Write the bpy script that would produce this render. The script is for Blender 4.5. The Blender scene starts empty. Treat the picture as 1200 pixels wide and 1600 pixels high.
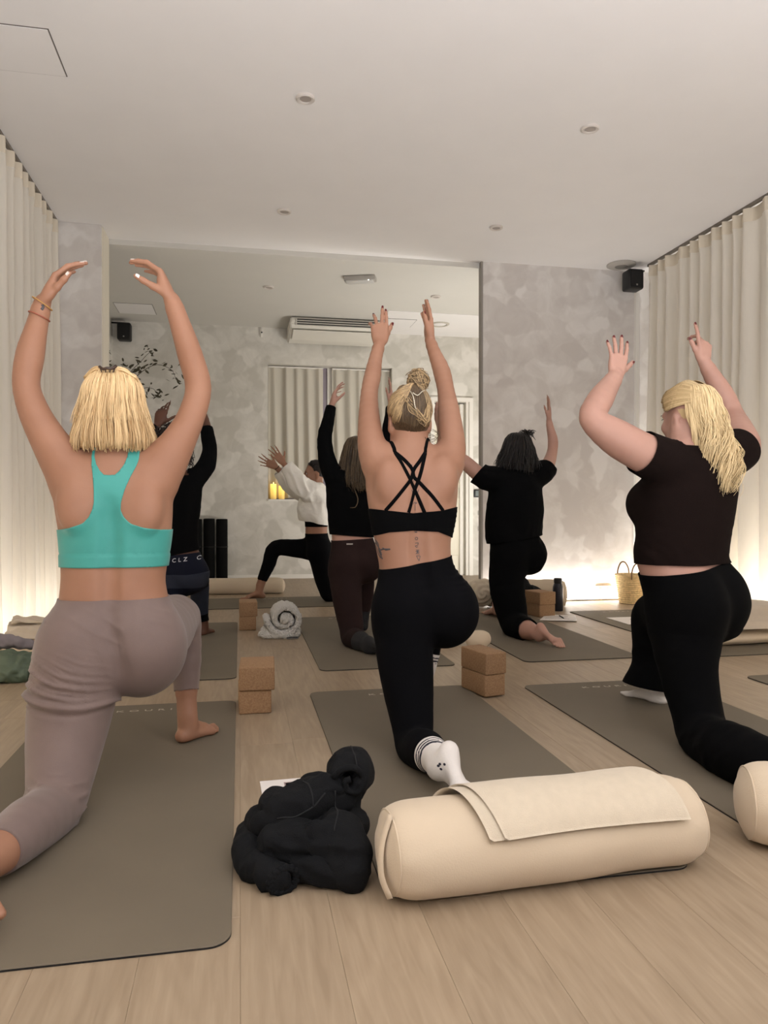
import bpy, bmesh, math, random
import numpy as np
from mathutils import Vector, Matrix
from mathutils.bvhtree import BVHTree

random.seed(7); RNG = np.random.default_rng(7)
SC = bpy.context.scene
COL = SC.collection

# ------------------------------------------------------------------ camera
F_PX = 1155.0
YAW = math.atan(225 / F_PX)
cam_d = bpy.data.cameras.new('camera'); cam = bpy.data.objects.new('camera', cam_d); COL.objects.link(cam)
cam_d.sensor_fit = 'VERTICAL'; cam_d.sensor_height = 36.0; cam_d.lens = F_PX / 1600 * 36.0
cam_d.clip_start = 0.05
cam.location = (0, 0, 0.86)
cam.rotation_euler = (math.radians(90) - math.atan(6 / F_PX * math.cos(YAW)), 0, -YAW)
SC.camera = cam

# ------------------------------------------------------------------ world, lamps, exposure
W = bpy.data.worlds.new('world'); SC.world = W; W.use_nodes = True
W.node_tree.nodes['Background'].inputs[0].default_value = (1.0, 0.96, 0.93, 1)
W.node_tree.nodes['Background'].inputs[1].default_value = 0.10
SC.view_settings.view_transform = 'Standard'; SC.view_settings.look = 'None'
SC.view_settings.exposure = 0.0; SC.view_settings.gamma = 1.0
SC.view_settings.use_curve_mapping = False

def area(name, loc, rot, sx, sy, power, col=(1, 0.86, 0.68)):
    l = bpy.data.lights.new(name, 'AREA'); l.shape = 'RECTANGLE'; l.size = sx; l.size_y = sy
    l.energy = power; l.color = col
    o = bpy.data.objects.new(name, l); COL.objects.link(o); o.location = loc; o.rotation_euler = [math.radians(a) for a in rot]
    return o
# light strips lying on the floor along the walls (behind the curtains, at the foot of the plaster wall)
area('strip_lamp_left_curtain', (-1.62, 3.6, 0.03), (180, 18, 0), 0.05, 5.0, 54, (1, 0.97, 0.92))
area('strip_lamp_right_curtain', (3.92, 3.6, 0.03), (180, -18, 0), 0.05, 5.0, 72, (1, 0.97, 0.92))
area('strip_lamp_plaster_wall', (2.95, 6.385, 0.03), (180, 0, 0), 1.5, 0.04, 16, (1, 0.98, 0.95))
area('strip_lamp_behind_partition', (3.0, 6.62, 0.03), (150, 0, 0), 1.5, 0.05, 62, (1, 0.98, 0.93))
# added fill lamps behind the camera, standing in for the studio's unseen lighting
area('fill_lamp_rear', (0.9, -2.2, 2.75), (62, 0, 0), 3.2, 1.2, 16, (1, 0.88, 0.76))
area('fill_uplight_rear', (0.9, -1.2, 0.35), (180, 0, 0), 3.6, 2.0, 370, (0.97, 0.985, 1.04))

# ------------------------------------------------------------------ mesh and tagging helpers
ORG = {}
def tag(o, label=None, cat=None, group=None, kind=None):
    if label: o['label'] = label
    if cat: o['category'] = cat
    if group: o['group'] = group
    if kind: o['kind'] = kind
    return o

def empty(name, loc, label=None, cat=None, group=None):
    o = bpy.data.objects.new(name, None); COL.objects.link(o); o.location = loc
    o.empty_display_size = 0.05
    ORG[o.name] = Vector(loc); return tag(o, label, cat, group)

def mk(name, V, F, mat=None, parent=None, smooth=True, origin=None, attr=None):
    V = np.asarray(V, dtype=np.float64).reshape(-1, 3)
    if parent is not None: org = ORG[parent.name]
    elif origin is not None: org = Vector(origin)
    else:
        mn, mx = V.min(0), V.max(0); org = Vector(((mn[0] + mx[0]) / 2, (mn[1] + mx[1]) / 2, mn[2]))
    Vl = (V - np.array(org)).astype(np.float32)
    me = bpy.data.meshes.new(name)
    if isinstance(F, np.ndarray):
        n, s = F.shape
        me.vertices.add(len(Vl)); me.vertices.foreach_set('co', Vl.ravel())
        me.loops.add(n * s); me.loops.foreach_set('vertex_index', F.astype(np.int32).ravel())
        me.polygons.add(n); me.polygons.foreach_set('loop_start', (np.arange(n) * s).astype(np.int32))
        me.update(calc_edges=True)
    else:
        me.from_pydata(Vl.tolist(), [], [list(f) for f in F]); me.update()
    if smooth: me.polygons.foreach_set('use_smooth', np.ones(len(me.polygons), dtype=bool))
    if attr:
        for k, a in attr.items():
            at = me.attributes.new(k, 'FLOAT', 'POINT'); at.data.foreach_set('value', np.asarray(a, dtype=np.float32))
    if mat: me.materials.append(mat)
    o = bpy.data.objects.new(name, me); COL.objects.link(o)
    ORG[o.name] = org
    if parent is not None: o.parent = parent
    else: o.location = org
    return o

def bm_mk(name, bm, mat, parent=None, smooth=False, origin=None, auto=None):
    bmesh.ops.recalc_face_normals(bm, faces=bm.faces[:])
    V = np.array([v.co[:] for v in bm.verts]); bm.verts.index_update()
    F = [[v.index for v in f.verts] for f in bm.faces]; bm.free()
    o = mk(name, V, F, mat, parent, smooth, origin)
    if auto:
        o.data.set_sharp_from_angle(angle=math.radians(auto))
    return o

def bbox(bm, lo, hi, bev=0.0, seg=1, M=None):
    r = bmesh.ops.create_cube(bm, size=1.0)
    lo, hi = Vector(lo), Vector(hi)
    for v in r['verts']:
        v.co = Vector((lo[i] + (v.co[i] + 0.5) * (hi[i] - lo[i]) for i in range(3)))
    if bev:
        es = list({e for v in r['verts'] for e in v.link_edges})
        rr = bmesh.ops.bevel(bm, geom=es, offset=bev, segments=seg, profile=0.5, affect='EDGES')
        vs = list({v for f in rr['faces'] for v in f.verts} | {v for v in r['verts'] if v.is_valid})
    else: vs = r['verts']
    if M is not None:
        for v in vs: v.co = M @ v.co
    return vs

def box(name, lo, hi, mat, parent=None, bev=0.0, seg=1, M=None, origin=None, smooth=None):
    bm = bmesh.new(); bbox(bm, lo, hi, bev, seg, M)
    return bm_mk(name, bm, mat, parent, smooth=bool(bev) if smooth is None else smooth, origin=origin, auto=35 if bev else None)

def lathe_vf(prof, n=28, c=(0, 0, 0), axis=None):
    """prof: (radius, height) pairs; returns verts, faces around z (or axis matrix)"""
    V, F = [], []
    for r, h in prof:
        for i in range(n):
            a = 2 * math.pi * i / n; V.append((r * math.cos(a), r * math.sin(a), h))
    m = len(prof)
    for j in range(m - 1):
        for i in range(n):
            F.append((j * n + i, j * n + (i + 1) % n, (j + 1) * n + (i + 1) % n, (j + 1) * n + i))
    F.append(tuple(range(n - 1, -1, -1))); F.append(tuple((m - 1) * n + i for i in range(n)))
    V = np.array(V)
    if axis is not None: V = V @ np.array(axis.to_3x3()).T
    return V + np.array(c), F

def lathe(name, prof, mat, parent=None, n=28, c=(0, 0, 0), axis=None, smooth=True):
    V, F = lathe_vf(prof, n, c, axis)
    o = mk(name, V, F, mat, parent, smooth)
    o.data.set_sharp_from_angle(angle=math.radians(40)); return o

def frames(P):
    P = np.asarray(P, float); T = np.gradient(P, axis=0); T /= np.linalg.norm(T, axis=1)[:, None] + 1e-12
    up = np.array([0, 0, 1.0]) if abs(T[0][2]) < 0.9 else np.array([1.0, 0, 0])
    N = np.zeros_like(P); n = up - T[0] * (up @ T[0]); n /= np.linalg.norm(n)
    for i in range(len(P)):
        n = n - T[i] * (n @ T[i]); n /= np.linalg.norm(n) + 1e-12; N[i] = n
    return T, N, np.cross(T, N)

def tube_vf(P, R, sides=8, flat=1.0, N0=None, cap=True):
    P = np.asarray(P, float); R = np.broadcast_to(np.asarray(R, float), (len(P),))
    T, N, B = frames(P)
    if N0 is not None:
        N = np.asarray(N0, float); N = N - T * (N * T).sum(1)[:, None]; N /= np.linalg.norm(N, axis=1)[:, None]; B = np.cross(T, N)
    a = np.linspace(0, 2 * np.pi, sides, endpoint=False)
    V = P[:, None] + (N[:, None] * np.cos(a)[None, :, None] * flat + B[:, None] * np.sin(a)[None, :, None]) * R[:, None, None]
    n = len(P); i = np.arange(n - 1)[:, None] * sides; j = np.arange(sides)[None]; j2 = (j + 1) % sides
    F = np.stack([i + j, i + j2, i + sides + j2, i + sides + j], -1).reshape(-1, 4)
    V = V.reshape(-1, 3); F = F.tolist()
    if cap: F += [list(range(sides))[::-1], [(n - 1) * sides + q for q in range(sides)]]
    return V, F

def tube(name, P, R, mat, parent=None, sides=8, flat=1.0, N0=None):
    V, F = tube_vf(P, R, sides, flat, N0); return mk(name, V, F, mat, parent)

def join_vf(parts):
    V, F, o = [], [], 0
    for v, f in parts:
        V.append(np.asarray(v)); F += [[q + o for q in x] for x in f]; o += len(v)
    return np.concatenate(V), F

def smooth_path(P, n=24):
    P = np.asarray(P, float)
    s = np.r_[0, np.cumsum(np.linalg.norm(np.diff(P, axis=0), axis=1))]
    Q = np.concatenate([[2 * P[0] - P[1]], P, [2 * P[-1] - P[-2]]])
    out = []
    for t in np.linspace(0, s[-1], n):
        i = min(np.searchsorted(s, t, side='right') - 1, len(P) - 2); u = (t - s[i]) / max(s[i + 1] - s[i], 1e-9)
        p0, p1, p2, p3 = Q[i], Q[i + 1], Q[i + 2], Q[i + 3]
        out.append(0.5 * (2 * p1 + (p2 - p0) * u + (2 * p0 - 5 * p1 + 4 * p2 - p3) * u * u + (3 * p1 - p0 - 3 * p2 + p3) * u ** 3))
    return np.array(out)

def vnoise(P, seed=0):
    P = np.asarray(P, np.float32); I = np.floor(P).astype(np.int64); f = P - I; f = f * f * (3 - 2 * f)
    def h(i, j, k):
        n = (i * 374761393 + j * 668265263 + k * 2147483647 + seed * 974634777) & 0x7fffffff
        n = ((n ^ (n >> 13)) * 1274126177) & 0x7fffffff
        return ((n ^ (n >> 16)) & 0xffff) / 65535.0
    x, y, z = I.T; r = 0
    for a in (0, 1):
        for b in (0, 1):
            for c in (0, 1):
                w = (f[:, 0] if a else 1 - f[:, 0]) * (f[:, 1] if b else 1 - f[:, 1]) * (f[:, 2] if c else 1 - f[:, 2])
                r = r + w * h(x + a, y + b, z + c)
    return r * 2 - 1

# ------------------------------------------------------------------ materials
MATS = {}
def srgb(r, g, b):
    f = lambda c: (c / 255 / 12.92) if c / 255 <= 0.04045 else ((c / 255 + 0.055) / 1.055) ** 2.4
    return (f(r), f(g), f(b), 1)

def mat(name, col, rough=0.6, var=0.0, vscale=8.0, bump=0.0, bscale=60.0, stretch=(1, 1, 1), col2=None, spec=0.5, metal=0.0,
        sheen=0.0, sss=0.0, emit=0.0, detail=4.0, obj_rand=0.0, coord='Object', bdist=0.01):
    if name in MATS: return MATS[name]
    m = bpy.data.materials.new(name); m.use_nodes = True; nt = m.node_tree; b = nt.nodes['Principled BSDF']
    b.inputs['Roughness'].default_value = rough; b.inputs['Specular IOR Level'].default_value = spec
    b.inputs['Metallic'].default_value = metal
    if sheen: b.inputs['Sheen Weight'].default_value = sheen; b.inputs['Sheen Roughness'].default_value = 0.5
    if sss:
        b.inputs['Subsurface Weight'].default_value = sss; b.inputs['Subsurface Radius'].default_value = (0.012, 0.005, 0.003)
        b.inputs['Subsurface Scale'].default_value = 1.0
    if emit:
        b.inputs['Emission Color'].default_value = col; b.inputs['Emission Strength'].default_value = emit
    tc = nt.nodes.new('ShaderNodeTexCoord'); mp = nt.nodes.new('ShaderNodeMapping'); mp.inputs['Scale'].default_value = stretch
    nt.links.new(tc.outputs[coord], mp.inputs[0])
    if var or col2:
        n = nt.nodes.new('ShaderNodeTexNoise'); n.inputs['Scale'].default_value = vscale; n.inputs['Detail'].default_value = detail
        nt.links.new(mp.outputs[0], n.inputs['Vector'])
        c2 = col2 or tuple(min(1, c * (1 + var)) for c in col[:3]) + (1,)
        c1 = col if col2 else tuple(c * (1 - var) for c in col[:3]) + (1,)
        r = nt.nodes.new('ShaderNodeValToRGB'); r.color_ramp.elements[0].position = 0.32; r.color_ramp.elements[1].position = 0.68
        r.color_ramp.elements[0].color = c1; r.color_ramp.elements[1].color = c2
        nt.links.new(n.outputs[0], r.inputs[0]); out = r.outputs[0]
    else:
        rg = nt.nodes.new('ShaderNodeRGB'); rg.outputs[0].default_value = col; out = rg.outputs[0]
    if obj_rand:
        oi = nt.nodes.new('ShaderNodeObjectInfo'); mr = nt.nodes.new('ShaderNodeMapRange')
        mr.inputs['To Min'].default_value = 1 - obj_rand; mr.inputs['To Max'].default_value = 1 + obj_rand
        nt.links.new(oi.outputs['Random'], mr.inputs['Value'])
        hs = nt.nodes.new('ShaderNodeHueSaturation'); nt.links.new(out, hs.inputs['Color']); nt.links.new(mr.outputs[0], hs.inputs['Value']); out = hs.outputs[0]
    nt.links.new(out, b.inputs['Base Color'])
    if bump:
        n2 = nt.nodes.new('ShaderNodeTexNoise'); n2.inputs['Scale'].default_value = bscale; n2.inputs['Detail'].default_value = 3
        nt.links.new(mp.outputs[0], n2.inputs['Vector'])
        bp = nt.nodes.new('ShaderNodeBump'); bp.inputs['Strength'].default_value = bump; bp.inputs['Distance'].default_value = bdist
        nt.links.new(n2.outputs[0], bp.inputs['Height']); nt.links.new(bp.outputs[0], b.inputs['Normal'])
    MATS[name] = m; return m

def wood_mat():
    m = bpy.data.materials.new('oak_plank'); m.use_nodes = True; nt = m.node_tree; b = nt.nodes['Principled BSDF']; L = nt.links.new
    g = nt.nodes.new('ShaderNodeNewGeometry'); oi = nt.nodes.new('ShaderNodeObjectInfo')
    cb = nt.nodes.new('ShaderNodeCombineXYZ'); mu = nt.nodes.new('ShaderNodeMath'); mu.operation = 'MULTIPLY'; mu.inputs[1].default_value = 37.0
    L(oi.outputs['Random'], mu.inputs[0]); L(mu.outputs[0], cb.inputs[0]); L(mu.outputs[0], cb.inputs[2])
    ad = nt.nodes.new('ShaderNodeVectorMath'); L(g.outputs['Position'], ad.inputs[0]); L(cb.outputs[0], ad.inputs[1])
    mp = nt.nodes.new('ShaderNodeMapping'); mp.inputs['Scale'].default_value = (1, 0.09, 1); L(ad.outputs[0], mp.inputs[0])
    n1 = nt.nodes.new('ShaderNodeTexNoise'); n1.inputs['Scale'].default_value = 55; n1.inputs['Detail'].default_value = 5; n1.inputs['Distortion'].default_value = 0.6; L(mp.outputs[0], n1.inputs['Vector'])
    mp2 = nt.nodes.new('ShaderNodeMapping'); mp2.inputs['Scale'].default_value = (1, 0.16, 1); L(ad.outputs[0], mp2.inputs[0])
    n2 = nt.nodes.new('ShaderNodeTexNoise'); n2.inputs['Scale'].default_value = 5.5; n2.inputs['Detail'].default_value = 2; n2.inputs['Distortion'].default_value = 0.4; L(mp2.outputs[0], n2.inputs['Vector'])
    wv = nt.nodes.new('ShaderNodeMath'); wv.operation = 'MULTIPLY'; wv.inputs[1].default_value = 60; L(n2.outputs[0], wv.inputs[0])
    sn = nt.nodes.new('ShaderNodeMath'); sn.operation = 'SINE'; L(wv.outputs[0], sn.inputs[0])
    m1 = nt.nodes.new('ShaderNodeMath'); m1.operation = 'MULTIPLY_ADD'; m1.inputs[1].default_value = 0.055; L(sn.outputs[0], m1.inputs[0]); L(n1.outputs[0], m1.inputs[2])
    r = nt.nodes.new('ShaderNodeValToRGB'); e = r.color_ramp.elements
    e[0].position = 0.28; e[0].color = srgb(149, 130, 107); e[1].position = 0.72; e[1].color = srgb(166, 147, 123)
    L(m1.outputs[0], r.inputs[0])
    mr = nt.nodes.new('ShaderNodeMapRange'); mr.inputs['To Min'].default_value = 0.94; mr.inputs['To Max'].default_value = 1.06; L(oi.outputs['Random'], mr.inputs['Value'])
    hs = nt.nodes.new('ShaderNodeHueSaturation'); L(r.outputs[0], hs.inputs['Color']); L(mr.outputs[0], hs.inputs['Value']); L(hs.outputs[0], b.inputs['Base Color'])
    b.inputs['Roughness'].default_value = 0.42; b.inputs['Specular IOR Level'].default_value = 0.4
    bp = nt.nodes.new('ShaderNodeBump'); bp.inputs['Strength'].default_value = 0.12; bp.inputs['Distance'].default_value = 0.004; L(m1.outputs[0], bp.inputs['Height']); L(bp.outputs[0], b.inputs['Normal'])
    return m

def plaster_mat(name, ca, cb_, cc):
    m = bpy.data.materials.new(name); m.use_nodes = True; nt = m.node_tree; b = nt.nodes['Principled BSDF']; L = nt.links.new
    g = nt.nodes.new('ShaderNodeNewGeometry')
    n0 = nt.nodes.new('ShaderNodeTexNoise'); n0.inputs['Scale'].default_value = 2.2; n0.inputs['Detail'].default_value = 3; L(g.outputs['Position'], n0.inputs['Vector'])
    vm = nt.nodes.new('ShaderNodeVectorMath'); vm.operation = 'MULTIPLY_ADD'; vm.inputs[1].default_value = (0.55, 0.55, 0.55); L(n0.outputs['Color'], vm.inputs[0]); L(g.outputs['Position'], vm.inputs[2])
    v = nt.nodes.new('ShaderNodeTexVoronoi'); v.feature = 'SMOOTH_F1'; v.inputs['Scale'].default_value = 5.2; v.inputs['Smoothness'].default_value = 0.30; L(vm.outputs[0], v.inputs['Vector'])
    n1 = nt.nodes.new('ShaderNodeTexNoise'); n1.inputs['Scale'].default_value = 4.5; n1.inputs['Detail'].default_value = 7; n1.inputs['Roughness'].default_value = 0.62; n1.inputs['Distortion'].default_value = 0.9; L(g.outputs['Position'], n1.inputs['Vector'])
    mx = nt.nodes.new('ShaderNodeMix'); mx.data_type = 'RGBA'; mx.inputs['Factor'].default_value = 0.58; L(v.outputs['Color'], mx.inputs['A']); L(n1.outputs[0], mx.inputs['B'])
    bw = nt.nodes.new('ShaderNodeRGBToBW'); L(mx.outputs['Result'], bw.inputs[0])
    r = nt.nodes.new('ShaderNodeValToRGB'); e = r.color_ramp.elements; e[0].position = 0.36; e[0].color = ca; e[1].position = 0.66; e[1].color = cc
    k = e.new(0.5); k.color = cb_; L(bw.outputs[0], r.inputs[0]); L(r.outputs[0], b.inputs['Base Color'])
    b.inputs['Roughness'].default_value = 0.62; b.inputs['Specular IOR Level'].default_value = 0.3
    bp = nt.nodes.new('ShaderNodeBump'); bp.inputs['Strength'].default_value = 0.15; bp.inputs['Distance'].default_value = 0.01; L(bw.outputs[0], bp.inputs['Height']); L(bp.outputs[0], b.inputs['Normal'])
    return m

def curtain_mat(name, col, transl=0.45):
    m = bpy.data.materials.new(name); m.use_nodes = True; nt = m.node_tree; L = nt.links.new
    b = nt.nodes['Principled BSDF']; b.inputs['Roughness'].default_value = 0.85; b.inputs['Specular IOR Level'].default_value = 0.1
    tc = nt.nodes.new('ShaderNodeTexCoord'); mp = nt.nodes.new('ShaderNodeMapping'); mp.inputs['Scale'].default_value = (1, 1, 0.12); L(tc.outputs['Object'], mp.inputs[0])
    n = nt.nodes.new('ShaderNodeTexNoise'); n.inputs['Scale'].default_value = 90; n.inputs['Detail'].default_value = 3; L(mp.outputs[0], n.inputs['Vector'])
    r = nt.nodes.new('ShaderNodeValToRGB'); r.color_ramp.elements[0].color = tuple(c * 0.93 for c in col[:3]) + (1,); r.color_ramp.elements[1].color = col
    L(n.outputs[0], r.inputs[0]); L(r.outputs[0], b.inputs['Base Color'])
    t = nt.nodes.new('ShaderNodeBsdfTranslucent'); t.inputs[0].default_value = col
    mx = nt.nodes.new('ShaderNodeMixShader'); mx.inputs[0].default_value = transl; L(b.outputs[0], mx.inputs[1]); L(t.outputs[0], mx.inputs[2])
    L(mx.outputs[0], nt.nodes['Material Output'].inputs[0]); return m

M_WOOD = wood_mat()
M_PLASTER = plaster_mat('plaster', srgb(211, 205, 200), srgb(220, 215, 210), srgb(233, 229, 225))
M_PLASTER2 = plaster_mat('plaster_warm', srgb(201, 197, 187), srgb(213, 209, 200), srgb(228, 224, 216))
M_CEIL = mat('ceiling_paint', srgb(240, 237, 235), 0.85, 0.01, 3, spec=0.2)
M_WHITE = mat('white_paint', srgb(236, 232, 224), 0.6)
M_CURT = curtain_mat('linen_sheer', srgb(240, 234, 223), 0.30)
M_CURT2 = curtain_mat('linen_sheer_window', srgb(230, 224, 210), 0.25)
M_MAT = mat('mat_rubber', srgb(108, 98, 82), 0.72, 0.07, 2.2, 0.05, 400, detail=6)
M_MATEDGE = mat('mat_edge_black', srgb(22, 20, 19), 0.8)
M_CORK = mat('cork', srgb(143, 109, 78), 0.85, bump=0.2, bscale=220, vscale=170, col2=srgb(166, 132, 98), bdist=0.003, obj_rand=0.06)
M_CREAM = mat('cream_cotton', srgb(206, 188, 163), 0.85, 0.02, 6, 0.10, 300, sheen=0.15)
M_CREAM2 = mat('cream_blanket', srgb(208, 194, 172), 0.9, 0.03, 40, 0.25, 420, sheen=0.2)
M_GREYBED = mat('greige_blanket', srgb(190, 176, 158), 0.9, 0.03, 30, 0.2, 300, sheen=0.2)
M_TOWEL = mat('terry_towel', srgb(240, 235, 226), 0.95, 0.05, 60, 1.0, 170, sheen=0.4, bdist=0.02)
M_HOODIE = mat('black_fleece', srgb(17, 18, 20), 0.92, 0.10, 10, 0.3, 350, spec=0.2)
M_BLACKPL = mat('black_plastic', srgb(16, 16, 17), 0.5)
M_BLACKF = mat('black_foam', srgb(9, 9, 9), 0.9, 0.1, 6, spec=.2)
M_GREY = mat('grey_plastic', srgb(176, 171, 164), 0.5)
M_DARK = mat('dark_slot', srgb(24, 23, 22), 0.7)
M_PAPER = mat('white_paper', srgb(235, 228, 222), 0.7)
M_STEEL = mat('steel', srgb(170, 168, 165), 0.35, metal=0.8)
M_STRAW = mat('straw', srgb(212, 184, 134), 0.8, 0.18, 60, 0.4, 90)
M_GREEN = mat('green_nylon', srgb(84, 98, 80), 0.55, 0.12, 9, 0.2, 30)
M_PURPLE = mat('mauve_cotton', srgb(128, 120, 124), 0.8, 0.1, 12)

# ------------------------------------------------------------------ room shell
CEIL = 3.10
def struct(name, lo, hi, m, parent=None, bev=0):
    o = box(name, lo, hi, m, parent, bev); o['kind'] = 'structure'; return o
fl = struct('floor', (-1.95, -3.2, -0.10), (4.25, 9.3, -0.012), mat('subfloor', srgb(142, 120, 98), 0.9))
# individual planks
pm = None; PW, PL = 0.19, 1.8
k = 0
for i in range(-10, 22):
    x0 = i * PW; off = random.uniform(0, PL)
    if i == 4: off = 1.275 % PL
    y = -1.0 + off - PL
    while y < 9.2:
        a, b_ = max(y, -1.0), min(y + PL, 9.2)
        if b_ - a > 0.02:
            if pm is None:
                bm = bmesh.new(); bbox(bm, (0, 0, -0.012), (1, 1, 0.0))
                top = [f for f in bm.faces if f.normal.z > 0.9 or all(v.co.z > -0.001 for v in f.verts)]
                pm = bpy.data.meshes.new('plank')
                # bevelled top edge: inset ring slightly lower
                V = [(0, 0, -.012), (1, 0, -.012), (1, 1, -.012), (0, 1, -.012), (0, 0, -.0006), (1, 0, -.0006), (1, 1, -.0006), (0, 1, -.0006),
                     (.004, .0005, 0), (.996, .0005, 0), (.996, .9995, 0), (.004, .9995, 0)]
                Fq = [(0, 1, 5, 4), (1, 2, 6, 5), (2, 3, 7, 6), (3, 0, 4, 7), (4, 5, 9, 8), (5, 6, 10, 9), (6, 7, 11, 10), (7, 4, 8, 11), (8, 9, 10, 11), (3, 2, 1, 0)]
                pm.from_pydata(V, [], Fq); pm.materials.append(M_WOOD); bm.free()
            o = bpy.data.objects.new('plank', pm); COL.objects.link(o); o.parent = fl
            loc = Vector((x0, a, 0)) - ORG[fl.name]; o.location = loc; o.scale = (PW - 0.0003, b_ - a - 0.0005, 1)
        y += PL
struct('ceiling', (-1.95, -3.2, CEIL), (4.25, 6.48, CEIL + 0.12), M_CEIL)
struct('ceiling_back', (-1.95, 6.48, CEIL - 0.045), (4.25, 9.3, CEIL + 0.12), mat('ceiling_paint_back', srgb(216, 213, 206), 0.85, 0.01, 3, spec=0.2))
struct('ceiling_lit_strip', (1.62, 8.05, CEIL - 0.052), (3.9, 9.1, CEIL - 0.046), M_CEIL)  # white panel added: brighter light near the far wall put into its colour
struct('wall_left', (-1.95, -3.2, 0), (-1.78, 6.2, CEIL), M_PLASTER)
struct('wall_right', (4.05, -3.2, 0), (4.25, 9.3, CEIL), M_PLASTER)
struct('wall_left_pillar', (-1.95, 6.17, 0), (-1.075, 6.48, CEIL), M_PLASTER)
struct('wall_left_back', (-1.95, 6.48, 0), (-1.46, 9.3, CEIL - 0.04), M_PLASTER2)
struct('wall_right_partition', (2.165, 6.43, 0), (4.06, 6.49, CEIL), M_PLASTER)
struct('trim_2', (2.150, 6.425, 0), (2.168, 6.495, CEIL), mat('grey_trim', srgb(150, 144, 136), 0.5))
struct('trim_3', (3.665, 6.395, 0), (3.70, 6.43, CEIL - 0.10), M_WHITE)
struct('trim_4', (-1.076, 6.20, 0), (-1.066, 6.478, CEIL - 0.005), mat('cream_trim', srgb(222, 214, 198), 0.6))
# far wall with a window recess and a doorway
WX0, WX1, WZ0, WZ1 = 0.335, 1.875, 0.97, 2.62
DX0, DX1, DZ1 = 2.42, 2.88, 2.22
def wall_holes(name, xs, zs, holes, y0, y1, m):
    bm = bmesh.new()
    for i in range(len(xs) - 1):
        for j in range(len(zs) - 1):
            if (i, j) in holes: continue
            bbox(bm, (xs[i], y0, zs[j]), (xs[i + 1], y1, zs[j + 1]))
    bmesh.ops.remove_doubles(bm, verts=bm.verts[:], dist=1e-5)
    seen = {}
    for f in bm.faces[:]:
        key = tuple(sorted(v.index for v in f.verts)); seen.setdefault(key, []).append(f)
    bm.verts.index_update(); dele = []
    seen = {}
    for f in bm.faces[:]:
        seen.setdefault(tuple(sorted(v.index for v in f.verts)), []).append(f)
    for fs in seen.values():
        if len(fs) > 1: dele += fs
    bmesh.ops.delete(bm, geom=dele, context='FACES')
    o = bm_mk(name, bm, m); o['kind'] = 'structure'; return o
wall_holes('wall_back', [-1.95, WX0, WX1, DX0, DX1, 4.25], [0, WZ0, DZ1, WZ1, CEIL - 0.04], {(1, 1), (1, 2), (3, 0), (3, 1)}, 9.1, 9.3, M_PLASTER2)
struct('baseboard_back', (-1.45, 9.085, 0), (2.39, 9.1, 0.05), M_WHITE)
wn = struct('window_1', (WX0, 9.285, WZ0), (WX1, 9.31, WZ1), mat('dusk_glass', srgb(150, 140, 150), 0.25))
for (a, b_) in ((WX0, WX0 + .05), (WX1 - .05, WX1), ((WX0 + WX1) / 2 - .025, (WX0 + WX1) / 2 + .025)):
    box('window_frame', (a, 9.262, WZ0), (b_, 9.286, WZ1), M_WHITE, wn)
struct('trim_5', (WX0 - 0.0, 9.075, WZ0 - 0.025), (WX1 + 0.0, 9.265, WZ0), M_WHITE)
# door with its mouldings
dr = struct('door_1', (DX0 + .02, 9.20, 0.005), (DX1 - .02, 9.24, DZ1 - .02), mat('cream_door', srgb(236, 230, 212), 0.5))
box('door_panel', (DX0 + .07, 9.188, 0.25), (DX1 - .07, 9.20, 1.0), MATS['cream_door'], dr, 0.008, 2)
box('door_panel', (DX0 + .07, 9.188, 1.12), (DX1 - .07, 9.20, 2.08), MATS['cream_door'], dr, 0.008, 2)
tube('door_handle', [(DX0 + .08, 9.20, 1.02), (DX0 + .08, 9.15, 1.02), (DX0 + .18, 9.15, 1.02)], 0.008, M_STEEL, dr)
tr = struct('trim_6', (DX0 - .05, 9.07, 0), (DX0, 9.1, DZ1 + .05), M_WHITE)
struct('trim_7', (DX1, 9.07, 0), (DX1 + .05, 9.1, DZ1 + .05), M_WHITE)
struct('trim_8', (DX0, 9.07, DZ1), (DX1, 9.1, DZ1 + .05), M_WHITE)
struct('trim_9', (DX1 - .035, 9.1, 0), (DX1, 9.2, DZ1), M_WHITE)
struct('ceiling_lit_strip0', (DX1 - .10, 9.15, 0), (DX1 - .06, 9.19, DZ1 - .02), M_WHITE)
# glowing light strip at the foot of the plaster wall
g = empty('light_strip', (2.95, 6.40, 0.0), 'glowing white light strip on the floor along the right plaster wall', 'light strip')
box('channel', (2.18, 6.39, 0.001), (3.66, 6.425, 0.012), M_GREY, g)
box('diffuser', (2.18, 6.395, 0.012), (3.66, 6.42, 0.02), mat('strip_glow', (1, 0.93, 0.80, 1), 0.5, emit=5.0), g, 0.003, 2)

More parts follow.
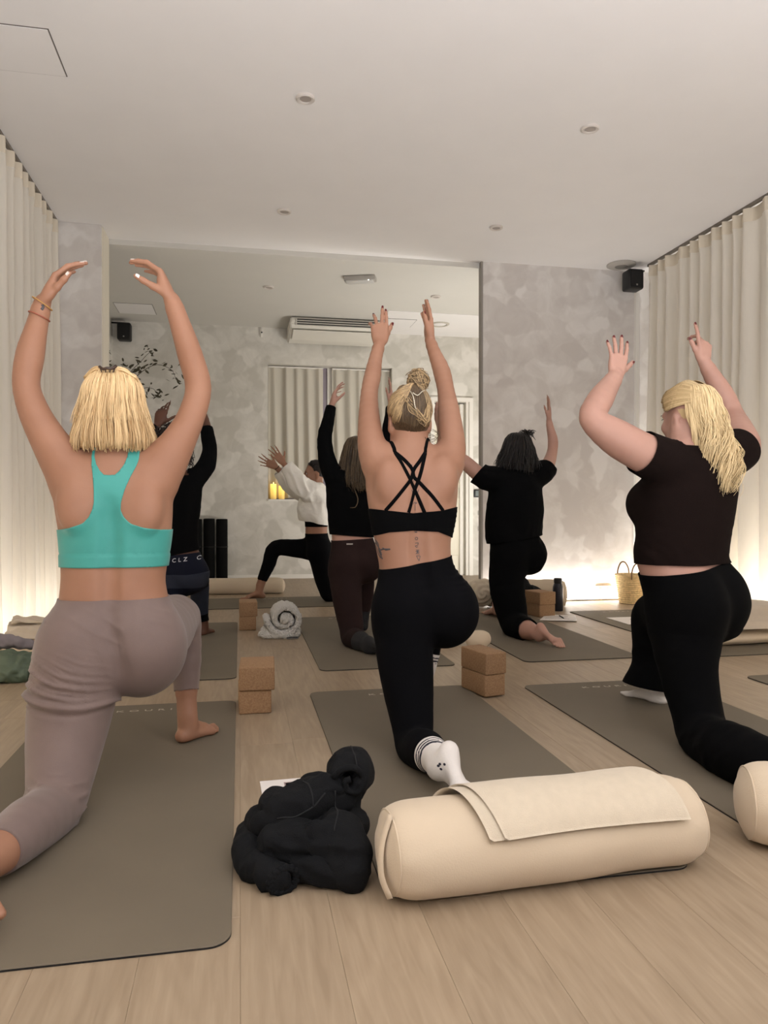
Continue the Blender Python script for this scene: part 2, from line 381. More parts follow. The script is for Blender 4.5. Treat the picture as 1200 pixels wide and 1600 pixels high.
# ------------------------------------------------------------------ curtains
def curtain(name, label, x0, side, y0, y1, seed, group):
    g = empty(name, (x0, (y0 + y1) / 2, 0), label, 'curtain', group)
    ny, zs = int((y1 - y0) * 110), [0.012, 0.1, 0.3, 0.7, 1.2, 1.8, 2.3, 2.7, 2.9, 2.975, 2.985, 3.06, 3.075]
    rr = np.random.default_rng(seed)
    ys = np.linspace(y0, y1, ny); w = np.cumsum(0.6 + 0.8 * rr.random(ny)); 
    kn = np.interp(np.arange(ny), np.arange(0, ny, 9), rr.random(len(np.arange(0, ny, 9))) * 0.9 + 0.55)
    ph = np.cumsum(kn) * (ys[1] - ys[0]) * 2 * np.pi * 7.0
    V = []
    for z in zs:
        a = 0.026 + 0.034 * (1 - z / 3.1) ** 0.8
        wave = np.sin(ph + 0.5 * np.sin(z * 1.3 + ys * 2)) + 0.35 * np.sin(2 * ph + 1.0) * (z / 3.1) + 0.25 * np.sin(ph * 0.37 + z)
        if z > 2.95: wave = np.sign(np.sin(ph)) * np.abs(np.sin(ph)) ** 0.5 + 0.2 * np.sin(2 * ph)
        V.append(np.stack([x0 + side * a * wave, ys + 0.012 * np.cos(ph) * (z > 2.95), np.full(ny, z)], 1))
    V = np.concatenate(V); i = np.arange(len(zs) - 1)[:, None] * ny; j = np.arange(ny - 1)[None]
    F = np.stack([i + j, i + j + 1, i + ny + j + 1, i + ny + j], -1).reshape(-1, 4)
    nb = (len(zs) - 1 - 3) * (ny - 1)
    mk('curtain_panel', V, F[:nb], M_CURT, g)
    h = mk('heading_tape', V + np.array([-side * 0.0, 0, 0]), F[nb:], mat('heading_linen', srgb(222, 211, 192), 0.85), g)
    box('curtain_track', (x0 - 0.012, y0, 3.078), (x0 + 0.012, y1, CEIL), mat('track_grey', srgb(120, 112, 102), 0.6), g)  # curtain track in an even grey-brown
    return g
curtain('curtain', 'floor-length cream sheer curtain along the left wall', -1.40, 1, 0.2, 6.14, 3, 'long sheer curtains')
curtain('curtain', 'floor-length cream sheer curtain along the right wall beside the black speaker', 3.69, -1, 0.6, 6.22, 5, 'long sheer curtains')

def window_curtain(label, x0, x1, seed):
    g = empty('window_curtain', ((x0 + x1) / 2, 9.2, WZ0 + .01), label, 'curtain', 'short curtains in the far window')
    rr = np.random.default_rng(seed); n = int((x1 - x0) * 200); xs = np.linspace(x0, x1, n)
    kn = np.interp(np.arange(n), np.arange(0, n, 8), rr.random(len(np.arange(0, n, 8))) * .7 + .6); ph = np.cumsum(kn) * (xs[1] - xs[0]) * 2 * np.pi * 8
    zs = np.linspace(WZ0 + .012, WZ1 - .03, 6)
    V = np.concatenate([np.stack([xs, 9.20 + (0.016 + 0.022 * (1 - k / 5)) * np.sin(ph + .3 * k) + .008 * np.sin(ph * .4), np.full(n, z)], 1) for k, z in enumerate(zs)])
    i = np.arange(5)[:, None] * n; j = np.arange(n - 1)[None]
    mk('curtain_panel', V, np.stack([i + j, i + j + 1, i + n + j + 1, i + n + j], -1).reshape(-1, 4), M_CURT2, g)
    box('curtain_rod', (x0, 9.19, WZ1 - .03), (x1, 9.21, WZ1 - .012), M_WHITE, g)
window_curtain('left cream curtain panel in the recessed far window above the candles', WX0 + .01, 1.02, 11)
window_curtain('right cream curtain panel in the recessed far window', 1.13, WX1 - .01, 12)

# ------------------------------------------------------------------ ceiling and wall fittings
DL = [((0.353, 4.05), 'recessed ceiling downlight nearest the top left, over the left and centre mats'), ((2.025, 4.05), 'recessed ceiling downlight at upper right, over the right mat'),
      ((0.33, 5.62), 'recessed ceiling downlight left of centre, before the ceiling step'), ((2.006, 5.62), 'recessed ceiling downlight right of centre, before the plaster wall'),
      ((0.282, 7.42), 'small downlight in the lower back ceiling, left of the exit lamp'), ((1.991, 7.42), 'small downlight in the lower back ceiling above the raised right hand')]
for (x, y), lab in DL:
    zc = CEIL if y < 6.4 else CEIL - .045
    g = empty('downlight', (x, y, zc - .008), lab, 'ceiling light', 'recessed ceiling downlights')
    ax = Matrix.Rotation(math.pi, 4, 'X')
    lathe('trim_ring', [(.030, -.006), (.034, .006), (.046, .009), (.052, .004), (.052, -.007), (.030, -.007)], mat('downlight_ring', srgb(214, 206, 198), 0.5), g, 24, (x, y, zc - .007), ax)
    lathe('lens', [(.001, .002), (.031, .002), (.031, -.004), (.001, -.004)], mat('downlight_lens', srgb(168, 158, 150), 0.4), g, 20, (x, y, zc - .007), ax)
def hatch(lab, x0, x1, y0, y1, z):
    g = empty('access_hatch', ((x0 + x1) / 2, (y0 + y1) / 2, z - .004), lab, 'hatch', 'square ceiling access hatches')
    box('hatch_panel', (x0 + .006, y0 + .006, z - .005), (x1 - .006, y1 - .006, z), M_CEIL, g)
    bm = bmesh.new()
    for a, b_ in (((x0, y0), (x1, y0 + .005)), ((x0, y1 - .005), (x1, y1)), ((x0, y0), (x0 + .005, y1)), ((x1 - .005, y0), (x1, y1))):
        bbox(bm, (a[0], a[1], z - .0022), (b_[0], b_[1], z))
    bm_mk('hatch_gap', bm, mat('hatch_gap_shadow', srgb(108, 100, 94), 0.8), g)
hatch('square access hatch in the near ceiling at the top left corner', -1.27, -0.876, 3.70, 4.09, CEIL)
hatch('square access hatch in the back ceiling above the wall speaker', -1.33, -0.924, 8.30, 8.73, CEIL - .045)
hatch('access hatch in the bright back ceiling right of the air conditioner', 1.62, 2.02, 8.36, 8.72, CEIL - .052)
g = empty('ceiling_vent', (2.33, 8.5, CEIL - .06), 'round white air vent ring in the bright back ceiling', 'vent')
lathe('vent_ring', [(.085, -.002), (.085, .008), (.105, .010), (.115, .002), (.115, -.004), (.085, -.004)], mat('vent_paint', srgb(196, 190, 178), 0.6), g, 28, (2.33, 8.5, CEIL - .056), Matrix.Rotation(math.pi, 4, 'X'))
lathe('vent_disc', [(.001, .004), (.07, .006), (.078, .001), (.078, -.003), (.001, -.003)], M_CEIL, g, 24, (2.33, 8.5, CEIL - .056), Matrix.Rotation(math.pi, 4, 'X'))
# emergency light
g = empty('emergency_light', (1.12, 6.93, CEIL - .105), 'small rectangular emergency exit lamp mounted under the back ceiling', 'lamp')
Rm = Matrix.Translation((1.12, 6.93, CEIL - .075)) @ Matrix.Rotation(math.radians(-20), 4, 'Z')
box('housing', (-.15, -.05, -.018), (.15, .05, .03), M_GREY, g, .008, 2, Rm)
box('diffuser', (-.13, -.056, -.03), (.13, .04, -.016), mat('lamp_diffuser', srgb(206, 204, 200), .35), g, .006, 2, Rm)
box('status_light', (.085, -.058, -.026), (.095, -.054, -.019), mat('status_glow', (1, 1, .9, 1), .5, emit=3), g, 0, 1, Rm)
# air conditioner
g = empty('air_conditioner', (1.09, 8.78, 2.86), 'white air conditioner with dark louvre slots under the back ceiling', 'air conditioner')
prof = [(8.50, 3.05), (8.47, 3.02), (8.47, 2.965), (8.50, 2.93), (8.86, 2.865), (9.06, 2.865), (9.06, 3.05)]
def extrude_x(pr, x0, x1):
    n = len(pr); V = [(x0, a, b_) for a, b_ in pr] + [(x1, a, b_) for a, b_ in pr]
    F = [(i, (i + 1) % n, n + (i + 1) % n, n + i) for i in range(n)] + [tuple(range(n))[::-1], tuple(range(n, 2 * n))]
    return V, F
V, Fq = extrude_x(prof, 0.565, 1.615); bm = bmesh.new(); vs = [bm.verts.new(v) for v in V]; [bm.faces.new([vs[i] for i in f]) for f in Fq]
bmesh.ops.bevel(bm, geom=bm.edges[:], offset=.012, segments=2, affect='EDGES'); bm_mk('body', bm, mat('ac_white', srgb(226, 222, 212), .45), g, True, auto=35)
box('outlet', (.62, 8.462, 2.945), (1.56, 8.475, 3.025), mat('ac_outlet', srgb(205, 200, 190), .5), g, .004)
for q in range(3):
    box('slot', (.64, 8.458, 2.955 + q * .026), (1.54, 8.466, 2.966 + q * .026), M_DARK, g)
box('flap', (.60, 8.52, 2.905), (1.58, 8.80, 2.914), MATS['ac_white'], g, .003, 1, Matrix.Translation((0, 8.52, 2.91)) @ Matrix.Rotation(math.radians(-10.3), 4, 'X') @ Matrix.Translation((0, -8.52, -2.914)))
# speakers
def speaker(lab, x0, y0, z0, x1, y1, z1, bx):
    g = empty('speaker', ((x0 + x1) / 2, (y0 + y1) / 2, z0), lab, 'speaker', 'black wall speakers')
    bm = bmesh.new(); bbox(bm, (x0, y0, z0), (x1, y1, z1), .02, 3)
    bm_mk('cabinet', bm, M_BLACKPL, g, True, auto=40)
    box('grille', (x0 + .012, y0 - .006, z0 + .012), (x1 - .012, y0 + .004, z1 - .012), mat('speaker_mesh', srgb(11, 11, 12), .7, bump=.6, bscale=500), g, .01, 2)
    box('badge', ((x0 + x1) / 2 - .008, y0 - .008, z0 + .028), ((x0 + x1) / 2 + .008, y0 - .005, z0 + .042), M_STEEL, g)
    tube('bracket', [((x0 + x1) / 2, (y0 + y1) / 2, z1 - .02), ((x0 + x1) / 2, (y0 + y1) / 2, z1 + .004), (bx, (y0 + y1) / 2, z1 + .004)], .009, M_BLACKPL, g)
speaker('black loudspeaker at the top of the right plaster wall beside the curtain', 3.475, 6.18, 2.862, 3.625, 6.32, 3.045, 3.665)
speaker('black loudspeaker high in the far left corner above the branches', -1.385, 8.92, 2.80, -1.235, 9.06, 3.0, -1.455)
g = empty('shadowy_disc', (3.46, 6.28, 3.08), 'round grey disc put in for a shadowy ellipse on the ceiling above the right speaker', 'ceiling disc')  # grey disc put in for a shadowy ellipse on the ceiling
lathe('disc_body', [(.001, -.012), (.11, -.010), (.13, .0), (.13, .011), (.001, .011)], M_GREY, g, 28, (3.44, 6.26, 3.0885))
lathe('disc_centre', [(.001, -.006), (.05, -.004), (.06, .003), (.001, .003)], mat('disc_dark', srgb(120, 116, 110), .6), g, 24, (3.44, 6.26, 3.076))
# small fittings on the far wall
g = empty('intercom', (3.0, 9.09, 0.98), 'black square intercom screen on the wall right of the far door', 'intercom')
box('case', (2.945, 9.072, 1.0), (3.045, 9.10, 1.10), M_BLACKPL, g, .006, 2)
box('screen', (2.962, 9.068, 1.018), (3.028, 9.073, 1.085), mat('intercom_screen', srgb(120, 128, 126), .3), g)
for z, lab in ((.80, 'upper of two small dark wall switches below the intercom'), (.60, 'lower of two small dark wall switches below the intercom')):
    g = empty('wall_switch', (3.02, 9.09, z - .03), lab, 'switch', 'small wall switches by the door')
    box('plate', (3.0, 9.088, z - .03), (3.06, 9.10, z + .03), M_GREY, g, .004, 2); box('rocker', (3.01, 9.082, z - .02), (3.05, 9.089, z + .02), M_BLACKPL, g, .003)
g = empty('small_sensor', (0.26, 9.09, 2.90), 'tiny white sensor left of the air conditioner', 'sensor')
box('sensor_body', (.245, 9.07, 2.93), (.275, 9.10, 3.03), M_WHITE, g, .006, 2); lathe('sensor_eye', [(.001, 0), (.009, .001), (.009, .006), (.001, .006)], M_DARK, g, 12, (.26, 9.066, 2.985), Matrix.Rotation(math.pi / 2, 4, 'X'))
g = empty('power_outlet', (3.36, 6.40, 0.02), 'white double power outlet low on the plaster wall beside the basket', 'outlet')
box('plate', (3.27, 6.418, .02), (3.44, 6.432, .135), mat('outlet_plate', srgb(222, 206, 184), .4), g, .005, 2)
for q in (-.04, .04): lathe('socket', [(.001, .004), (.022, .004), (.028, -.001), (.030, .006), (.001, .006)], mat('outlet_socket', srgb(196, 178, 154), .5), g, 18, (3.355 + q, 6.419, .078), Matrix.Rotation(math.pi / 2, 4, 'X'))
# candles on the sill
for x, h, lab in ((0.40, .185, 'taller glowing yellow candle at the left end of the window sill'), (0.50, .165, 'shorter glowing yellow candle second on the window sill')):
    g = empty('candle', (x, 9.115, WZ0), lab, 'candle', 'candles on the window sill')
    m = bpy.data.materials.get('candle_wax')
    if not m:
        m = mat('candle_wax', srgb(236, 206, 120), .5); nt = m.node_tree; b = nt.nodes['Principled BSDF']
        ge = nt.nodes.new('ShaderNodeNewGeometry'); sp = nt.nodes.new('ShaderNodeSeparateXYZ'); nt.links.new(ge.outputs['Position'], sp.inputs[0])
        mr = nt.nodes.new('ShaderNodeMapRange'); mr.inputs['From Min'].default_value = WZ0; mr.inputs['From Max'].default_value = WZ0 + .18; mr.inputs['To Min'].default_value = .15; mr.inputs['To Max'].default_value = 1.5
        nt.links.new(sp.outputs[2], mr.inputs[0]); nt.links.new(mr.outputs[0], b.inputs['Emission Strength']); b.inputs['Emission Color'].default_value = (1, .62, .12, 1)
    lathe('wax', [(.001, 0), (.034, 0), (.036, .004), (.036, h - .004), (.032, h), (.024, h - .012), (.001, h - .014)], m, g, 22, (x, 9.115, WZ0 + .0005))
    tube('wick', [(x, 9.115, WZ0 + h - .014), (x + .002, 9.115, WZ0 + h)], .0016, M_DARK, g, 6)
    lathe('flame', [(.0005, 0), (.006, .008), (.005, .018), (.0005, .03)], mat('flame_glow', (1, .62, .18, 1), .5, emit=5), g, 10, (x + .002, 9.115, WZ0 + h - .004))
# black rolled mats by the far wall
for i, (x, r, h, lab) in enumerate(((-.505, .064, .73, 'leftmost upright roll of black mats by the far wall'), (-.36, .066, .735, 'middle upright roll of black mats by the far wall'), (-.212, .067, .73, 'rightmost upright roll of black mats by the far wall'))):
    g = empty('rolled_mat', (x, 9.0, 0), lab, 'rolled mat', 'black rolled mats by the far wall')
    V, Fq = lathe_vf([(r - .004, 0), (r, .006), (r, h - .006), (r - .004, h), (.02, h), (.02, h - .02), (.001, h - .02)], 24, (x, 9.0, 0.0005)); mk('roll', V, Fq, M_BLACKF, g)
    t = np.linspace(0, 6 * np.pi, 70); sp_ = np.stack([x + (.012 + (r - .016) * t / t[-1]) * np.cos(t), 9.0 + (.012 + (r - .016) * t / t[-1]) * np.sin(t), np.full(70, h + .001)], 1)
    V, Fq = tube_vf(sp_, .0022, 4); mk('spiral_edge', V, Fq, mat('foam_edge', srgb(16, 15, 15), .8), g)
    tube('strap', [(x + (r + .002) * math.cos(a), 9.0 + (r + .002) * math.sin(a), h * .55) for a in np.linspace(0, 2 * math.pi, 25)], .004, M_BLACKPL, g, 6)

# ------------------------------------------------------------------ yoga mats
def text_vf(s, size):
    cu = bpy.data.curves.new('t', 'FONT'); cu.body = s; cu.size = size; cu.align_x = 'CENTER'; cu.extrude = 0.0004; cu.space_character = 1.7; cu.resolution_u = 3
    o = bpy.data.objects.new('t', cu); COL.objects.link(o); dg = bpy.context.evaluated_depsgraph_get()
    me = bpy.data.meshes.new_from_object(o.evaluated_get(dg)); V = np.array([v.co[:] for v in me.vertices]); Fq = [list(p.vertices) for p in me.polygons]
    bpy.data.objects.remove(o); bpy.data.curves.remove(cu); bpy.data.meshes.remove(me); return V, Fq
def islands(V, Fq):
    p = list(range(len(V)))
    def fd(i):
        while p[i] != i: p[i] = p[p[i]]; i = p[i]
        return i
    for f in Fq:
        for q in f[1:]: p[fd(q)] = fd(f[0])
    out = {}
    for f in Fq: out.setdefault(fd(f[0]), []).append(f)
    res = []
    for fs in out.values():
        ix = sorted({q for f in fs for q in f}); m = {q: k for k, q in enumerate(ix)}; res.append((np.asarray(V)[ix], [[m[q] for q in f] for f in fs]))
    return res
def rrect(x0, x1, y0, y1, r, n=8):
    P = []
    for cx, cy, a0 in ((x1 - r, y0 + r, -90), (x1 - r, y1 - r, 0), (x0 + r, y1 - r, 90), (x0 + r, y0 + r, 180)):
        for i in range(n + 1):
            a = math.radians(a0 + 90 * i / n); P.append((cx + r * math.cos(a), cy + r * math.sin(a)))
    return P
def yoga_mat(label, x0, x1, y0, y1, word=True, rot=0.0, r=.045):
    cx, cy = (x0 + x1) / 2, (y0 + y1) / 2
    g = empty('yoga_mat', (cx, cy, 0), label, 'yoga mat', 'taupe yoga mats')
    def tr(P):
        P = np.array(P, float); c, s = math.cos(rot), math.sin(rot); d = P[:, :2] - (cx, cy)
        P[:, 0] = cx + d[:, 0] * c - d[:, 1] * s; P[:, 1] = cy + d[:, 0] * s + d[:, 1] * c; return P
    pr = rrect(x0, x1, y0, y1, r); n = len(pr)
    def slab(z0, z1, ins):
        pi = rrect(x0 + ins, x1 - ins, y0 + ins, y1 - ins, r - ins)
        V = [(a, b_, z0) for a, b_ in pr] + [(a, b_, z1 - ins) for a, b_ in pr] + [(a, b_, z1) for a, b_ in pi]
        Fq = [tuple(range(n))[::-1], tuple(range(2 * n, 3 * n))]
        for L_ in (0, 1): Fq += [(L_ * n + i, L_ * n + (i + 1) % n, (L_ + 1) * n + (i + 1) % n, (L_ + 1) * n + i) for i in range(n)]
        return tr(V), Fq
    V, Fq = slab(.0003, .0042, .0004); mk('rubber_base', V, Fq, M_MATEDGE, g, False)
    V, Fq = slab(.0042, .006, .0012); mk('top_surface', V, Fq, M_MAT, g, False)
    if word:
        V, Fq = text_vf('KOURI', .052); V = V * np.array([1, .62, 1]) + np.array([cx, y1 - .11, .0063]); 
        for v_, f_ in islands(V, Fq): mk('letter', tr(v_), f_, mat('mat_print', srgb(190, 180, 164), .6), g, False)
    return g
yoga_mat('taupe yoga mat nearest the camera at left, under the woman in teal', -.775, -.018, 1.475, 3.352)
yoga_mat('taupe yoga mat in the front row centre with the cream bolster on its end', .315, 1.065, 1.585, 3.432)
yoga_mat('taupe yoga mat in the front row right, under the woman in the brown tee', 1.335, 2.09, 1.42, 3.37)
yoga_mat('taupe yoga mat in the second row left, under the navy leggings', -.775, -.018, 3.79, 5.66)
yoga_mat('taupe yoga mat in the second row middle, under the brown leggings', .415, 1.16, 3.88, 5.80)
yoga_mat('taupe yoga mat in the second row right, under the woman in the black tee', 1.56, 2.27, 3.885, 5.78)
yoga_mat('taupe yoga mat lying crosswise under the instructor in white', -.62, 1.26, 6.425, 7.16, True)
yoga_mat('taupe yoga mat in the second row far right, under the folded cream bedding', 2.67, 3.42, 3.825, 5.72)
yoga_mat('taupe yoga mat whose corner shows at the right edge of the front row', 2.52, 3.25, 1.50, 3.345)

# ------------------------------------------------------------------ cork blocks
def cork(label, x, y, z, rz, group, sx=.15, sy=.23, sz=.098):
    M = Matrix.Translation((x, y, z)) @ Matrix.Rotation(math.radians(rz), 4, 'Z')
    g = box('cork_block', (-sx / 2, -sy / 2, 0), (sx / 2, sy / 2, sz), M_CORK, None, .006, 3, M, origin=(x, y, z), smooth=True)
    tag(g, label, 'yoga block', group)
cork('lower cork block of the stack between the left and centre mats', .060, 3.245, .0005, 1, 'stacked cork blocks', .134, .23)
cork('upper cork block of the stack between the left and centre mats', .072, 3.235, .099, -2, 'stacked cork blocks', .148, .23)
cork('lower cork block of the stack at the far right corner of the centre mat', 1.112, 3.298, .0065, 13, 'stacked cork blocks', .108, .215)
cork('upper cork block of the stack at the far right corner of the centre mat', 1.114, 3.296, .105, 14, 'stacked cork blocks', .112, .218)
cork('lower cork block of the stack beside the rolled white towel', .052, 5.39, .0005, 0, 'stacked cork blocks', .118, .22, .096)
cork('upper cork block of the stack beside the rolled white towel', .056, 5.39, .097, 1, 'stacked cork blocks', .125, .22, .10)
cork('lower cork block of the stack beside the dark bottle', 2.365, 5.60, .0005, 12, 'stacked cork blocks', .15, .22, .096)
cork('upper cork block of the stack beside the dark bottle', 2.365, 5.60, .097, 13, 'stacked cork blocks', .155, .225, .098)
cork('lower cork block half hidden behind the navy leggings', -.50, 5.92, .0005, 0, 'stacked cork blocks', .15, .22)
cork('upper cork block half hidden behind the navy leggings', -.50, 5.92, .099, 1, 'stacked cork blocks', .15, .22)

# ------------------------------------------------------------------ bolsters
def bolster(name, label, A, B, ry, rz, m, group='cream bolsters', seam=True, lift=.0):
    """cylinder-like cushion from A to B (centres), elliptical section"""
    A, B = np.array(A, float), np.array(B, float); d = (B - A); Ln = np.linalg.norm(d); d /= Ln; s = np.cross([0, 0, 1], d); s /= np.linalg.norm(s)
    base = (A + B) / 2; base[2] = lift; g = empty(name, base, label, 'bolster', group)
    n, sides = 44, 48
    ts = np.concatenate([[0, .003, .009, .018, .03, .046, .066, .09], np.linspace(.12, .88, n - 16), [.91, .934, .954, .97, .982, .991, .997, 1]])
    V = []
    for t in ts:
        e = min(t, 1 - t) * Ln; k = 1.0 if e > .075 else .74 + .26 * math.sqrt(max(0, 1 - (1 - e / .075) ** 2))
        a = np.linspace(0, 2 * np.pi, sides, endpoint=False)
        pk = 1 + (.010 * np.sin(a * 13 + 2 * np.sin(a * 3)) * math.exp(-((e - .035) / .03) ** 2) + .004 * np.sin(a * 7 + t * 9))
        lump = 1 + .014 * np.sin(t * 9 + a) + .01 * np.sin(t * 17 - 2 * a)
        y = np.cos(a) * ry * k * pk * lump; z = np.sin(a) * rz * k * pk * lump
        z = np.where(z < -.8 * rz, -.8 * rz + (z + .8 * rz) * .25, z); 
        V.append(A + d * Ln * t + s * y[:, None] + np.array([0, 0, 1.0]) * (z + rz * .0)[:, None])
    V = np.concatenate(V); zmin = V[:, 2].min(); V[:, 2] += (base[2] + .001) - zmin
    i = np.arange(len(ts) - 1)[:, None] * sides; j = np.arange(sides)[None]
    Fq = np.stack([i + j, i + (j + 1) % sides, i + sides + (j + 1) % sides, i + sides + j], -1).reshape(-1, 4).tolist()
    # puffed end caps
    V = V.tolist()
    for end, o in ((0, 0), (1, (len(ts) - 1) * sides)):
        prev = list(range(o, o + sides)); c = np.mean(np.array(V)[prev], 0)
        for q, (k, e) in enumerate(((.7, .012), (.35, .020))):
            ring = [len(V) + i_ for i_ in range(sides)]
            V += [list(c + (np.array(V[p]) - c) * (k / (1 if q == 0 else .7)) + d * (e if end else -e) * (1 if q == 0 else .6)) for p in prev]
            for i_ in range(sides):
                f = (prev[i_], prev[(i_ + 1) % sides], ring[(i_ + 1) % sides], ring[i_]); Fq.append(f if end else f[::-1])
            prev = ring
        V.append(list(np.mean(np.array(V)[prev], 0) + d * (.003 if end else -.003)))
        for i_ in range(sides): f = (prev[i_], prev[(i_ + 1) % sides], len(V) - 1); Fq.append(f if end else f[::-1])
    V = np.array(V); V[:, 2] = np.maximum(V[:, 2], base[2] + .0008)
    c = mk('cover', V, Fq, m, g)
    if seam:
        for t_i in (2, len(ts) - 3):
            ring = V[t_i * sides:(t_i + 1) * sides]; ring = np.concatenate([ring, ring[:1]])
            tube('piping', ring + 0 * ring, .0026, m, g, 6)
    return g
bolster('bolster', 'large cream bolster in the foreground with a folded blanket on top', (.318, 1.608, .104), (1.085, 1.655, .104), .114, .103, M_CREAM, lift=.0062)
tube('bolster_handle', smooth_path([(.322, 1.58, .19), (.300, 1.565, .135), (.296, 1.55, .075), (.312, 1.535, .03)], 16), .010, M_CREAM, bpy.data.objects['bolster'], 6, .16)
def sheet(name, fn, nu, nv, th, m, parent=None, **kw):
    u, v = np.meshgrid(np.linspace(0, 1, nu), np.linspace(0, 1, nv), indexing='ij')
    P = fn(u, v)
    du = np.gradient(P, axis=0); dv = np.gradient(P, axis=1); N = np.cross(du, dv); N /= np.linalg.norm(N, axis=2, keepdims=True) + 1e-12
    e = np.minimum(np.minimum(u, 1 - u) * nu, np.minimum(v, 1 - v) * nv); k = np.sqrt(np.clip(1 - (1 - np.clip(e / 2.5, 0, 1)) ** 2, 0, 1))[..., None]
    A = P + N * th * k; V = np.concatenate([A.reshape(-1, 3), P.reshape(-1, 3)]); o = nu * nv
    i = np.arange(nu - 1)[:, None] * nv; j = np.arange(nv - 1)[None]
    q = np.stack([i + j, i + nv + j, i + nv + j + 1, i + j + 1], -1).reshape(-1, 4)
    Fq = np.concatenate([q, q[:, ::-1] + o])
    bd = [a * nv for a in range(nu)] ; 
    per = [(a, 0) for a in range(nu)] + [(nu - 1, b_) for b_ in range(1, nv)] + [(a, nv - 1) for a in range(nu - 2, -1, -1)] + [(0, b_) for b_ in range(nv - 2, 0, -1)]
    idx = np.array([a * nv + b_ for a, b_ in per]); nx = np.roll(idx, -1)
    Fq = np.concatenate([Fq, np.stack([idx, idx + o, nx + o, nx], -1)])
    return mk(name, V, Fq, m, parent, **kw)
def drape(du0, du1, off, a0, a1, skew, amp, seed):
    ph = seed * 1.7
    def fn(u, v):
        a = np.radians(a0 + (a1 - a0) * v + 3 * np.sin(u * 3 + ph))
        x = .318 + .767 * (du0 + (du1 - du0) * u) + skew * v + .006 * np.sin(v * 7 + ph) * (u > .5)
        r = off + amp * (np.sin(u * 11 + v * 3 + ph) + np.sin(u * 5 - v * 6 + ph)) * .5
        yc = 1.608 + .047 * (x - .318) / .767
        y = yc - (.115 + r) * np.sin(a); z = .110 + (.101 + r) * np.cos(a)
        return np.stack([x, y, z], -1)
    return fn
g = empty('folded_blanket', (.70, 1.63, .21), 'folded cream blanket draped over the foreground bolster', 'blanket')
sheet('lower_layer', drape(.175, .79, .0045, -62, 68, .075, .0012, 1), 60, 40, .005, M_CREAM2, g)
sheet('upper_layer', drape(.205, .81, .0105, -60, 72, .085, .0018, 2), 60, 40, .006, M_CREAM2, g)
bolster('bolster', 'cream bolster end showing at the right edge beside the brown-tee woman', (1.282, 1.70, .105), (1.90, 1.44, .105), .110, .105, M_CREAM, lift=.0062)
bolster('bolster', 'long pale bolster lying behind the front foot of the instructor', (-.45, 7.60, .085), (.43, 7.56, .085), .09, .085, M_CREAM)
bolster('bolster', 'cream bolster against the plaster wall behind the dark bottle', (2.42, 6.20, .125), (2.80, 6.06, .125), .12, .125, M_CREAM)
bolster('bolster', 'cream bolster lying behind the centre woman, mostly hidden by her hip', (1.0, 4.50, .07), (1.36, 4.60, .07), .09, .07, M_CREAM, lift=.0062)
bolster('bolster', 'cream bolster under the greige blanket by the left curtain', (-1.26, 4.42, .10), (-.88, 4.30, .10), .125, .10, M_CREAM)
bolster('bolster', 'cream bolster under folded bedding at the right edge', (2.76, 4.17, .07), (3.4, 4.2, .07), .13, .05, M_CREAM, lift=.0062)

# soft lumpy cloth piles built as implicit blobs (see mesh_sdf below)

# ------------------------------------------------------------------ implicit-surface kit
def smin(a, b, k):
    h = np.maximum(k - np.abs(a - b), 0) / k; return np.minimum(a, b) - h * h * k * 0.25
def smax(a, b, k): return -smin(-a, -b, k)
def f_rc(p, a, b, ra, rb):
    ab = b - a; L2 = ab @ ab + 1e-12; t = np.clip((p - a) @ ab / L2, 0, 1)
    return np.sqrt((((p - a) - t[:, None] * ab) ** 2).sum(1)) - (ra + (rb - ra) * t)
def f_ell(p, c, Rt, r):
    q = (p - c) @ Rt; k0 = np.sqrt(((q / r) ** 2).sum(1)) + 1e-9; k1 = np.sqrt(((q / (r * r)) ** 2).sum(1)) + 1e-9
    return k0 * (k0 - 1) / k1
def f_box(p, c, Rt, h, r):
    q = np.abs((p - c) @ Rt) - (h - r); return np.sqrt((np.maximum(q, 0) ** 2).sum(1)) + np.minimum(q.max(1), 0) - r
class Stack:
    def __init__(s, st, right):
        st = np.array(st, float); s.c0 = st[0, :3]; ax = st[-1, :3] - st[0, :3]; s.L = np.linalg.norm(ax); s.up = ax / s.L
        r = np.array(right, float); r -= s.up * (r @ s.up); s.r = r / np.linalg.norm(r); s.f = np.cross(s.up, s.r)
        t = (st[:, :3] - s.c0) @ s.up; D = smooth_path(np.column_stack([t, (st[:, :3] - s.c0) @ s.r, (st[:, :3] - s.c0) @ s.f]), 80)
        W_ = np.stack([np.interp(D[:, 0], t, st[:, 3 + i]) for i in range(3)], 1)
        ker = np.ones(5) / 5; Wp = np.pad(W_, ((2, 2), (0, 0)), 'edge'); W_ = np.stack([np.convolve(Wp[:, i], ker, 'valid') for i in range(3)], 1)
        s.t = D[:, 0]; s.o = D[:, 1:]; s.w = W_
    def local(s, p):
        q = p - s.c0; t = q @ s.up; return t, q @ s.r - np.interp(t, s.t, s.o[:, 0]), q @ s.f - np.interp(t, s.t, s.o[:, 1])
    def __call__(s, p):
        t, u, v = s.local(p); a = np.interp(t, s.t, s.w[:, 0]); b = np.where(v > 0, np.interp(t, s.t, s.w[:, 2]), np.interp(t, s.t, s.w[:, 1]))
        pw = 2.25
        e = (np.abs(u / a) ** pw + np.abs(v / b) ** pw) ** (1 / pw); g = np.sqrt((u / a ** 2) ** 2 + (v / b ** 2) ** 2) / (np.sqrt((u / a) ** 2 + (v / b) ** 2) + 1e-9) + 1e-9
        d = (e - 1) / g; d = np.clip(d, -.3, .6)
        return smax(d, np.abs(t - s.L / 2) - s.L / 2, .03)
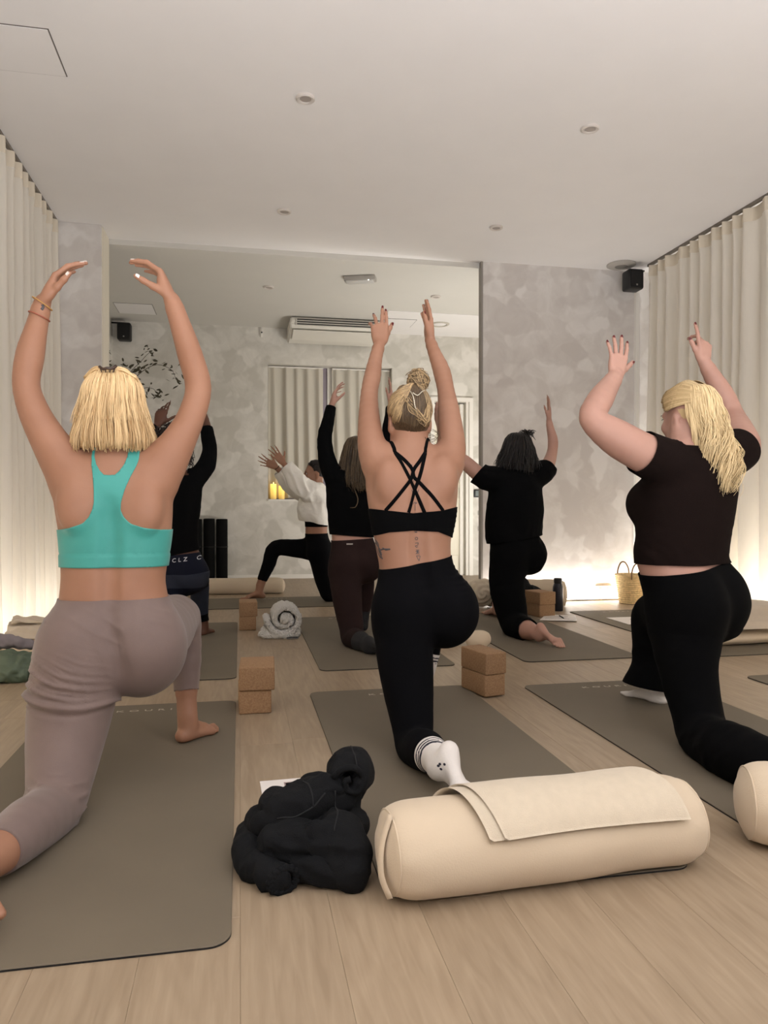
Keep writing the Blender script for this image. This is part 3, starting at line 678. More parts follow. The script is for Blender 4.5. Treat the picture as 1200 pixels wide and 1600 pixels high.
class Sdf:
    def __init__(s): s.g = {}; s.order = []; s.floor = None
    def grp(s, name, k=.02):
        s.g[name] = []; s.order.append((name, k)); return name
    def add(s, g, fn, c, R, k=.02, sub=False): s.g[g].append((fn, np.array(c, float), R, k, sub))
    def rc(s, g, a, b, ra, rb, k=.02, sub=False):
        a, b = np.array(a, float), np.array(b, float)
        s.add(g, lambda p: f_rc(p, a, b, ra, rb), (a + b) / 2, np.linalg.norm(b - a) / 2 + max(ra, rb), k, sub)
    def ell(s, g, c, r, Rm=None, k=.02, sub=False):
        c, r = np.array(c, float), np.array(r, float); Rt = np.eye(3) if Rm is None else np.array(Rm)
        s.add(g, lambda p: f_ell(p, c, Rt, r), c, r.max(), k, sub)
    def box(s, g, c, h, Rm, r, k=.02):
        c, h = np.array(c, float), np.array(h, float); Rt = np.array(Rm); s.add(g, lambda p: f_box(p, c, Rt, h, r), c, np.linalg.norm(h), k)
    def chain(s, g, ch, k=.02, n=None):
        ch = np.array(ch, float); Q = smooth_path(ch, n or (len(ch) * 2 - 1))
        for i in range(len(Q) - 1): s.rc(g, Q[i, :3], Q[i + 1, :3], Q[i, 3], Q[i + 1, 3], k)
    def group(s, name, P):
        d = np.full(len(P), .5)
        for fn, c, R, k, sub in s.g[name]:
            m = ((P - c) ** 2).sum(1) < (R + .09) ** 2
            if not m.any(): continue
            v = fn(P[m]); d[m] = smax(d[m], -v, k) if sub else smin(d[m], v, k)
        return d
    def eval(s, P, names=None):
        d = np.full(len(P), .5)
        for n, k in s.order:
            if names and n not in names: continue
            d = smin(d, s.group(n, P), k)
        if s.floor is not None: d = smax(d, s.floor - P[:, 2], .008)
        return d
    def bounds(s, names=None, pad=.03):
        lo, hi = np.full(3, 9e9), np.full(3, -9e9)
        for n, _ in s.order:
            if names and n not in names: continue
            for fn, c, R, k, sub in s.g[n]:
                if not sub: lo = np.minimum(lo, c - R); hi = np.maximum(hi, c + R)
        return lo - pad, hi + pad

def mesh_sdf(ev, lo, hi, h, nb=5):
    H = h * nb; n = np.ceil((hi - lo) / H).astype(int) + 1
    gi = np.stack(np.meshgrid(*[np.arange(k) for k in n], indexing='ij'), -1)
    cc = lo + (gi.reshape(-1, 3) + .5) * H - h * .5
    dc = ev(cc); act = np.abs(dc) < H * 1.25 + .012
    D = np.repeat(np.repeat(np.repeat(dc.reshape(n), nb, 0), nb, 1), nb, 2).astype(np.float32)
    ai = gi.reshape(-1, 3)[act]; sub = np.stack(np.meshgrid(*[np.arange(nb)] * 3, indexing='ij'), -1).reshape(-1, 3)
    ix = (ai[:, None] * nb + sub[None]).reshape(-1, 3); D[ix[:, 0], ix[:, 1], ix[:, 2]] = ev(lo + ix * h)
    I = (D < 0); s = np.zeros(tuple(k - 1 for k in D.shape), np.int8); cs = [(a, b, c) for a in (0, 1) for b in (0, 1) for c in (0, 1)]
    sh = D.shape
    for a, b, c in cs: s += I[a:sh[0] - 1 + a, b:sh[1] - 1 + b, c:sh[2] - 1 + c]
    cell = np.argwhere((s > 0) & (s < 8)); vals = np.stack([D[cell[:, 0] + a, cell[:, 1] + b, cell[:, 2] + c] for a, b, c in cs], 1)
    C8 = np.array(cs, float); acc = np.zeros((len(cell), 3)); cnt = np.zeros(len(cell))
    for i in range(8):
        for j in range(i + 1, 8):
            if np.abs(C8[i] - C8[j]).sum() == 1:
                m = (vals[:, i] < 0) != (vals[:, j] < 0); t = vals[:, i] / (vals[:, i] - vals[:, j] + 1e-12)
                acc[m] += (C8[i] + (C8[j] - C8[i]) * t[:, None])[m]; cnt[m] += 1
    V = lo + (cell + acc / cnt[:, None]) * h
    im = np.full(s.shape, -1, np.int32); im[cell[:, 0], cell[:, 1], cell[:, 2]] = np.arange(len(cell))
    Q = []
    for ax in range(3):
        b, c = (ax + 1) % 3, (ax + 2) % 3; e = np.eye(3, dtype=int)
        sl0 = [slice(1, -1)] * 3; sl1 = [slice(1, -1)] * 3; sl0[ax] = slice(0, -1); sl1[ax] = slice(1, None)
        A, B = I[tuple(sl0)], I[tuple(sl1)]; w = np.argwhere(A != B); fl_ = A[w[:, 0], w[:, 1], w[:, 2]]
        p = w + 1; p[:, ax] -= 1
        g = lambda q: im[q[:, 0], q[:, 1], q[:, 2]]
        q0, q1, q2, q3 = g(p - e[b] - e[c]), g(p - e[c]), g(p), g(p - e[b])
        f = np.stack([q0, q1, q2, q3], 1); f[~fl_] = f[~fl_][:, ::-1]; Q.append(f)
    Q = np.concatenate(Q); Q = Q[(Q >= 0).all(1)]
    c = V.mean(0); a = V - c; vol = (a[Q[:, 0]] * np.cross(a[Q[:, 1]], a[Q[:, 2]])).sum() + (a[Q[:, 0]] * np.cross(a[Q[:, 2]], a[Q[:, 3]])).sum()
    return V, (Q if vol > 0 else Q[:, ::-1].copy())
def lap(V, Q, it=1, lam=.5):
    k = Q.shape[1]; e = np.concatenate([Q[:, [i, (i + 1) % k]] for i in range(k)]); 
    for _ in range(it):
        acc = np.zeros_like(V); n = np.bincount(e.ravel(), minlength=len(V)).astype(float)
        for a in range(3): acc[:, a] = np.bincount(e[:, 0], V[e[:, 1], a], len(V)) + np.bincount(e[:, 1], V[e[:, 0], a], len(V))
        V = V + lam * (acc / np.maximum(n, 1)[:, None] - V)
    return V
def tris(Q):
    return np.concatenate([Q[:, [0, 1, 2]], Q[:, [0, 2, 3]]]) if Q.shape[1] == 4 else Q
def normals(V, T):
    fn = np.cross(V[T[:, 1]] - V[T[:, 0]], V[T[:, 2]] - V[T[:, 0]]); N = np.zeros_like(V)
    for i in range(3):
        for a in range(3): N[:, a] += np.bincount(T[:, i], fn[:, a], len(V))
    return N / (np.linalg.norm(N, axis=1)[:, None] + 1e-12)
def clip(V, T, f, extra=()):
    """keep the part of the triangle mesh where f > 0; returns V, T, extras, boundary edge list"""
    f = np.where(np.abs(f) < 1e-7, 1e-7, f); pos = f > 0; n = pos[T].sum(1)
    full = T[n == 3]; new = {}; out = []; cutE = []; base = len(V); ev = []
    def cv(i, j):
        k = (i, j) if i < j else (j, i)
        if k not in new: new[k] = base + len(ev); ev.append((k[0], k[1], f[k[0]] / (f[k[0]] - f[k[1]])))
        return new[k]
    for t in T[(n > 0) & (n < 3)].tolist():
        p = [pos[i] for i in t]
        if sum(p) == 1:
            i = p.index(True); a, b, c = t[i], t[(i + 1) % 3], t[(i + 2) % 3]; x, y = cv(a, b), cv(a, c); out.append((a, x, y)); cutE.append((x, y))
        else:
            i = p.index(False); a, b, c = t[i], t[(i + 1) % 3], t[(i + 2) % 3]; x, y = cv(a, b), cv(a, c); out += [(x, b, c), (x, c, y)]; cutE.append((y, x))
    A = [V] + list(extra)
    if ev:
        e = np.array([(a, b) for a, b, _ in ev]); t = np.array([q for _, _, q in ev])[:, None]
        A = [np.concatenate([x, x[e[:, 0]] * (1 - t) + x[e[:, 1]] * t]) for x in A]
    T2 = np.concatenate([full, np.array(out, dtype=np.int64).reshape(-1, 3)]); cutE = np.array(cutE, dtype=np.int64).reshape(-1, 2)
    used = np.unique(T2); rm = np.full(len(A[0]), -1); rm[used] = np.arange(len(used))
    return [x[used] for x in A], rm[T2], rm[cutE] if len(cutE) else cutE
def shell(name, V, T, N, f, off, m, parent, rim=.006, attr=None):
    (V2, N2, O2), T2, ce = clip(V, T, f, (N, np.broadcast_to(np.asarray(off, float).reshape(-1, 1), (len(V), 1)).copy()))
    P = V2 + N2 * O2; P[:, 2] = np.maximum(P[:, 2], .0063)
    if len(ce):
        b = np.unique(ce); mp = np.full(len(P), -1); mp[b] = np.arange(len(b)) + len(P)
        P = np.concatenate([P, P[b] - N2[b] * np.minimum(rim, O2[b] + .002)]); q = np.stack([ce[:, 1], ce[:, 0], mp[ce[:, 0]], mp[ce[:, 1]]], 1)
        T2 = np.concatenate([T2, q[:, [0, 1, 2]], q[:, [0, 2, 3]]])
    return mk(name, P, T2, m, parent)
def blob(name, S, h, m, parent=None, disp=None, it=1, **kw):
    lo, hi = S.bounds(); V, Q = mesh_sdf(lambda p: S.eval(p), lo, hi, h); V = lap(V, Q, it); T = tris(Q)
    if disp is not None: V = V + normals(V, T) * disp(V)[:, None]
    V[:, 2] = np.maximum(V[:, 2], S.floor if S.floor is not None else -9)
    return mk(name, V, T, m, parent, **kw)

# ------------------------------------------------------------------ soft piles
def crumple(freq, amp, seed=0, ani=(1, 1, 1)):
    def d(V):
        w = np.stack([vnoise(V * freq * .6 + 9 * i, seed + i) for i in range(3)], 1) * .5
        n = vnoise(V * freq * np.array(ani) + w * 2.2, seed + 5); n2 = vnoise(V * freq * 2.1 + w * 3, seed + 6)
        return amp * ((1 - 2 * np.abs(n)) * .75 + .35 * (1 - 2 * np.abs(n2)))
    return d
def pile(name, label, cat, base, bits, h, m, disp, part='cloth', floor=.001, group=None, extra=None):
    g = empty(name, base, label, cat, group); S = Sdf(); S.grp('a'); S.floor = base[2] + floor
    for pts, r, k in bits: S.chain('a', [tuple(p) + ((r[i] if isinstance(r, (list, tuple)) else r),) for i, p in enumerate(pts)], k)
    blob(part, S, h, m, g, disp); return g
# black hoodie in the foreground: rolled hood on top, folded panels, sleeve with ribbed cuff at lower left
g = empty('hoodie', (.17, 1.80, 0), 'crumpled black hoodie lying on the floor beside the foreground bolster', 'hoodie')
S = Sdf(); S.grp('a'); S.floor = .001
def rotm(ax, ay, az): return np.array(Matrix.Rotation(math.radians(az), 3, 'Z') @ Matrix.Rotation(math.radians(ay), 3, 'Y') @ Matrix.Rotation(math.radians(ax), 3, 'X'))
for c_, r_, e_, k_ in (
    ((.185, 1.84, .06), (.125, .12, .075), (0, 0, 20), .02), ((.232, 1.72, .065), (.055, .10, .075), (10, 0, 10), .008),
    ((.15, 1.80, .145), (.095, .052, .042), (28, -18, 14), .005), ((.215, 1.835, .150), (.075, .045, .040), (25, 14, -30), .005),
    ((.262, 1.90, .10), (.036, .08, .085), (0, 10, 5), .006), ((.095, 1.83, .115), (.042, .05, .055), (20, -30, 0), .005),
    ((.125, 1.735, .075), (.085, .050, .055), (20, 0, -8), .005), ((.20, 1.715, .075), (.05, .045, .06), (30, 10, 35), .005),
    ((.055, 1.84, .075), (.038, .055, .050), (0, -30, 10), .005), ((.115, 1.93, .06), (.06, .05, .05), (0, 0, 0), .01), ((.245, 1.655, .04), (.04, .04, .04), (0, 0, 0), .008)):
    S.ell('a', c_, r_, rotm(*e_), k_)
for pts, r, k in (([(.262, 1.835, .175), (.275, 1.87, .185), (.288, 1.92, .165), (.295, 1.96, .12)], [.046, .050, .048, .04], .008),
    ([(.035, 1.86, .05), (.022, 1.79, .04), (.045, 1.72, .032), (.085, 1.672, .030)], [.036, .036, .032, .028], .005),
    ([(.05, 1.80, .098), (.085, 1.775, .112), (.13, 1.765, .095)], [.020, .024, .018], .004),
    ([(.16, 1.79, .178), (.20, 1.80, .186), (.235, 1.80, .17)], [.014, .018, .014], .004),
    ([(.17, 1.70, .115), (.225, 1.685, .10), (.262, 1.675, .075)], [.018, .020, .014], .004),
    ([(.09, 1.765, .045), (.15, 1.69, .035), (.21, 1.665, .03)], [.03, .032, .03], .005)):
    S.chain('a', [tuple(q) + (r[i],) for i, q in enumerate(pts)], k)
S.ell('a', (.262, 1.805, .188), (.020, .05, .018), rotm(12, 0, -10), .006, True)
def hood_d(V):
    w = np.stack([vnoise(V * 9 + 7 * i, 60 + i) for i in range(3)], 1) * .35
    q = V @ rotm(20, 15, 35)
    return .0045 * (1 - 2 * np.abs(vnoise(np.stack([q[:, 0] * 5, q[:, 1] * 13, q[:, 2] * 13], 1) + w * 2, 64))) + crumple(13, .0085, 68)(V) + crumple(40, .0009, 66)(V)
blob('cloth', S, .0045, M_HOODIE, g, hood_d)
a_ = np.linspace(0, 2 * np.pi, 61); rib = 1 + .07 * np.sin(a_ * 15)
V, Fq = tube_vf(np.stack([.094 + .030 * np.cos(a_) * rib, 1.658 + .012 * np.cos(a_), .030 + .026 * np.sin(a_) * rib], 1), .0085, 7); V[:, 2] = np.maximum(V[:, 2], .001)
mk('ribbed_cuff', V, Fq, M_HOODIE, g)
tube('hood_edge', smooth_path([(.225, 1.80, .20), (.245, 1.79, .222), (.275, 1.79, .222), (.295, 1.80, .195), (.285, 1.795, .165), (.258, 1.79, .168), (.252, 1.79, .19), (.266, 1.79, .196)], 40), .0085, M_HOODIE, g, 8)
hb = [o for o in g.children if o.name.startswith('cloth')][0]; hv = [Vector(v.co) + ORG[g.name] for v in hb.data.vertices]; hbv = BVHTree.FromPolygons(hv, [list(q.vertices) for q in hb.data.polygons])
for nm_, pts in (('pocket_seam', [(.085, 1.74), (.13, 1.735), (.17, 1.75), (.20, 1.78)]), ('pocket_seam', [(.17, 1.75), (.165, 1.79), (.15, 1.83)]), ('side_seam', [(.21, 1.66), (.225, 1.72), (.225, 1.79)]), ('hood_seam', [(.285, 1.83), (.282, 1.88), (.28, 1.94)])):
    Q = []
    for x, y in smooth_path([q + (0,) for q in pts], 22)[:, :2]:
        h_ = hbv.ray_cast(Vector((x, y - .25, .60)), Vector((0, .25, -.45)).normalized())
        if h_[0]: Q.append(np.array(h_[0]) + np.array(h_[1]) * .0006)
    if len(Q) > 4:
        Q = np.array(Q); Q[1:-1] = (Q[:-2] + Q[1:-1] * 2 + Q[2:]) / 4; tube(nm_, Q, .0020, mat('seam_thread', srgb(22, 23, 25), .9), g, 5)
# papers
def paper(label, pts, z=.0008, pr=None, group='sheets of paper on the floor'):
    P = np.array(pts, float); c = P.mean(0); g = empty('paper_sheet', (c[0], c[1], z), label, 'paper', group)
    V = [(x, y, z) for x, y in P] + [(x, y, z + .0012) for x, y in P]; mk('sheet', V, [(0, 3, 2, 1), (4, 5, 6, 7)] + [(i, (i + 1) % 4, 4 + (i + 1) % 4, 4 + i) for i in range(4)], M_PAPER, g, False)
    if pr:
        for (u0, u1, v0, v1, m) in pr:
            q = lambda u, v: tuple(P[0] * (1 - u) * (1 - v) + P[1] * u * (1 - v) + P[2] * u * v + P[3] * (1 - u) * v) + (z + .0015,)
            Vq = [q(u0, v0), q(u1, v0), q(u1, v1), q(u0, v1)]; mk('print', Vq, [(0, 1, 2, 3)], m, g, False)
    return g
MP1 = mat('print_pink', srgb(222, 196, 186), .7, .15, 30); MP2 = mat('print_ink', srgb(120, 110, 108), .7); MP3 = mat('print_frame', srgb(160, 140, 134), .7)
paper('white printed sheet under the black hoodie', [(.068, 2.13), (.30, 2.13), (.285, 2.36), (.060, 2.35)], .0008, [(.32, .98, .55, .88, MP3), (.34, .97, .58, .85, MP1), (.25, .33, .30, .325, MP2)])
paper('white sheet with a pen on it beside the second-row cork blocks', [(2.24, 5.30), (2.50, 5.20), (2.62, 5.48), (2.40, 5.56)], .0065, [(.1, .8, .3, .33, MP2), (.1, .7, .5, .53, MP2), (.1, .75, .7, .73, MP2)])
paper('white sheet lying on the far right yoga mat', [(2.80, 4.98), (3.05, 4.98), (3.05, 5.32), (2.80, 5.32)], .0066, [(.55, .9, .4, .7, MP3)])
g = empty('pen', (2.46, 5.40, .008), 'black pen lying on the paper by the second-row blocks', 'pen')
tube('barrel', [(2.45, 5.33, .0125), (2.475, 5.46, .0125)], .0045, M_BLACKPL, g); tube('tip', [(2.45, 5.33, .0125), (2.4475, 5.317, .0125)], [.0035, .001], M_STEEL, g)
# rolled towel
g = empty('rolled_towel', (.29, 5.02, 0), 'rolled white fluffy towel at the corner of the second-row middle mat', 'towel')
t = np.linspace(0, 1, 90); ang = -2.2 + t * 2 * np.pi * 1.85; rad = .024 + .084 * t
cx, cz = .29, .128
sec = np.stack([cx + rad * np.cos(-ang) * 1.08, cz + rad * np.sin(-ang) * .98], 1)
S = Sdf(); S.grp('a'); S.floor = .001
for i in range(len(sec) - 1):
    a, b_ = sec[i], sec[i + 1]; c = (a + b_) / 2; d = (b_ - a); ln = np.linalg.norm(d); d /= ln
    Rm = np.array([[d[0], 0, -d[1]], [0, 1, 0], [d[1], 0, d[0]]])
    S.box('a', (c[0], 5.04, c[1]), (ln * .75, .15, .0235), Rm, .021, .004)
S.rc('a', (cx, 4.905, cz), (cx, 5.15, cz), .030, .030, .006)
S.chain('a', [(.15, 4.97, .055, .017), (.22, 4.95, .045, .02), (.32, 4.94, .038, .02), (.38, 4.97, .05, .018)], .012)
S.chain('a', [(.135, 4.95, .028, .018), (.16, 4.93, .02, .016), (.24, 4.92, .018, .02), (.30, 4.91, .02, .022), (.36, 4.93, .03, .022)], .010)
S.box('a', (.27, 5.05, .03), (.12, .13, .025), np.eye(3), .02, .02)
blob('terry_roll', S, .005, M_TOWEL, g, lambda V: crumple(30, .005, 8)(V) + .004 * vnoise(V * 150, 9))
g = empty('phone', (.335, 4.905, 0), 'dark phone peeking out under the rolled towel', 'phone')
box('phone_body', (.30, 4.875, .001), (.375, 4.955, .009), M_BLACKPL, g, .003, 2); box('phone_edge', (.299, 4.873, .003), (.376, 4.876, .007), M_STEEL, g)
# left curtain pile
def left_drape(off, seed, a0, a1, x0, x1):
    def fn(u, v):
        a = np.radians(a0 + (a1 - a0) * v); x = x0 + (x1 - x0) * u + .03 * v; yc = 4.42 - .12 * (x + 1.26) / .38
        fold = .012 * (1 - np.abs(np.sin(v * 9 + u * 3.0 + seed + .8 * np.sin(u * 5)))) * 1.6 + .012 * (1 - np.abs(np.sin(v * 15 - u * 4 + seed * 2)))
        r = off + fold; return np.stack([x, yc - (.128 + r) * np.sin(a), .105 + (.103 + r) * np.cos(a)], -1)
    return fn
g = empty('blanket', (-1.08, 4.36, .21), 'greige blanket thrown over the bolster by the left curtain', 'blanket')
sheet('lower_fold', left_drape(.006, 1, -70, 62, -1.27, -.93), 60, 50, .012, M_GREYBED, g)
sheet('upper_fold', left_drape(.030, 3, -60, 20, -1.26, -.90), 60, 50, .016, M_GREYBED, g)
pile('jacket', 'crumpled green nylon jacket on the floor at the left edge', 'jacket', (-1.09, 4.02, 0), [
    ([(-1.24, 4.02, .060), (-1.13, 3.99, .065), (-1.0, 4.01, .055)], [.068, .072, .058], .03), ([(-1.22, 3.95, .04), (-1.08, 3.93, .04)], [.042, .04], .02)], .008, M_GREEN, crumple(15, .017, 21))
pile('scarf', 'mauve grey scarf bundled on top of the green jacket', 'scarf', (-1.2, 4.08, .12), [
    ([(-1.25, 4.07, .176), (-1.16, 4.06, .181), (-1.06, 4.08, .158)], [.026, .028, .018], .02)], .007, M_PURPLE, crumple(22, .010, 31))
# right folded bedding
def fold_slab(x0, x1, y0, y1, z, th, seed):
    def fn(u, v): return np.stack([x0 + (x1 - x0) * u, y0 + (y1 - y0) * v, z + .012 + .012 * np.sin(u * 5 + seed) * np.sin(v * 4) - .02 * (np.abs(u - .5) * 2) ** 4 - .02 * (np.abs(v - .5) * 2) ** 4], -1)
    return fn
g = empty('folded_bedding', (3.1, 4.2, .12), 'folded greige blanket stacked on the bolster at the right edge', 'blanket')
sheet('lower_fold', fold_slab(2.74, 3.40, 4.02, 4.36, .125, .04, 1), 40, 26, .045, M_GREYBED, g)
sheet('upper_fold', fold_slab(2.78, 3.38, 4.04, 4.38, .172, .04, 2), 40, 26, .085, M_GREYBED, g)
# black jacket and bottle, second row right
pile('jacket', 'black jacket heaped behind the second-row cork blocks', 'jacket', (2.30, 5.85, 0), [
    ([(2.15, 5.88, .16), (2.24, 5.86, .22), (2.34, 5.84, .16)], [.07, .085, .07], .03), ([(2.12, 5.82, .06), (2.3, 5.84, .08), (2.46, 5.87, .10)], [.07, .07, .05], .03), ([(2.38, 5.86, .16), (2.47, 5.88, .12), (2.50, 5.90, .08)], [.05, .045, .045], .02)], .009, M_HOODIE, crumple(10, .014, 41))
g = empty('water_bottle', (2.615, 5.80, 0), 'dark blue water bottle beside the second-row cork blocks', 'bottle')
lathe('bottle_body', [(.001, .0005), (.040, .0005), (.043, .006), (.043, .20), (.036, .225), (.030, .232), (.001, .232)], mat('navy_metal', srgb(20, 22, 34), .35), g, 26, (2.615, 5.80, 0))
lathe('bottle_cap', [(.001, .232), (.033, .232), (.034, .236), (.034, .27), (.030, .274), (.001, .274)], M_BLACKPL, g, 24, (2.615, 5.80, 0))
# knotted cream cushion by the wall end
pile('rolled_blanket', 'rolled cream blanket by the end of the plaster wall', 'blanket', (2.09, 6.12, 0), [([(1.99, 6.10, .13), (2.10, 6.12, .13), (2.2, 6.16, .12)], [.10, .105, .10], .03)], .009, M_CREAM2, lambda V: .012 * np.sin(np.hypot(V[:, 0] - 2.03, (V[:, 2] - .13) * 1.2) * 130 + 2 * np.arctan2(V[:, 2] - .13, V[:, 0] - 2.03)) * .5 + crumple(14, .006, 51)(V))
pile('cushion', 'small cream cushion peeking out right of the centre woman', 'cushion', (1.44, 4.40, 0), [([(1.41, 4.36, .05), (1.47, 4.36, .055)], [.048, .052], .02)], .008, M_CREAM, crumple(12, .006, 61))
# straw basket
g = empty('basket', (3.50, 6.12, 0), 'woven straw basket with looped handles beside the right curtain', 'basket')
S_ = 64; n = 70; V = []
for i in range(n):
    z = .003 + .262 * i / (n - 1); r = .100 + .040 * (i / (n - 1)) ** .9
    for j in range(S_):
        a = 2 * np.pi * j / S_; w = .0035 * math.sin(i * np.pi * 2 / 5) + .0022 * math.sin(a * 32 + (i // 5) * np.pi)
        V.append((3.47 + (r + w) * math.cos(a), 6.14 + (r * .9 + w) * math.sin(a), z))
Fq = [(i * S_ + j, i * S_ + (j + 1) % S_, (i + 1) * S_ + (j + 1) % S_, (i + 1) * S_ + j) for i in range(n - 1) for j in range(S_)] + [tuple(range(S_))[::-1]]
o0 = len(V); V += [(3.47 + (x - 3.47) * .93, 6.14 + (y - 6.14) * .93, z) for x, y, z in V[(n - 1) * S_:n * S_]]; Fq += [((n - 1) * S_ + j, (n - 1) * S_ + (j + 1) % S_, o0 + (j + 1) % S_, o0 + j) for j in range(S_)]
o1 = len(V); V += [(3.47 + .085 * math.cos(2 * np.pi * j / S_), 6.14 + .08 * math.sin(2 * np.pi * j / S_), .02) for j in range(S_)]; Fq += [(o0 + j, o0 + (j + 1) % S_, o1 + (j + 1) % S_, o1 + j) for j in range(S_)] + [tuple(range(o1, o1 + S_))]
mk('woven_body', V, Fq, M_STRAW, g)
for y in (6.015, 6.265):
    tube('handle', smooth_path([(3.41, y, .225), (3.415, y, .30), (3.445, y, .36), (3.485, y, .36), (3.52, y, .30), (3.525, y, .225)], 26), .0065, mat('basket_cord', srgb(120, 92, 60), .8), g, 8)
# vase with dry branches, far left (vase itself is behind the woman in teal)
g = empty('branch_vase', (-1.12, 8.2, 0), 'tall vase with dry olive branches in the far left corner', 'plant')
lathe('vase', [(.001, .0005), (.09, .0005), (.12, .10), (.13, .35), (.10, .62), (.06, .78), (.07, .85), (.058, .85), (.05, .78), (.001, .75)], mat('stoneware', srgb(150, 140, 126), .7, .08, 12), g, 28, (-1.12, 8.2, 0))
ML = mat('olive_leaf', srgb(70, 64, 44), .65, .25, 30, obj_rand=.2); MB = mat('twig', srgb(62, 50, 38), .8)
def leaf_mesh():
    V = [(0, 0, 0), (.35, .16, .02), (.7, .15, .03), (1, 0, 0), (.7, -.15, .03), (.35, -.16, .02), (.5, 0, -.015)]
    me = bpy.data.meshes.new('leaf'); me.from_pydata(V, [], [(0, 6, 1), (1, 6, 2), (2, 6, 3), (3, 6, 4), (4, 6, 5), (5, 6, 0)]); me.materials.append(ML); return me
LM = leaf_mesh(); rr = random.Random(5); nl = 0
brs = [[(-1.12, 8.2, .8), (-1.22, 8.2, 1.6), (-1.33, 8.2, 2.2), (-1.36, 8.2, 2.55)], [(-1.12, 8.2, .8), (-1.18, 8.2, 1.7), (-1.12, 8.2, 2.15), (-.90, 8.2, 2.36), (-.72, 8.2, 2.33), (-.66, 8.2, 2.22)],
       [(-1.12, 8.2, .8), (-1.20, 8.2, 1.7), (-1.18, 8.2, 2.2), (-1.02, 8.2, 2.43), (-.94, 8.2, 2.52)], [(-1.12, 8.2, .8), (-1.15, 8.2, 1.7), (-1.05, 8.2, 2.1), (-.93, 8.2, 2.15), (-.86, 8.2, 2.08)],
       [(-1.12, 8.2, .8), (-1.25, 8.2, 1.7), (-1.30, 8.2, 2.1), (-1.2, 8.2, 2.38)]]
for bi, bp_ in enumerate(brs):
    bp_ = [(x, y + (.10 * (bi - 2)) * (z - .8) / 1.6, z) for x, y, z in bp_]
    P = smooth_path(bp_, 60); tube('branch', P, np.linspace(.008, .002, 60), MB, g, 6)
    for k in range(56):
        if nl >= 280: break
        i = int(26 + 33 * (k + rr.random()) / 46); p = P[min(i, 59)]
        q = bpy.data.objects.new('leaf', LM); COL.objects.link(q); q.parent = g
        q.location = Vector(p) - ORG[g.name] + Vector((rr.uniform(-.06, .06), rr.uniform(-.06, .06), rr.uniform(-.06, .06)))
        q.rotation_euler = (rr.uniform(0, 6.3), rr.uniform(-.9, .9), rr.uniform(0, 6.3)); s = rr.uniform(.05, .085); q.scale = (s, s, s); nl += 1

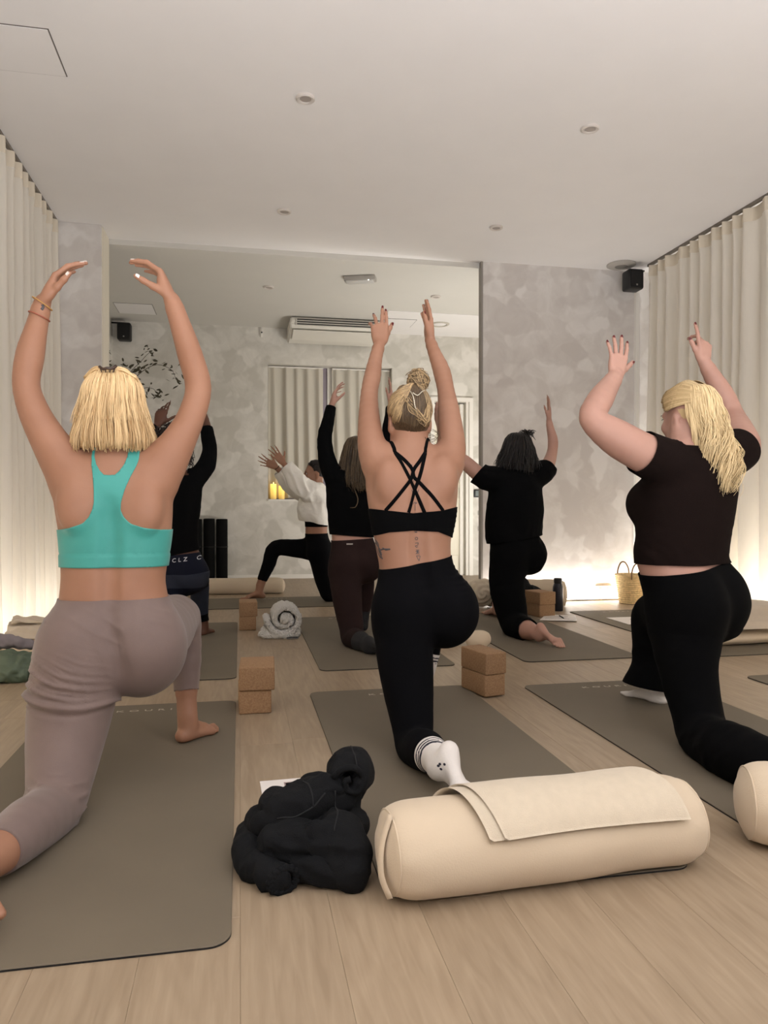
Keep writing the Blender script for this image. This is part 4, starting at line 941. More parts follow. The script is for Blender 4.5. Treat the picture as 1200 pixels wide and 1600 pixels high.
# ------------------------------------------------------------------ people
PEOPLE = {'teal': {'right': [1, 0, 0],
          'skin': 'tan',
          'torso': [[-0.391, 2.38, 0.3977, 0.1568, 0.09, 0.09], [-0.3833, 2.38, 0.4857, 0.1725, 0.11, 0.1],
                    [-0.3776, 2.38, 0.5641, 0.1608, 0.098, 0.1], [-0.3793, 2.38, 0.6426, 0.151, 0.088, 0.1],
                    [-0.3755, 2.38, 0.7151, 0.1569, 0.088, 0.105], [-0.3735, 2.38, 0.7896, 0.1647, 0.095, 0.11],
                    [-0.3771, 2.38, 0.8681, 0.1725, 0.105, 0.11], [-0.3788, 2.38, 0.9366, 0.1724, 0.1, 0.1],
                    [-0.3787, 2.38, 0.9817, 0.1411, 0.075, 0.08], [-0.3787, 2.38, 1.0209, 0.0823, 0.05, 0.055]],
          'lumps': [[-0.4683, 2.36, 0.4337, 0.1119, 0.115, 0.1274], [-0.2958, 2.37, 0.4314, 0.1298, 0.125, 0.1456]],
          'cleft': [[-0.3796, 2.258, 0.524, 0.02], [-0.3687, 2.245, 0.4702, 0.022], [-0.3501, 2.238, 0.3969, 0.022], [-0.3327, 2.25, 0.3191, 0.022]],
          'breasts': [[-0.4528, 2.5, 0.7864, 0.0697, 0.055, 0.0697], [-0.3392, 2.5, 0.7858, 0.0703, 0.055, 0.0703]],
          'neck': [[-0.3772, 2.37, 0.9753, 0.0585], [-0.3818, 2.4, 1.0657, 0.0533]],
          'head': [-0.3851, 2.41, 1.1596],
          'face': [0.02, 1, 0.02],
          'headk': 1.0,
          'larm': [[-0.4914, 2.38, 0.9514, 0.0738], [-0.5458, 2.38, 1.034, 0.055], [-0.5788, 2.39, 1.0884, 0.0474], [-0.6076, 2.39, 1.1477, 0.0415],
                   [-0.636, 2.41, 1.2329, 0.0359], [-0.6275, 2.42, 1.3264, 0.038], [-0.6098, 2.43, 1.4212, 0.0284], [-0.595, 2.43, 1.4886, 0.0245]],
          'rarm': [[-0.2564, 2.38, 0.9612, 0.0772], [-0.2085, 2.38, 1.0331, 0.0566], [-0.1785, 2.39, 1.0863, 0.046], [-0.1493, 2.39, 1.1489, 0.0391],
                   [-0.1288, 2.41, 1.2409, 0.0375], [-0.1548, 2.42, 1.3451, 0.0365], [-0.1869, 2.43, 1.4473, 0.0295],
                   [-0.2103, 2.43, 1.5171, 0.0253]],
          'lleg': [[-0.4719, 2.36, 0.4435, 0.1158], [-0.4854, 2.31, 0.2928, 0.1103], [-0.4924, 2.26, 0.1953, 0.0967], [-0.4908, 2.19, 0.1184, 0.0802],
                   [-0.4908, 2.11, 0.0574, 0.0652], [-0.5212, 1.96, 0.0672, 0.0617], [-0.5453, 1.82, 0.0733, 0.0453], [-0.5958, 1.68, 0.082, 0.032]],
          'rleg': [[-0.3136, 2.42, 0.4369, 0.1244], [-0.2662, 2.64, 0.4398, 0.1013], [-0.2214, 2.86, 0.4482, 0.0671], [-0.2001, 2.85, 0.2959, 0.049],
                   [-0.1965, 2.83, 0.1928, 0.0368], [-0.19, 2.8, 0.0749, 0.0282]],
          'm': {'waistL': [-0.5175, 2.33, 0.5872],
                'waistR': [-0.2235, 2.33, 0.588],
                'hemL': [-0.512, 2.33, 0.6839],
                'hemR': [-0.2271, 2.33, 0.6834],
                'arm': [[0.0665, 1.0089], [0.06290000000000001, 0.9863], [0.05209999999999998, 0.9524], [0.04299999999999998, 0.9148],
                        [0.037699999999999956, 0.8771], [0.03939999999999999, 0.8546], [0.04850000000000004, 0.8339], [0.0665, 0.815],
                        [0.10460000000000003, 0.8018], [0.15580000000000002, 0.7943], [0.2746, 0.7905]],
                'neck': [[0.04670000000000002, 1.0146], [0.039500000000000035, 0.9901], [0.02689999999999998, 0.9694], [0.01429999999999998, 0.9563],
                         [0.0, 0.9525]],
                'xc': -0.3842,
                'xn': -0.377,
                'fold': [-0.4779, 2.25, 0.3078]}},
 'centre': {'right': [1, 0, 0],
            'skin': 'light',
            'torso': [[0.6532, 2.62, 0.4374, 0.1636, 0.09, 0.09], [0.6508, 2.62, 0.5192, 0.1635, 0.11, 0.1], [0.6388, 2.62, 0.5896, 0.1447, 0.1, 0.1],
                      [0.6268, 2.62, 0.6644, 0.1317, 0.085, 0.1], [0.6196, 2.62, 0.7298, 0.1375, 0.085, 0.1],
                      [0.6196, 2.62, 0.8113, 0.1537, 0.095, 0.11], [0.6171, 2.62, 0.8929, 0.1653, 0.1, 0.11],
                      [0.6147, 2.62, 0.9673, 0.1723, 0.098, 0.1], [0.6123, 2.62, 1.0139, 0.1489, 0.08, 0.085],
                      [0.6123, 2.62, 1.0418, 0.107, 0.06, 0.065], [0.6099, 2.62, 1.065, 0.0651, 0.05, 0.055]],
            'lumps': [[0.5723, 2.6, 0.5005, 0.0922, 0.105, 0.1153], [0.7326, 2.61, 0.4857, 0.1217, 0.125, 0.1311]],
            'breasts': [[0.5782, 2.74, 0.8166, 0.063, 0.05, 0.063], [0.7132, 2.74, 0.8162, 0.0636, 0.05, 0.0636]],
            'neck': [[0.6076, 2.61, 1.0271, 0.0556], [0.6099, 2.63, 1.0984, 0.0525], [0.6122, 2.64, 1.1181, 0.0527]],
            'head': [0.612, 2.66, 1.1836],
            'face': [0, 1, 0.02],
            'headk': 1.0,
            'larm': [[0.4869, 2.62, 1.0263, 0.0623], [0.4712, 2.65, 1.0885, 0.0489], [0.4704, 2.7, 1.178, 0.0391], [0.4844, 2.78, 1.2972, 0.0305],
                     [0.5057, 2.83, 1.3725, 0.0306], [0.5275, 2.88, 1.4528, 0.0241], [0.5505, 2.92, 1.5207, 0.0218]],
            'rarm': [[0.7474, 2.62, 1.0294, 0.0634], [0.7707, 2.65, 1.0981, 0.0499], [0.7809, 2.72, 1.2237, 0.0402], [0.7877, 2.78, 1.3136, 0.0311],
                     [0.7863, 2.84, 1.4041, 0.0318], [0.768, 2.88, 1.4827, 0.0237], [0.7599, 2.92, 1.5426, 0.0208]],
            'lleg': [[0.5699, 2.6, 0.4775, 0.0922], [0.5774, 2.57, 0.3217, 0.0901], [0.5845, 2.53, 0.1831, 0.0742], [0.589, 2.5, 0.1014, 0.0623],
                     [0.5864, 2.46, 0.0451, 0.0559], [0.5921, 2.34, 0.0702, 0.0585], [0.5972, 2.23, 0.0812, 0.0399], [0.5969, 2.14, 0.088, 0.0288]],
            'rleg': [[0.7313, 2.64, 0.4793, 0.1088], [0.8028, 2.86, 0.4345, 0.077], [0.8193, 3.06, 0.3839, 0.0548], [0.7773, 3.05, 0.2176, 0.0422],
                     [0.758, 3.04, 0.1172, 0.0312], [0.7392, 3.02, 0.0472, 0.0269]],
            'm': {'waistL': [0.4807, 2.55, 0.6377],
                  'waistR': [0.7489, 2.55, 0.6861],
                  'top': [[0.425, 0.8625], [0.4929, 0.8536], [0.596, 0.8423], [0.7006, 0.8512], [0.7713, 0.8648]],
                  'bot': [[0.425, 0.7403], [0.4588, 0.7578], [0.5156, 0.7753], [0.596, 0.7815], [0.689, 0.7765], [0.7359, 0.7603], [0.7832, 0.744]],
                  'straps': [[[0.5389, 2.5, 1.0588], [0.5729, 2.5, 1.0261], [0.5951, 2.5, 0.9964], [0.6003, 2.5, 0.9681], [0.6174, 2.5, 0.9549],
                              [0.6623, 2.5, 0.9049], [0.7074, 2.5, 0.8513]],
                             [[0.6467, 2.5, 1.0588], [0.6226, 2.5, 1.025], [0.6003, 2.5, 0.9964], [0.5917, 2.5, 0.968], [0.5832, 2.5, 0.9546],
                              [0.5423, 2.5, 0.9045], [0.5016, 2.5, 0.8514]],
                             [[0.5406, 2.5, 1.0556], [0.5661, 2.5, 1.0011], [0.5866, 2.5, 0.958], [0.6037, 2.5, 0.9247], [0.6209, 2.5, 0.8881],
                              [0.6398, 2.5, 0.8446]],
                             [[0.6467, 2.5, 1.0571], [0.6312, 2.5, 1.0051], [0.6174, 2.5, 0.9582], [0.6037, 2.5, 0.9247], [0.5917, 2.5, 0.8847],
                              [0.5798, 2.5, 0.8447]]],
                  'tattoo': [[[0.6185, 2.5, 0.7528], [0.6175, 2.5, 0.7498], [0.615, 2.5, 0.748], [0.6118, 2.5, 0.7481], [0.6092, 2.5, 0.7499],
                              [0.6082, 2.5, 0.7529], [0.6092, 2.5, 0.7558], [0.6118, 2.5, 0.7576], [0.615, 2.5, 0.7576], [0.6175, 2.5, 0.7557],
                              [0.6185, 2.5, 0.7528]],
                             [[0.6141, 2.5, 0.691], [0.617, 2.5, 0.691], [0.6198, 2.5, 0.6909], [0.6227, 2.5, 0.6909], [0.6256, 2.5, 0.6909],
                              [0.6285, 2.5, 0.6908], [0.6275, 2.5, 0.6872], [0.6266, 2.5, 0.6835], [0.6256, 2.5, 0.6798], [0.6247, 2.5, 0.6762],
                              [0.6237, 2.5, 0.6725], [0.6218, 2.5, 0.6762], [0.6198, 2.5, 0.6799], [0.6179, 2.5, 0.6836], [0.616, 2.5, 0.6873],
                              [0.6141, 2.5, 0.691]],
                             [[0.6089, 2.5, 0.7362], [0.6113, 2.5, 0.7365], [0.6137, 2.5, 0.7368], [0.6161, 2.5, 0.7371], [0.6185, 2.5, 0.7374],
                              [0.6209, 2.5, 0.7377], [0.6206, 2.5, 0.736], [0.6202, 2.5, 0.7344], [0.6199, 2.5, 0.7327], [0.6196, 2.5, 0.731],
                              [0.6192, 2.5, 0.7294], [0.6171, 2.5, 0.7287], [0.6151, 2.5, 0.7281], [0.613, 2.5, 0.7274], [0.611, 2.5, 0.7268],
                              [0.6089, 2.5, 0.7261], [0.6099, 2.5, 0.7251], [0.611, 2.5, 0.7241], [0.612, 2.5, 0.7231], [0.613, 2.5, 0.7221],
                              [0.6141, 2.5, 0.7211], [0.6151, 2.5, 0.7217], [0.6161, 2.5, 0.7224], [0.6171, 2.5, 0.723], [0.6182, 2.5, 0.7237],
                              [0.6192, 2.5, 0.7244]],
                             [[0.6106, 2.5, 0.7077], [0.6137, 2.5, 0.707], [0.6168, 2.5, 0.7063], [0.6199, 2.5, 0.7056], [0.623, 2.5, 0.7049],
                              [0.6261, 2.5, 0.7042]],
                             [[0.6192, 2.5, 0.7143], [0.6189, 2.5, 0.7107], [0.6185, 2.5, 0.707], [0.6182, 2.5, 0.7033], [0.6178, 2.5, 0.6996],
                              [0.6175, 2.5, 0.696]],
                             [[0.6127, 2.5, 0.7137], [0.6152, 2.5, 0.7101], [0.6176, 2.5, 0.7065], [0.6201, 2.5, 0.7028], [0.6226, 2.5, 0.6992],
                              [0.6251, 2.5, 0.6955]],
                             [[0.6244, 2.5, 0.7129], [0.6219, 2.5, 0.7099], [0.6194, 2.5, 0.7068], [0.6169, 2.5, 0.7038], [0.6145, 2.5, 0.7008],
                              [0.612, 2.5, 0.6977]],
                             [[0.614, 2.5, 0.7795], [0.6133, 2.5, 0.7772], [0.6112, 2.5, 0.7757], [0.6086, 2.5, 0.7758], [0.6066, 2.5, 0.7772],
                              [0.6058, 2.5, 0.7796], [0.6066, 2.5, 0.7819], [0.6086, 2.5, 0.7834], [0.6112, 2.5, 0.7834], [0.6133, 2.5, 0.7819],
                              [0.614, 2.5, 0.7795]],
                             [[0.6055, 2.5, 0.7746], [0.6075, 2.5, 0.7746], [0.6096, 2.5, 0.7746], [0.6116, 2.5, 0.7745], [0.6137, 2.5, 0.7745],
                              [0.6158, 2.5, 0.7745]],
                             [[0.5969, 2.5, 0.8747], [0.5982, 2.5, 0.876], [0.5996, 2.5, 0.8774], [0.601, 2.5, 0.8787], [0.6024, 2.5, 0.88],
                              [0.6037, 2.5, 0.8814], [0.6054, 2.5, 0.8807], [0.6072, 2.5, 0.88], [0.6089, 2.5, 0.8794], [0.6106, 2.5, 0.8787],
                              [0.6123, 2.5, 0.8781], [0.6106, 2.5, 0.8774], [0.6089, 2.5, 0.8767], [0.6072, 2.5, 0.876], [0.6054, 2.5, 0.8754],
                              [0.6037, 2.5, 0.8747]],
                             [[0.6044, 2.5, 0.8714], [0.6045, 2.5, 0.8675], [0.6047, 2.5, 0.8636], [0.6048, 2.5, 0.8598], [0.605, 2.5, 0.8559],
                              [0.6051, 2.5, 0.852]],
                             [[0.5917, 2.5, 0.9247], [0.5927, 2.5, 0.922], [0.5938, 2.5, 0.9194], [0.5948, 2.5, 0.9167], [0.5958, 2.5, 0.914],
                              [0.5969, 2.5, 0.9114], [0.6003, 2.5, 0.9111], [0.6037, 2.5, 0.9107], [0.6071, 2.5, 0.9104], [0.6106, 2.5, 0.9101],
                              [0.614, 2.5, 0.9098], [0.615, 2.5, 0.9131], [0.6161, 2.5, 0.9165], [0.6171, 2.5, 0.9198], [0.6181, 2.5, 0.9231],
                              [0.6192, 2.5, 0.9265]],
                             [[0.6003, 2.5, 0.9647], [0.6001, 2.5, 0.9621], [0.6, 2.5, 0.9594], [0.5999, 2.5, 0.9567], [0.5997, 2.5, 0.9541],
                              [0.5996, 2.5, 0.9514]],
                             [[0.5955, 2.5, 1.0124], [0.5953, 2.5, 1.0121], [0.5952, 2.5, 1.0119], [0.5951, 2.5, 1.0117], [0.5949, 2.5, 1.0114],
                              [0.5948, 2.5, 1.0112], [0.5945, 2.5, 1.0112], [0.5942, 2.5, 1.0112], [0.594, 2.5, 1.0112], [0.5937, 2.5, 1.0112],
                              [0.5934, 2.5, 1.0112], [0.5933, 2.5, 1.0114], [0.5931, 2.5, 1.0117], [0.593, 2.5, 1.0119], [0.5929, 2.5, 1.0121],
                              [0.5927, 2.5, 1.0123], [0.5929, 2.5, 1.0126], [0.593, 2.5, 1.0128], [0.5931, 2.5, 1.013], [0.5933, 2.5, 1.0133],
                              [0.5934, 2.5, 1.0135], [0.5937, 2.5, 1.0135], [0.594, 2.5, 1.0135], [0.5942, 2.5, 1.0135], [0.5945, 2.5, 1.0135],
                              [0.5948, 2.5, 1.0135], [0.5949, 2.5, 1.0133], [0.5951, 2.5, 1.0131], [0.5952, 2.5, 1.0128], [0.5953, 2.5, 1.0126],
                              [0.5955, 2.5, 1.0124]]],
                  'bird': [[[0.4737, 2.5, 0.7539], [0.476, 2.5, 0.7496], [0.4784, 2.5, 0.7453], [0.4807, 2.5, 0.741], [0.4831, 2.5, 0.7367],
                            [0.4854, 2.5, 0.7323], [0.4858, 2.5, 0.7277], [0.4861, 2.5, 0.7231], [0.4865, 2.5, 0.7184], [0.4868, 2.5, 0.7138],
                            [0.4871, 2.5, 0.7091], [0.4894, 2.5, 0.7032], [0.4916, 2.5, 0.6972], [0.4938, 2.5, 0.6912], [0.496, 2.5, 0.6852],
                            [0.4983, 2.5, 0.6792]],
                           [[0.4753, 2.5, 0.749], [0.477, 2.5, 0.7443], [0.4787, 2.5, 0.7397], [0.4804, 2.5, 0.735], [0.4821, 2.5, 0.7304],
                            [0.4838, 2.5, 0.7257], [0.4851, 2.5, 0.7231], [0.4865, 2.5, 0.7204], [0.4878, 2.5, 0.7177], [0.4891, 2.5, 0.7151],
                            [0.4905, 2.5, 0.7124], [0.4915, 2.5, 0.7084], [0.4925, 2.5, 0.7045], [0.4935, 2.5, 0.7005], [0.4945, 2.5, 0.6965],
                            [0.4956, 2.5, 0.6925]],
                           [[0.4871, 2.5, 0.7091], [0.4895, 2.5, 0.7104], [0.4918, 2.5, 0.7117], [0.4942, 2.5, 0.713], [0.4966, 2.5, 0.7143],
                            [0.4989, 2.5, 0.7156], [0.5033, 2.5, 0.7156], [0.5077, 2.5, 0.7155], [0.5121, 2.5, 0.7155], [0.5165, 2.5, 0.7154],
                            [0.5209, 2.5, 0.7154]],
                           [[0.4972, 2.5, 0.719], [0.4993, 2.5, 0.7176], [0.5013, 2.5, 0.7163], [0.5033, 2.5, 0.7149], [0.5054, 2.5, 0.7136],
                            [0.5074, 2.5, 0.7122], [0.5097, 2.5, 0.713], [0.5121, 2.5, 0.7138], [0.5145, 2.5, 0.7145], [0.5169, 2.5, 0.7153],
                            [0.5192, 2.5, 0.7161]],
                           [[0.472, 2.5, 0.7523], [0.4737, 2.5, 0.7477], [0.4753, 2.5, 0.743], [0.477, 2.5, 0.7384], [0.4787, 2.5, 0.7337],
                            [0.4804, 2.5, 0.7291], [0.4814, 2.5, 0.7231], [0.4824, 2.5, 0.7171], [0.4834, 2.5, 0.7112], [0.4844, 2.5, 0.7052],
                            [0.4854, 2.5, 0.6992], [0.4871, 2.5, 0.6959], [0.4888, 2.5, 0.6926], [0.4905, 2.5, 0.6892], [0.4922, 2.5, 0.6859],
                            [0.4939, 2.5, 0.6826]],
                           [[0.477, 2.5, 0.739], [0.479, 2.5, 0.735], [0.4811, 2.5, 0.731], [0.4831, 2.5, 0.7271], [0.4851, 2.5, 0.7231],
                            [0.4871, 2.5, 0.7191], [0.4881, 2.5, 0.7144], [0.4891, 2.5, 0.7098], [0.4902, 2.5, 0.7051], [0.4912, 2.5, 0.7005],
                            [0.4922, 2.5, 0.6958]]]}},
 'brown_tee': {'right': [0.985, 0.17, 0],
               'skin': 'pale',
               'torso': [[1.6947, 2.55, 0.3924, 0.155, 0.1, 0.1], [1.7053, 2.55, 0.4902, 0.19, 0.135, 0.12],
                         [1.6807, 2.55, 0.5887, 0.185, 0.12, 0.125], [1.6562, 2.55, 0.6502, 0.175, 0.11, 0.13],
                         [1.6587, 2.55, 0.7235, 0.175, 0.115, 0.135], [1.672, 2.55, 0.8089, 0.18, 0.12, 0.135],
                         [1.6827, 2.55, 0.8945, 0.185, 0.12, 0.13], [1.6933, 2.55, 0.9802, 0.19, 0.12, 0.115], [1.704, 2.55, 1.0463, 0.17, 0.1, 0.09],
                         [1.7012, 2.55, 1.0903, 0.11, 0.07, 0.065], [1.693, 2.55, 1.1147, 0.07, 0.05, 0.05]],
               'lumps': [[1.6347, 2.46, 0.5035, 0.12, 0.115, 0.1418], [1.7917, 2.58, 0.4966, 0.135, 0.14, 0.1544]],
               'breasts': [[1.5583, 2.62, 0.8752, 0.072, 0.085, 0.0845], [1.7616, 2.74, 0.876, 0.075, 0.085, 0.0891]],
               'neck': [[1.6985, 2.55, 1.0707, 0.0661], [1.698, 2.57, 1.1412, 0.0616]],
               'head': [1.7083, 2.59, 1.2028],
               'face': [-0.14, 1, -0.02],
               'headk': 1.08,
               'larm': [[1.5544, 2.5, 1.0269, 0.0786], [1.4387, 2.48, 1.0689, 0.068], [1.3419, 2.48, 1.1187, 0.0629], [1.254, 2.49, 1.1854, 0.043],
                        [1.302, 2.53, 1.2527, 0.0461], [1.3616, 2.58, 1.312, 0.0374], [1.4172, 2.62, 1.3668, 0.0283]],
               'rarm': [[1.8828, 2.6, 1.0669, 0.0832], [1.9749, 2.64, 1.1069, 0.0694], [2.0494, 2.76, 1.1823, 0.059], [2.1028, 2.87, 1.267, 0.0446],
                        [2.0733, 2.89, 1.3526, 0.0434], [2.027, 2.9, 1.4366, 0.0336], [1.9895, 2.9, 1.4939, 0.0265]],
               'lleg': [[1.64, 2.5, 0.467, 0.1247], [1.6102, 2.45, 0.3054, 0.094], [1.6058, 2.4, 0.177, 0.0773], [1.6045, 2.36, 0.096, 0.0728],
                        [1.5905, 2.31, 0.0597, 0.0736], [1.5542, 2.13, 0.0754, 0.0704], [1.5538, 1.98, 0.079, 0.0583],
                        [1.5724, 1.88, 0.071, 0.0372]],
               'rleg': [[1.741, 2.62, 0.4677, 0.1309], [1.8033, 2.85, 0.422, 0.098], [1.8404, 3.05, 0.3733, 0.0725], [1.8224, 3.03, 0.2096, 0.0547],
                        [1.8169, 3.01, 0.099, 0.0401], [1.8051, 2.98, 0.0325, 0.0312]],
               'm': {'hemL': [1.4253, 2.5, 0.6501],
                     'hemR': [1.8223, 2.5, 0.6515],
                     'waistL': [1.4254, 2.5, 0.5981],
                     'waistR': [1.8277, 2.5, 0.6612],
                     'neck': [1.6598, 2.5, 1.1001]}},
 'black_tee': {'right': [0.985, 0.17, 0],
               'skin': 'pale',
               'torso': [[1.8947, 4.9, 0.4529, 0.15, 0.09, 0.09], [1.9041, 4.9, 0.5424, 0.175, 0.12, 0.11], [1.8803, 4.9, 0.6546, 0.165, 0.1, 0.11],
                         [1.8849, 4.9, 0.7665, 0.16, 0.1, 0.11], [1.8895, 4.9, 0.8784, 0.17, 0.105, 0.115], [1.8942, 4.9, 0.9903, 0.18, 0.11, 0.1],
                         [1.8941, 4.9, 1.0664, 0.165, 0.09, 0.08], [1.894, 4.9, 1.1157, 0.1, 0.06, 0.06], [1.894, 4.9, 1.147, 0.06, 0.05, 0.05]],
               'lumps': [[1.8396, 4.83, 0.5429, 0.11, 0.1, 0.1147], [1.9766, 4.88, 0.5382, 0.115, 0.12, 0.1298]],
               'breasts': [[1.8575, 5.03, 0.9017, 0.06, 0.06, 0.0687], [1.9522, 5.05, 0.902, 0.06, 0.06, 0.0692]],
               'neck': [[1.8949, 4.89, 1.0928, 0.0536], [1.9112, 4.92, 1.1842, 0.0495]],
               'head': [1.9198, 4.93, 1.2615],
               'face': [0.1, 1, 0.0],
               'headk': 1.0,
               'larm': [[1.718, 4.88, 1.0643, 0.0598], [1.6346, 4.88, 1.0813, 0.0508], [1.5274, 4.92, 1.1796, 0.0465], [1.4304, 4.95, 1.2514, 0.0355],
                        [1.4169, 5.0, 1.3087, 0.0336], [1.4038, 5.07, 1.387, 0.025], [1.3979, 5.1, 1.4354, 0.0219]],
               'rarm': [[2.0545, 4.92, 1.0865, 0.061], [2.1299, 4.95, 1.1249, 0.0501], [2.1987, 5.03, 1.1944, 0.0441], [2.2631, 5.12, 1.2809, 0.0354],
                        [2.2725, 5.13, 1.3623, 0.0346], [2.2566, 5.14, 1.4482, 0.0261], [2.2508, 5.15, 1.506, 0.0218]],
               'lleg': [[1.8277, 4.86, 0.5324, 0.102], [1.8063, 4.84, 0.3705, 0.1037], [1.81, 4.8, 0.2208, 0.092], [1.8263, 4.77, 0.1151, 0.0806],
                        [1.8293, 4.73, 0.0688, 0.0757], [1.8302, 4.55, 0.0676, 0.0626], [1.8382, 4.42, 0.0721, 0.0386],
                        [1.8516, 4.36, 0.0695, 0.0341]],
               'rleg': [[1.9825, 4.93, 0.5351, 0.1085], [1.9805, 5.2, 0.5091, 0.076], [1.9972, 5.45, 0.4932, 0.0645], [1.9786, 5.47, 0.3079, 0.0548],
                        [1.979, 5.5, 0.1549, 0.04], [1.981, 5.52, 0.0871, 0.0352]],
               'm': {'hemL': [1.6249, 4.85, 0.6058],
                     'hemR': [2.0731, 4.85, 0.6729],
                     'waistL': [1.6617, 4.85, 0.6494],
                     'waistR': [2.0731, 4.85, 0.7087],
                     'neck': [1.8747, 4.85, 1.1308]}},
 'brown_leggings': {'right': [1, 0, 0],
                    'skin': 'pale',
                    'torso': [[0.722, 4.75, 0.428, 0.15, 0.09, 0.09], [0.7388, 4.75, 0.511, 0.165, 0.11, 0.1],
                              [0.7262, 4.75, 0.6068, 0.145, 0.095, 0.095], [0.7136, 4.75, 0.6776, 0.13, 0.08, 0.095],
                              [0.7095, 4.75, 0.7732, 0.14, 0.09, 0.1], [0.7137, 4.75, 0.8979, 0.155, 0.1, 0.11],
                              [0.7221, 4.75, 0.9934, 0.165, 0.1, 0.1], [0.7305, 4.75, 1.06, 0.155, 0.08, 0.08],
                              [0.7347, 4.75, 1.1057, 0.1, 0.06, 0.06], [0.7389, 4.75, 1.1349, 0.06, 0.05, 0.05]],
                    'lumps': [[0.673, 4.73, 0.4968, 0.095, 0.11, 0.1033], [0.7979, 4.75, 0.5018, 0.1, 0.12, 0.1084]],
                    'breasts': [[0.6887, 4.87, 0.8562, 0.06, 0.05, 0.0595], [0.7835, 4.87, 0.8562, 0.06, 0.05, 0.0598]],
                    'neck': [[0.7374, 4.74, 1.0762, 0.0539], [0.7447, 4.76, 1.148, 0.05]],
                    'head': [0.7521, 4.78, 1.2036],
                    'face': [0.1, 1, 0],
                    'headk': 1.0,
                    'larm': [[0.6134, 4.75, 1.0425, 0.0579], [0.5772, 4.76, 1.1006, 0.0476], [0.5505, 4.78, 1.2009, 0.0415],
                             [0.5403, 4.8, 1.3021, 0.0333], [0.5563, 4.83, 1.3889, 0.0315], [0.5768, 4.86, 1.4686, 0.0245],
                             [0.5962, 4.88, 1.5393, 0.0204]],
                    'rarm': [[0.8572, 4.75, 1.0443, 0.0585], [0.9016, 4.76, 1.1037, 0.0482], [0.9355, 4.78, 1.2061, 0.0422],
                             [0.961, 4.8, 1.3095, 0.0339], [0.9757, 4.83, 1.3977, 0.032], [0.9905, 4.86, 1.4784, 0.0249],
                             [0.9989, 4.88, 1.55, 0.0207]],
                    'lleg': [[0.6703, 4.74, 0.4629, 0.0952], [0.6687, 4.7, 0.343, 0.0883], [0.678, 4.65, 0.2057, 0.0752],
                             [0.6899, 4.62, 0.1083, 0.0667], [0.6865, 4.57, 0.0523, 0.058], [0.7102, 4.44, 0.0543, 0.0545],
                             [0.7328, 4.34, 0.0521, 0.0381], [0.7532, 4.28, 0.0471, 0.0301]],
                    'rleg': [[0.7944, 4.78, 0.4661, 0.0965], [0.8488, 5.0, 0.4477, 0.0659], [0.8822, 5.17, 0.4245, 0.0545],
                             [0.8713, 5.16, 0.2442, 0.0476], [0.8542, 5.14, 0.1114, 0.0338], [0.8417, 5.12, 0.0516, 0.0292]],
                    'm': {'hemL': [0.5616, 4.7, 0.6929],
                          'hemR': [0.8524, 4.7, 0.6702],
                          'waistL': [0.5821, 4.7, 0.6518],
                          'waistR': [0.8524, 4.7, 0.6661],
                          'neck': [0.7312, 4.7, 1.1032]}},
 'navy_leggings': {'right': [1, 0, 0],
                   'skin': 'dark',
                   'torso': [[-0.3745, 4.6, 0.3831, 0.15, 0.09, 0.09], [-0.3595, 4.6, 0.4637, 0.17, 0.11, 0.1],
                             [-0.3705, 4.6, 0.5602, 0.135, 0.09, 0.095], [-0.3779, 4.6, 0.645, 0.122, 0.08, 0.095],
                             [-0.3814, 4.6, 0.7412, 0.125, 0.09, 0.1], [-0.385, 4.6, 0.8566, 0.145, 0.1, 0.11],
                             [-0.3886, 4.6, 0.9527, 0.155, 0.1, 0.1], [-0.3922, 4.6, 1.0219, 0.145, 0.08, 0.08],
                             [-0.3958, 4.6, 1.0602, 0.1, 0.06, 0.06], [-0.3958, 4.6, 1.0871, 0.06, 0.05, 0.05]],
                   'lumps': [[-0.4392, 4.58, 0.4707, 0.085, 0.11, 0.1108], [-0.3134, 4.58, 0.4647, 0.115, 0.135, 0.1191]],
                   'breasts': [[-0.4369, 4.72, 0.8289, 0.06, 0.05, 0.0591], [-0.3531, 4.72, 0.8288, 0.06, 0.05, 0.0593]],
                   'neck': [[-0.395, 4.59, 1.0291, 0.0537], [-0.4012, 4.62, 1.1151, 0.0502]],
                   'head': [-0.4057, 4.63, 1.1929],
                   'face': [0, 1, 0],
                   'headk': 1.0,
                   'larm': [[-0.4919, 4.6, 1.0212, 0.0574], [-0.5334, 4.61, 1.0595, 0.0479], [-0.5909, 4.66, 1.1539, 0.0425],
                            [-0.6096, 4.72, 1.2396, 0.0332], [-0.5769, 4.76, 1.2868, 0.0316], [-0.532, 4.8, 1.3471, 0.0247],
                            [-0.5044, 4.83, 1.3829, 0.0209]],
                   'rarm': [[-0.2916, 4.6, 1.0226, 0.0598], [-0.2471, 4.61, 1.0581, 0.0484], [-0.2039, 4.66, 1.1195, 0.0451],
                            [-0.184, 4.74, 1.2121, 0.036], [-0.1933, 4.78, 1.2874, 0.0342], [-0.2111, 4.83, 1.3892, 0.0264],
                            [-0.2242, 4.86, 1.4495, 0.0221]],
                   'lleg': [[-0.4319, 4.58, 0.4361, 0.0956], [-0.4283, 4.54, 0.3071, 0.0872], [-0.43, 4.48, 0.1837, 0.071],
                            [-0.4299, 4.44, 0.0971, 0.063], [-0.4251, 4.39, 0.047, 0.055], [-0.415, 4.25, 0.0553, 0.0497],
                            [-0.4024, 4.12, 0.0559, 0.0344], [-0.3926, 4.02, 0.0552, 0.0268]],
                   'rleg': [[-0.3161, 4.62, 0.4496, 0.0969], [-0.2811, 4.86, 0.4192, 0.0695], [-0.2648, 5.08, 0.3731, 0.0534],
                            [-0.2671, 5.12, 0.2313, 0.0496], [-0.2556, 5.14, 0.1332, 0.0355], [-0.2473, 5.14, 0.0637, 0.0303]],
                   'm': {'hemL': [-0.4471, 4.55, 0.5721],
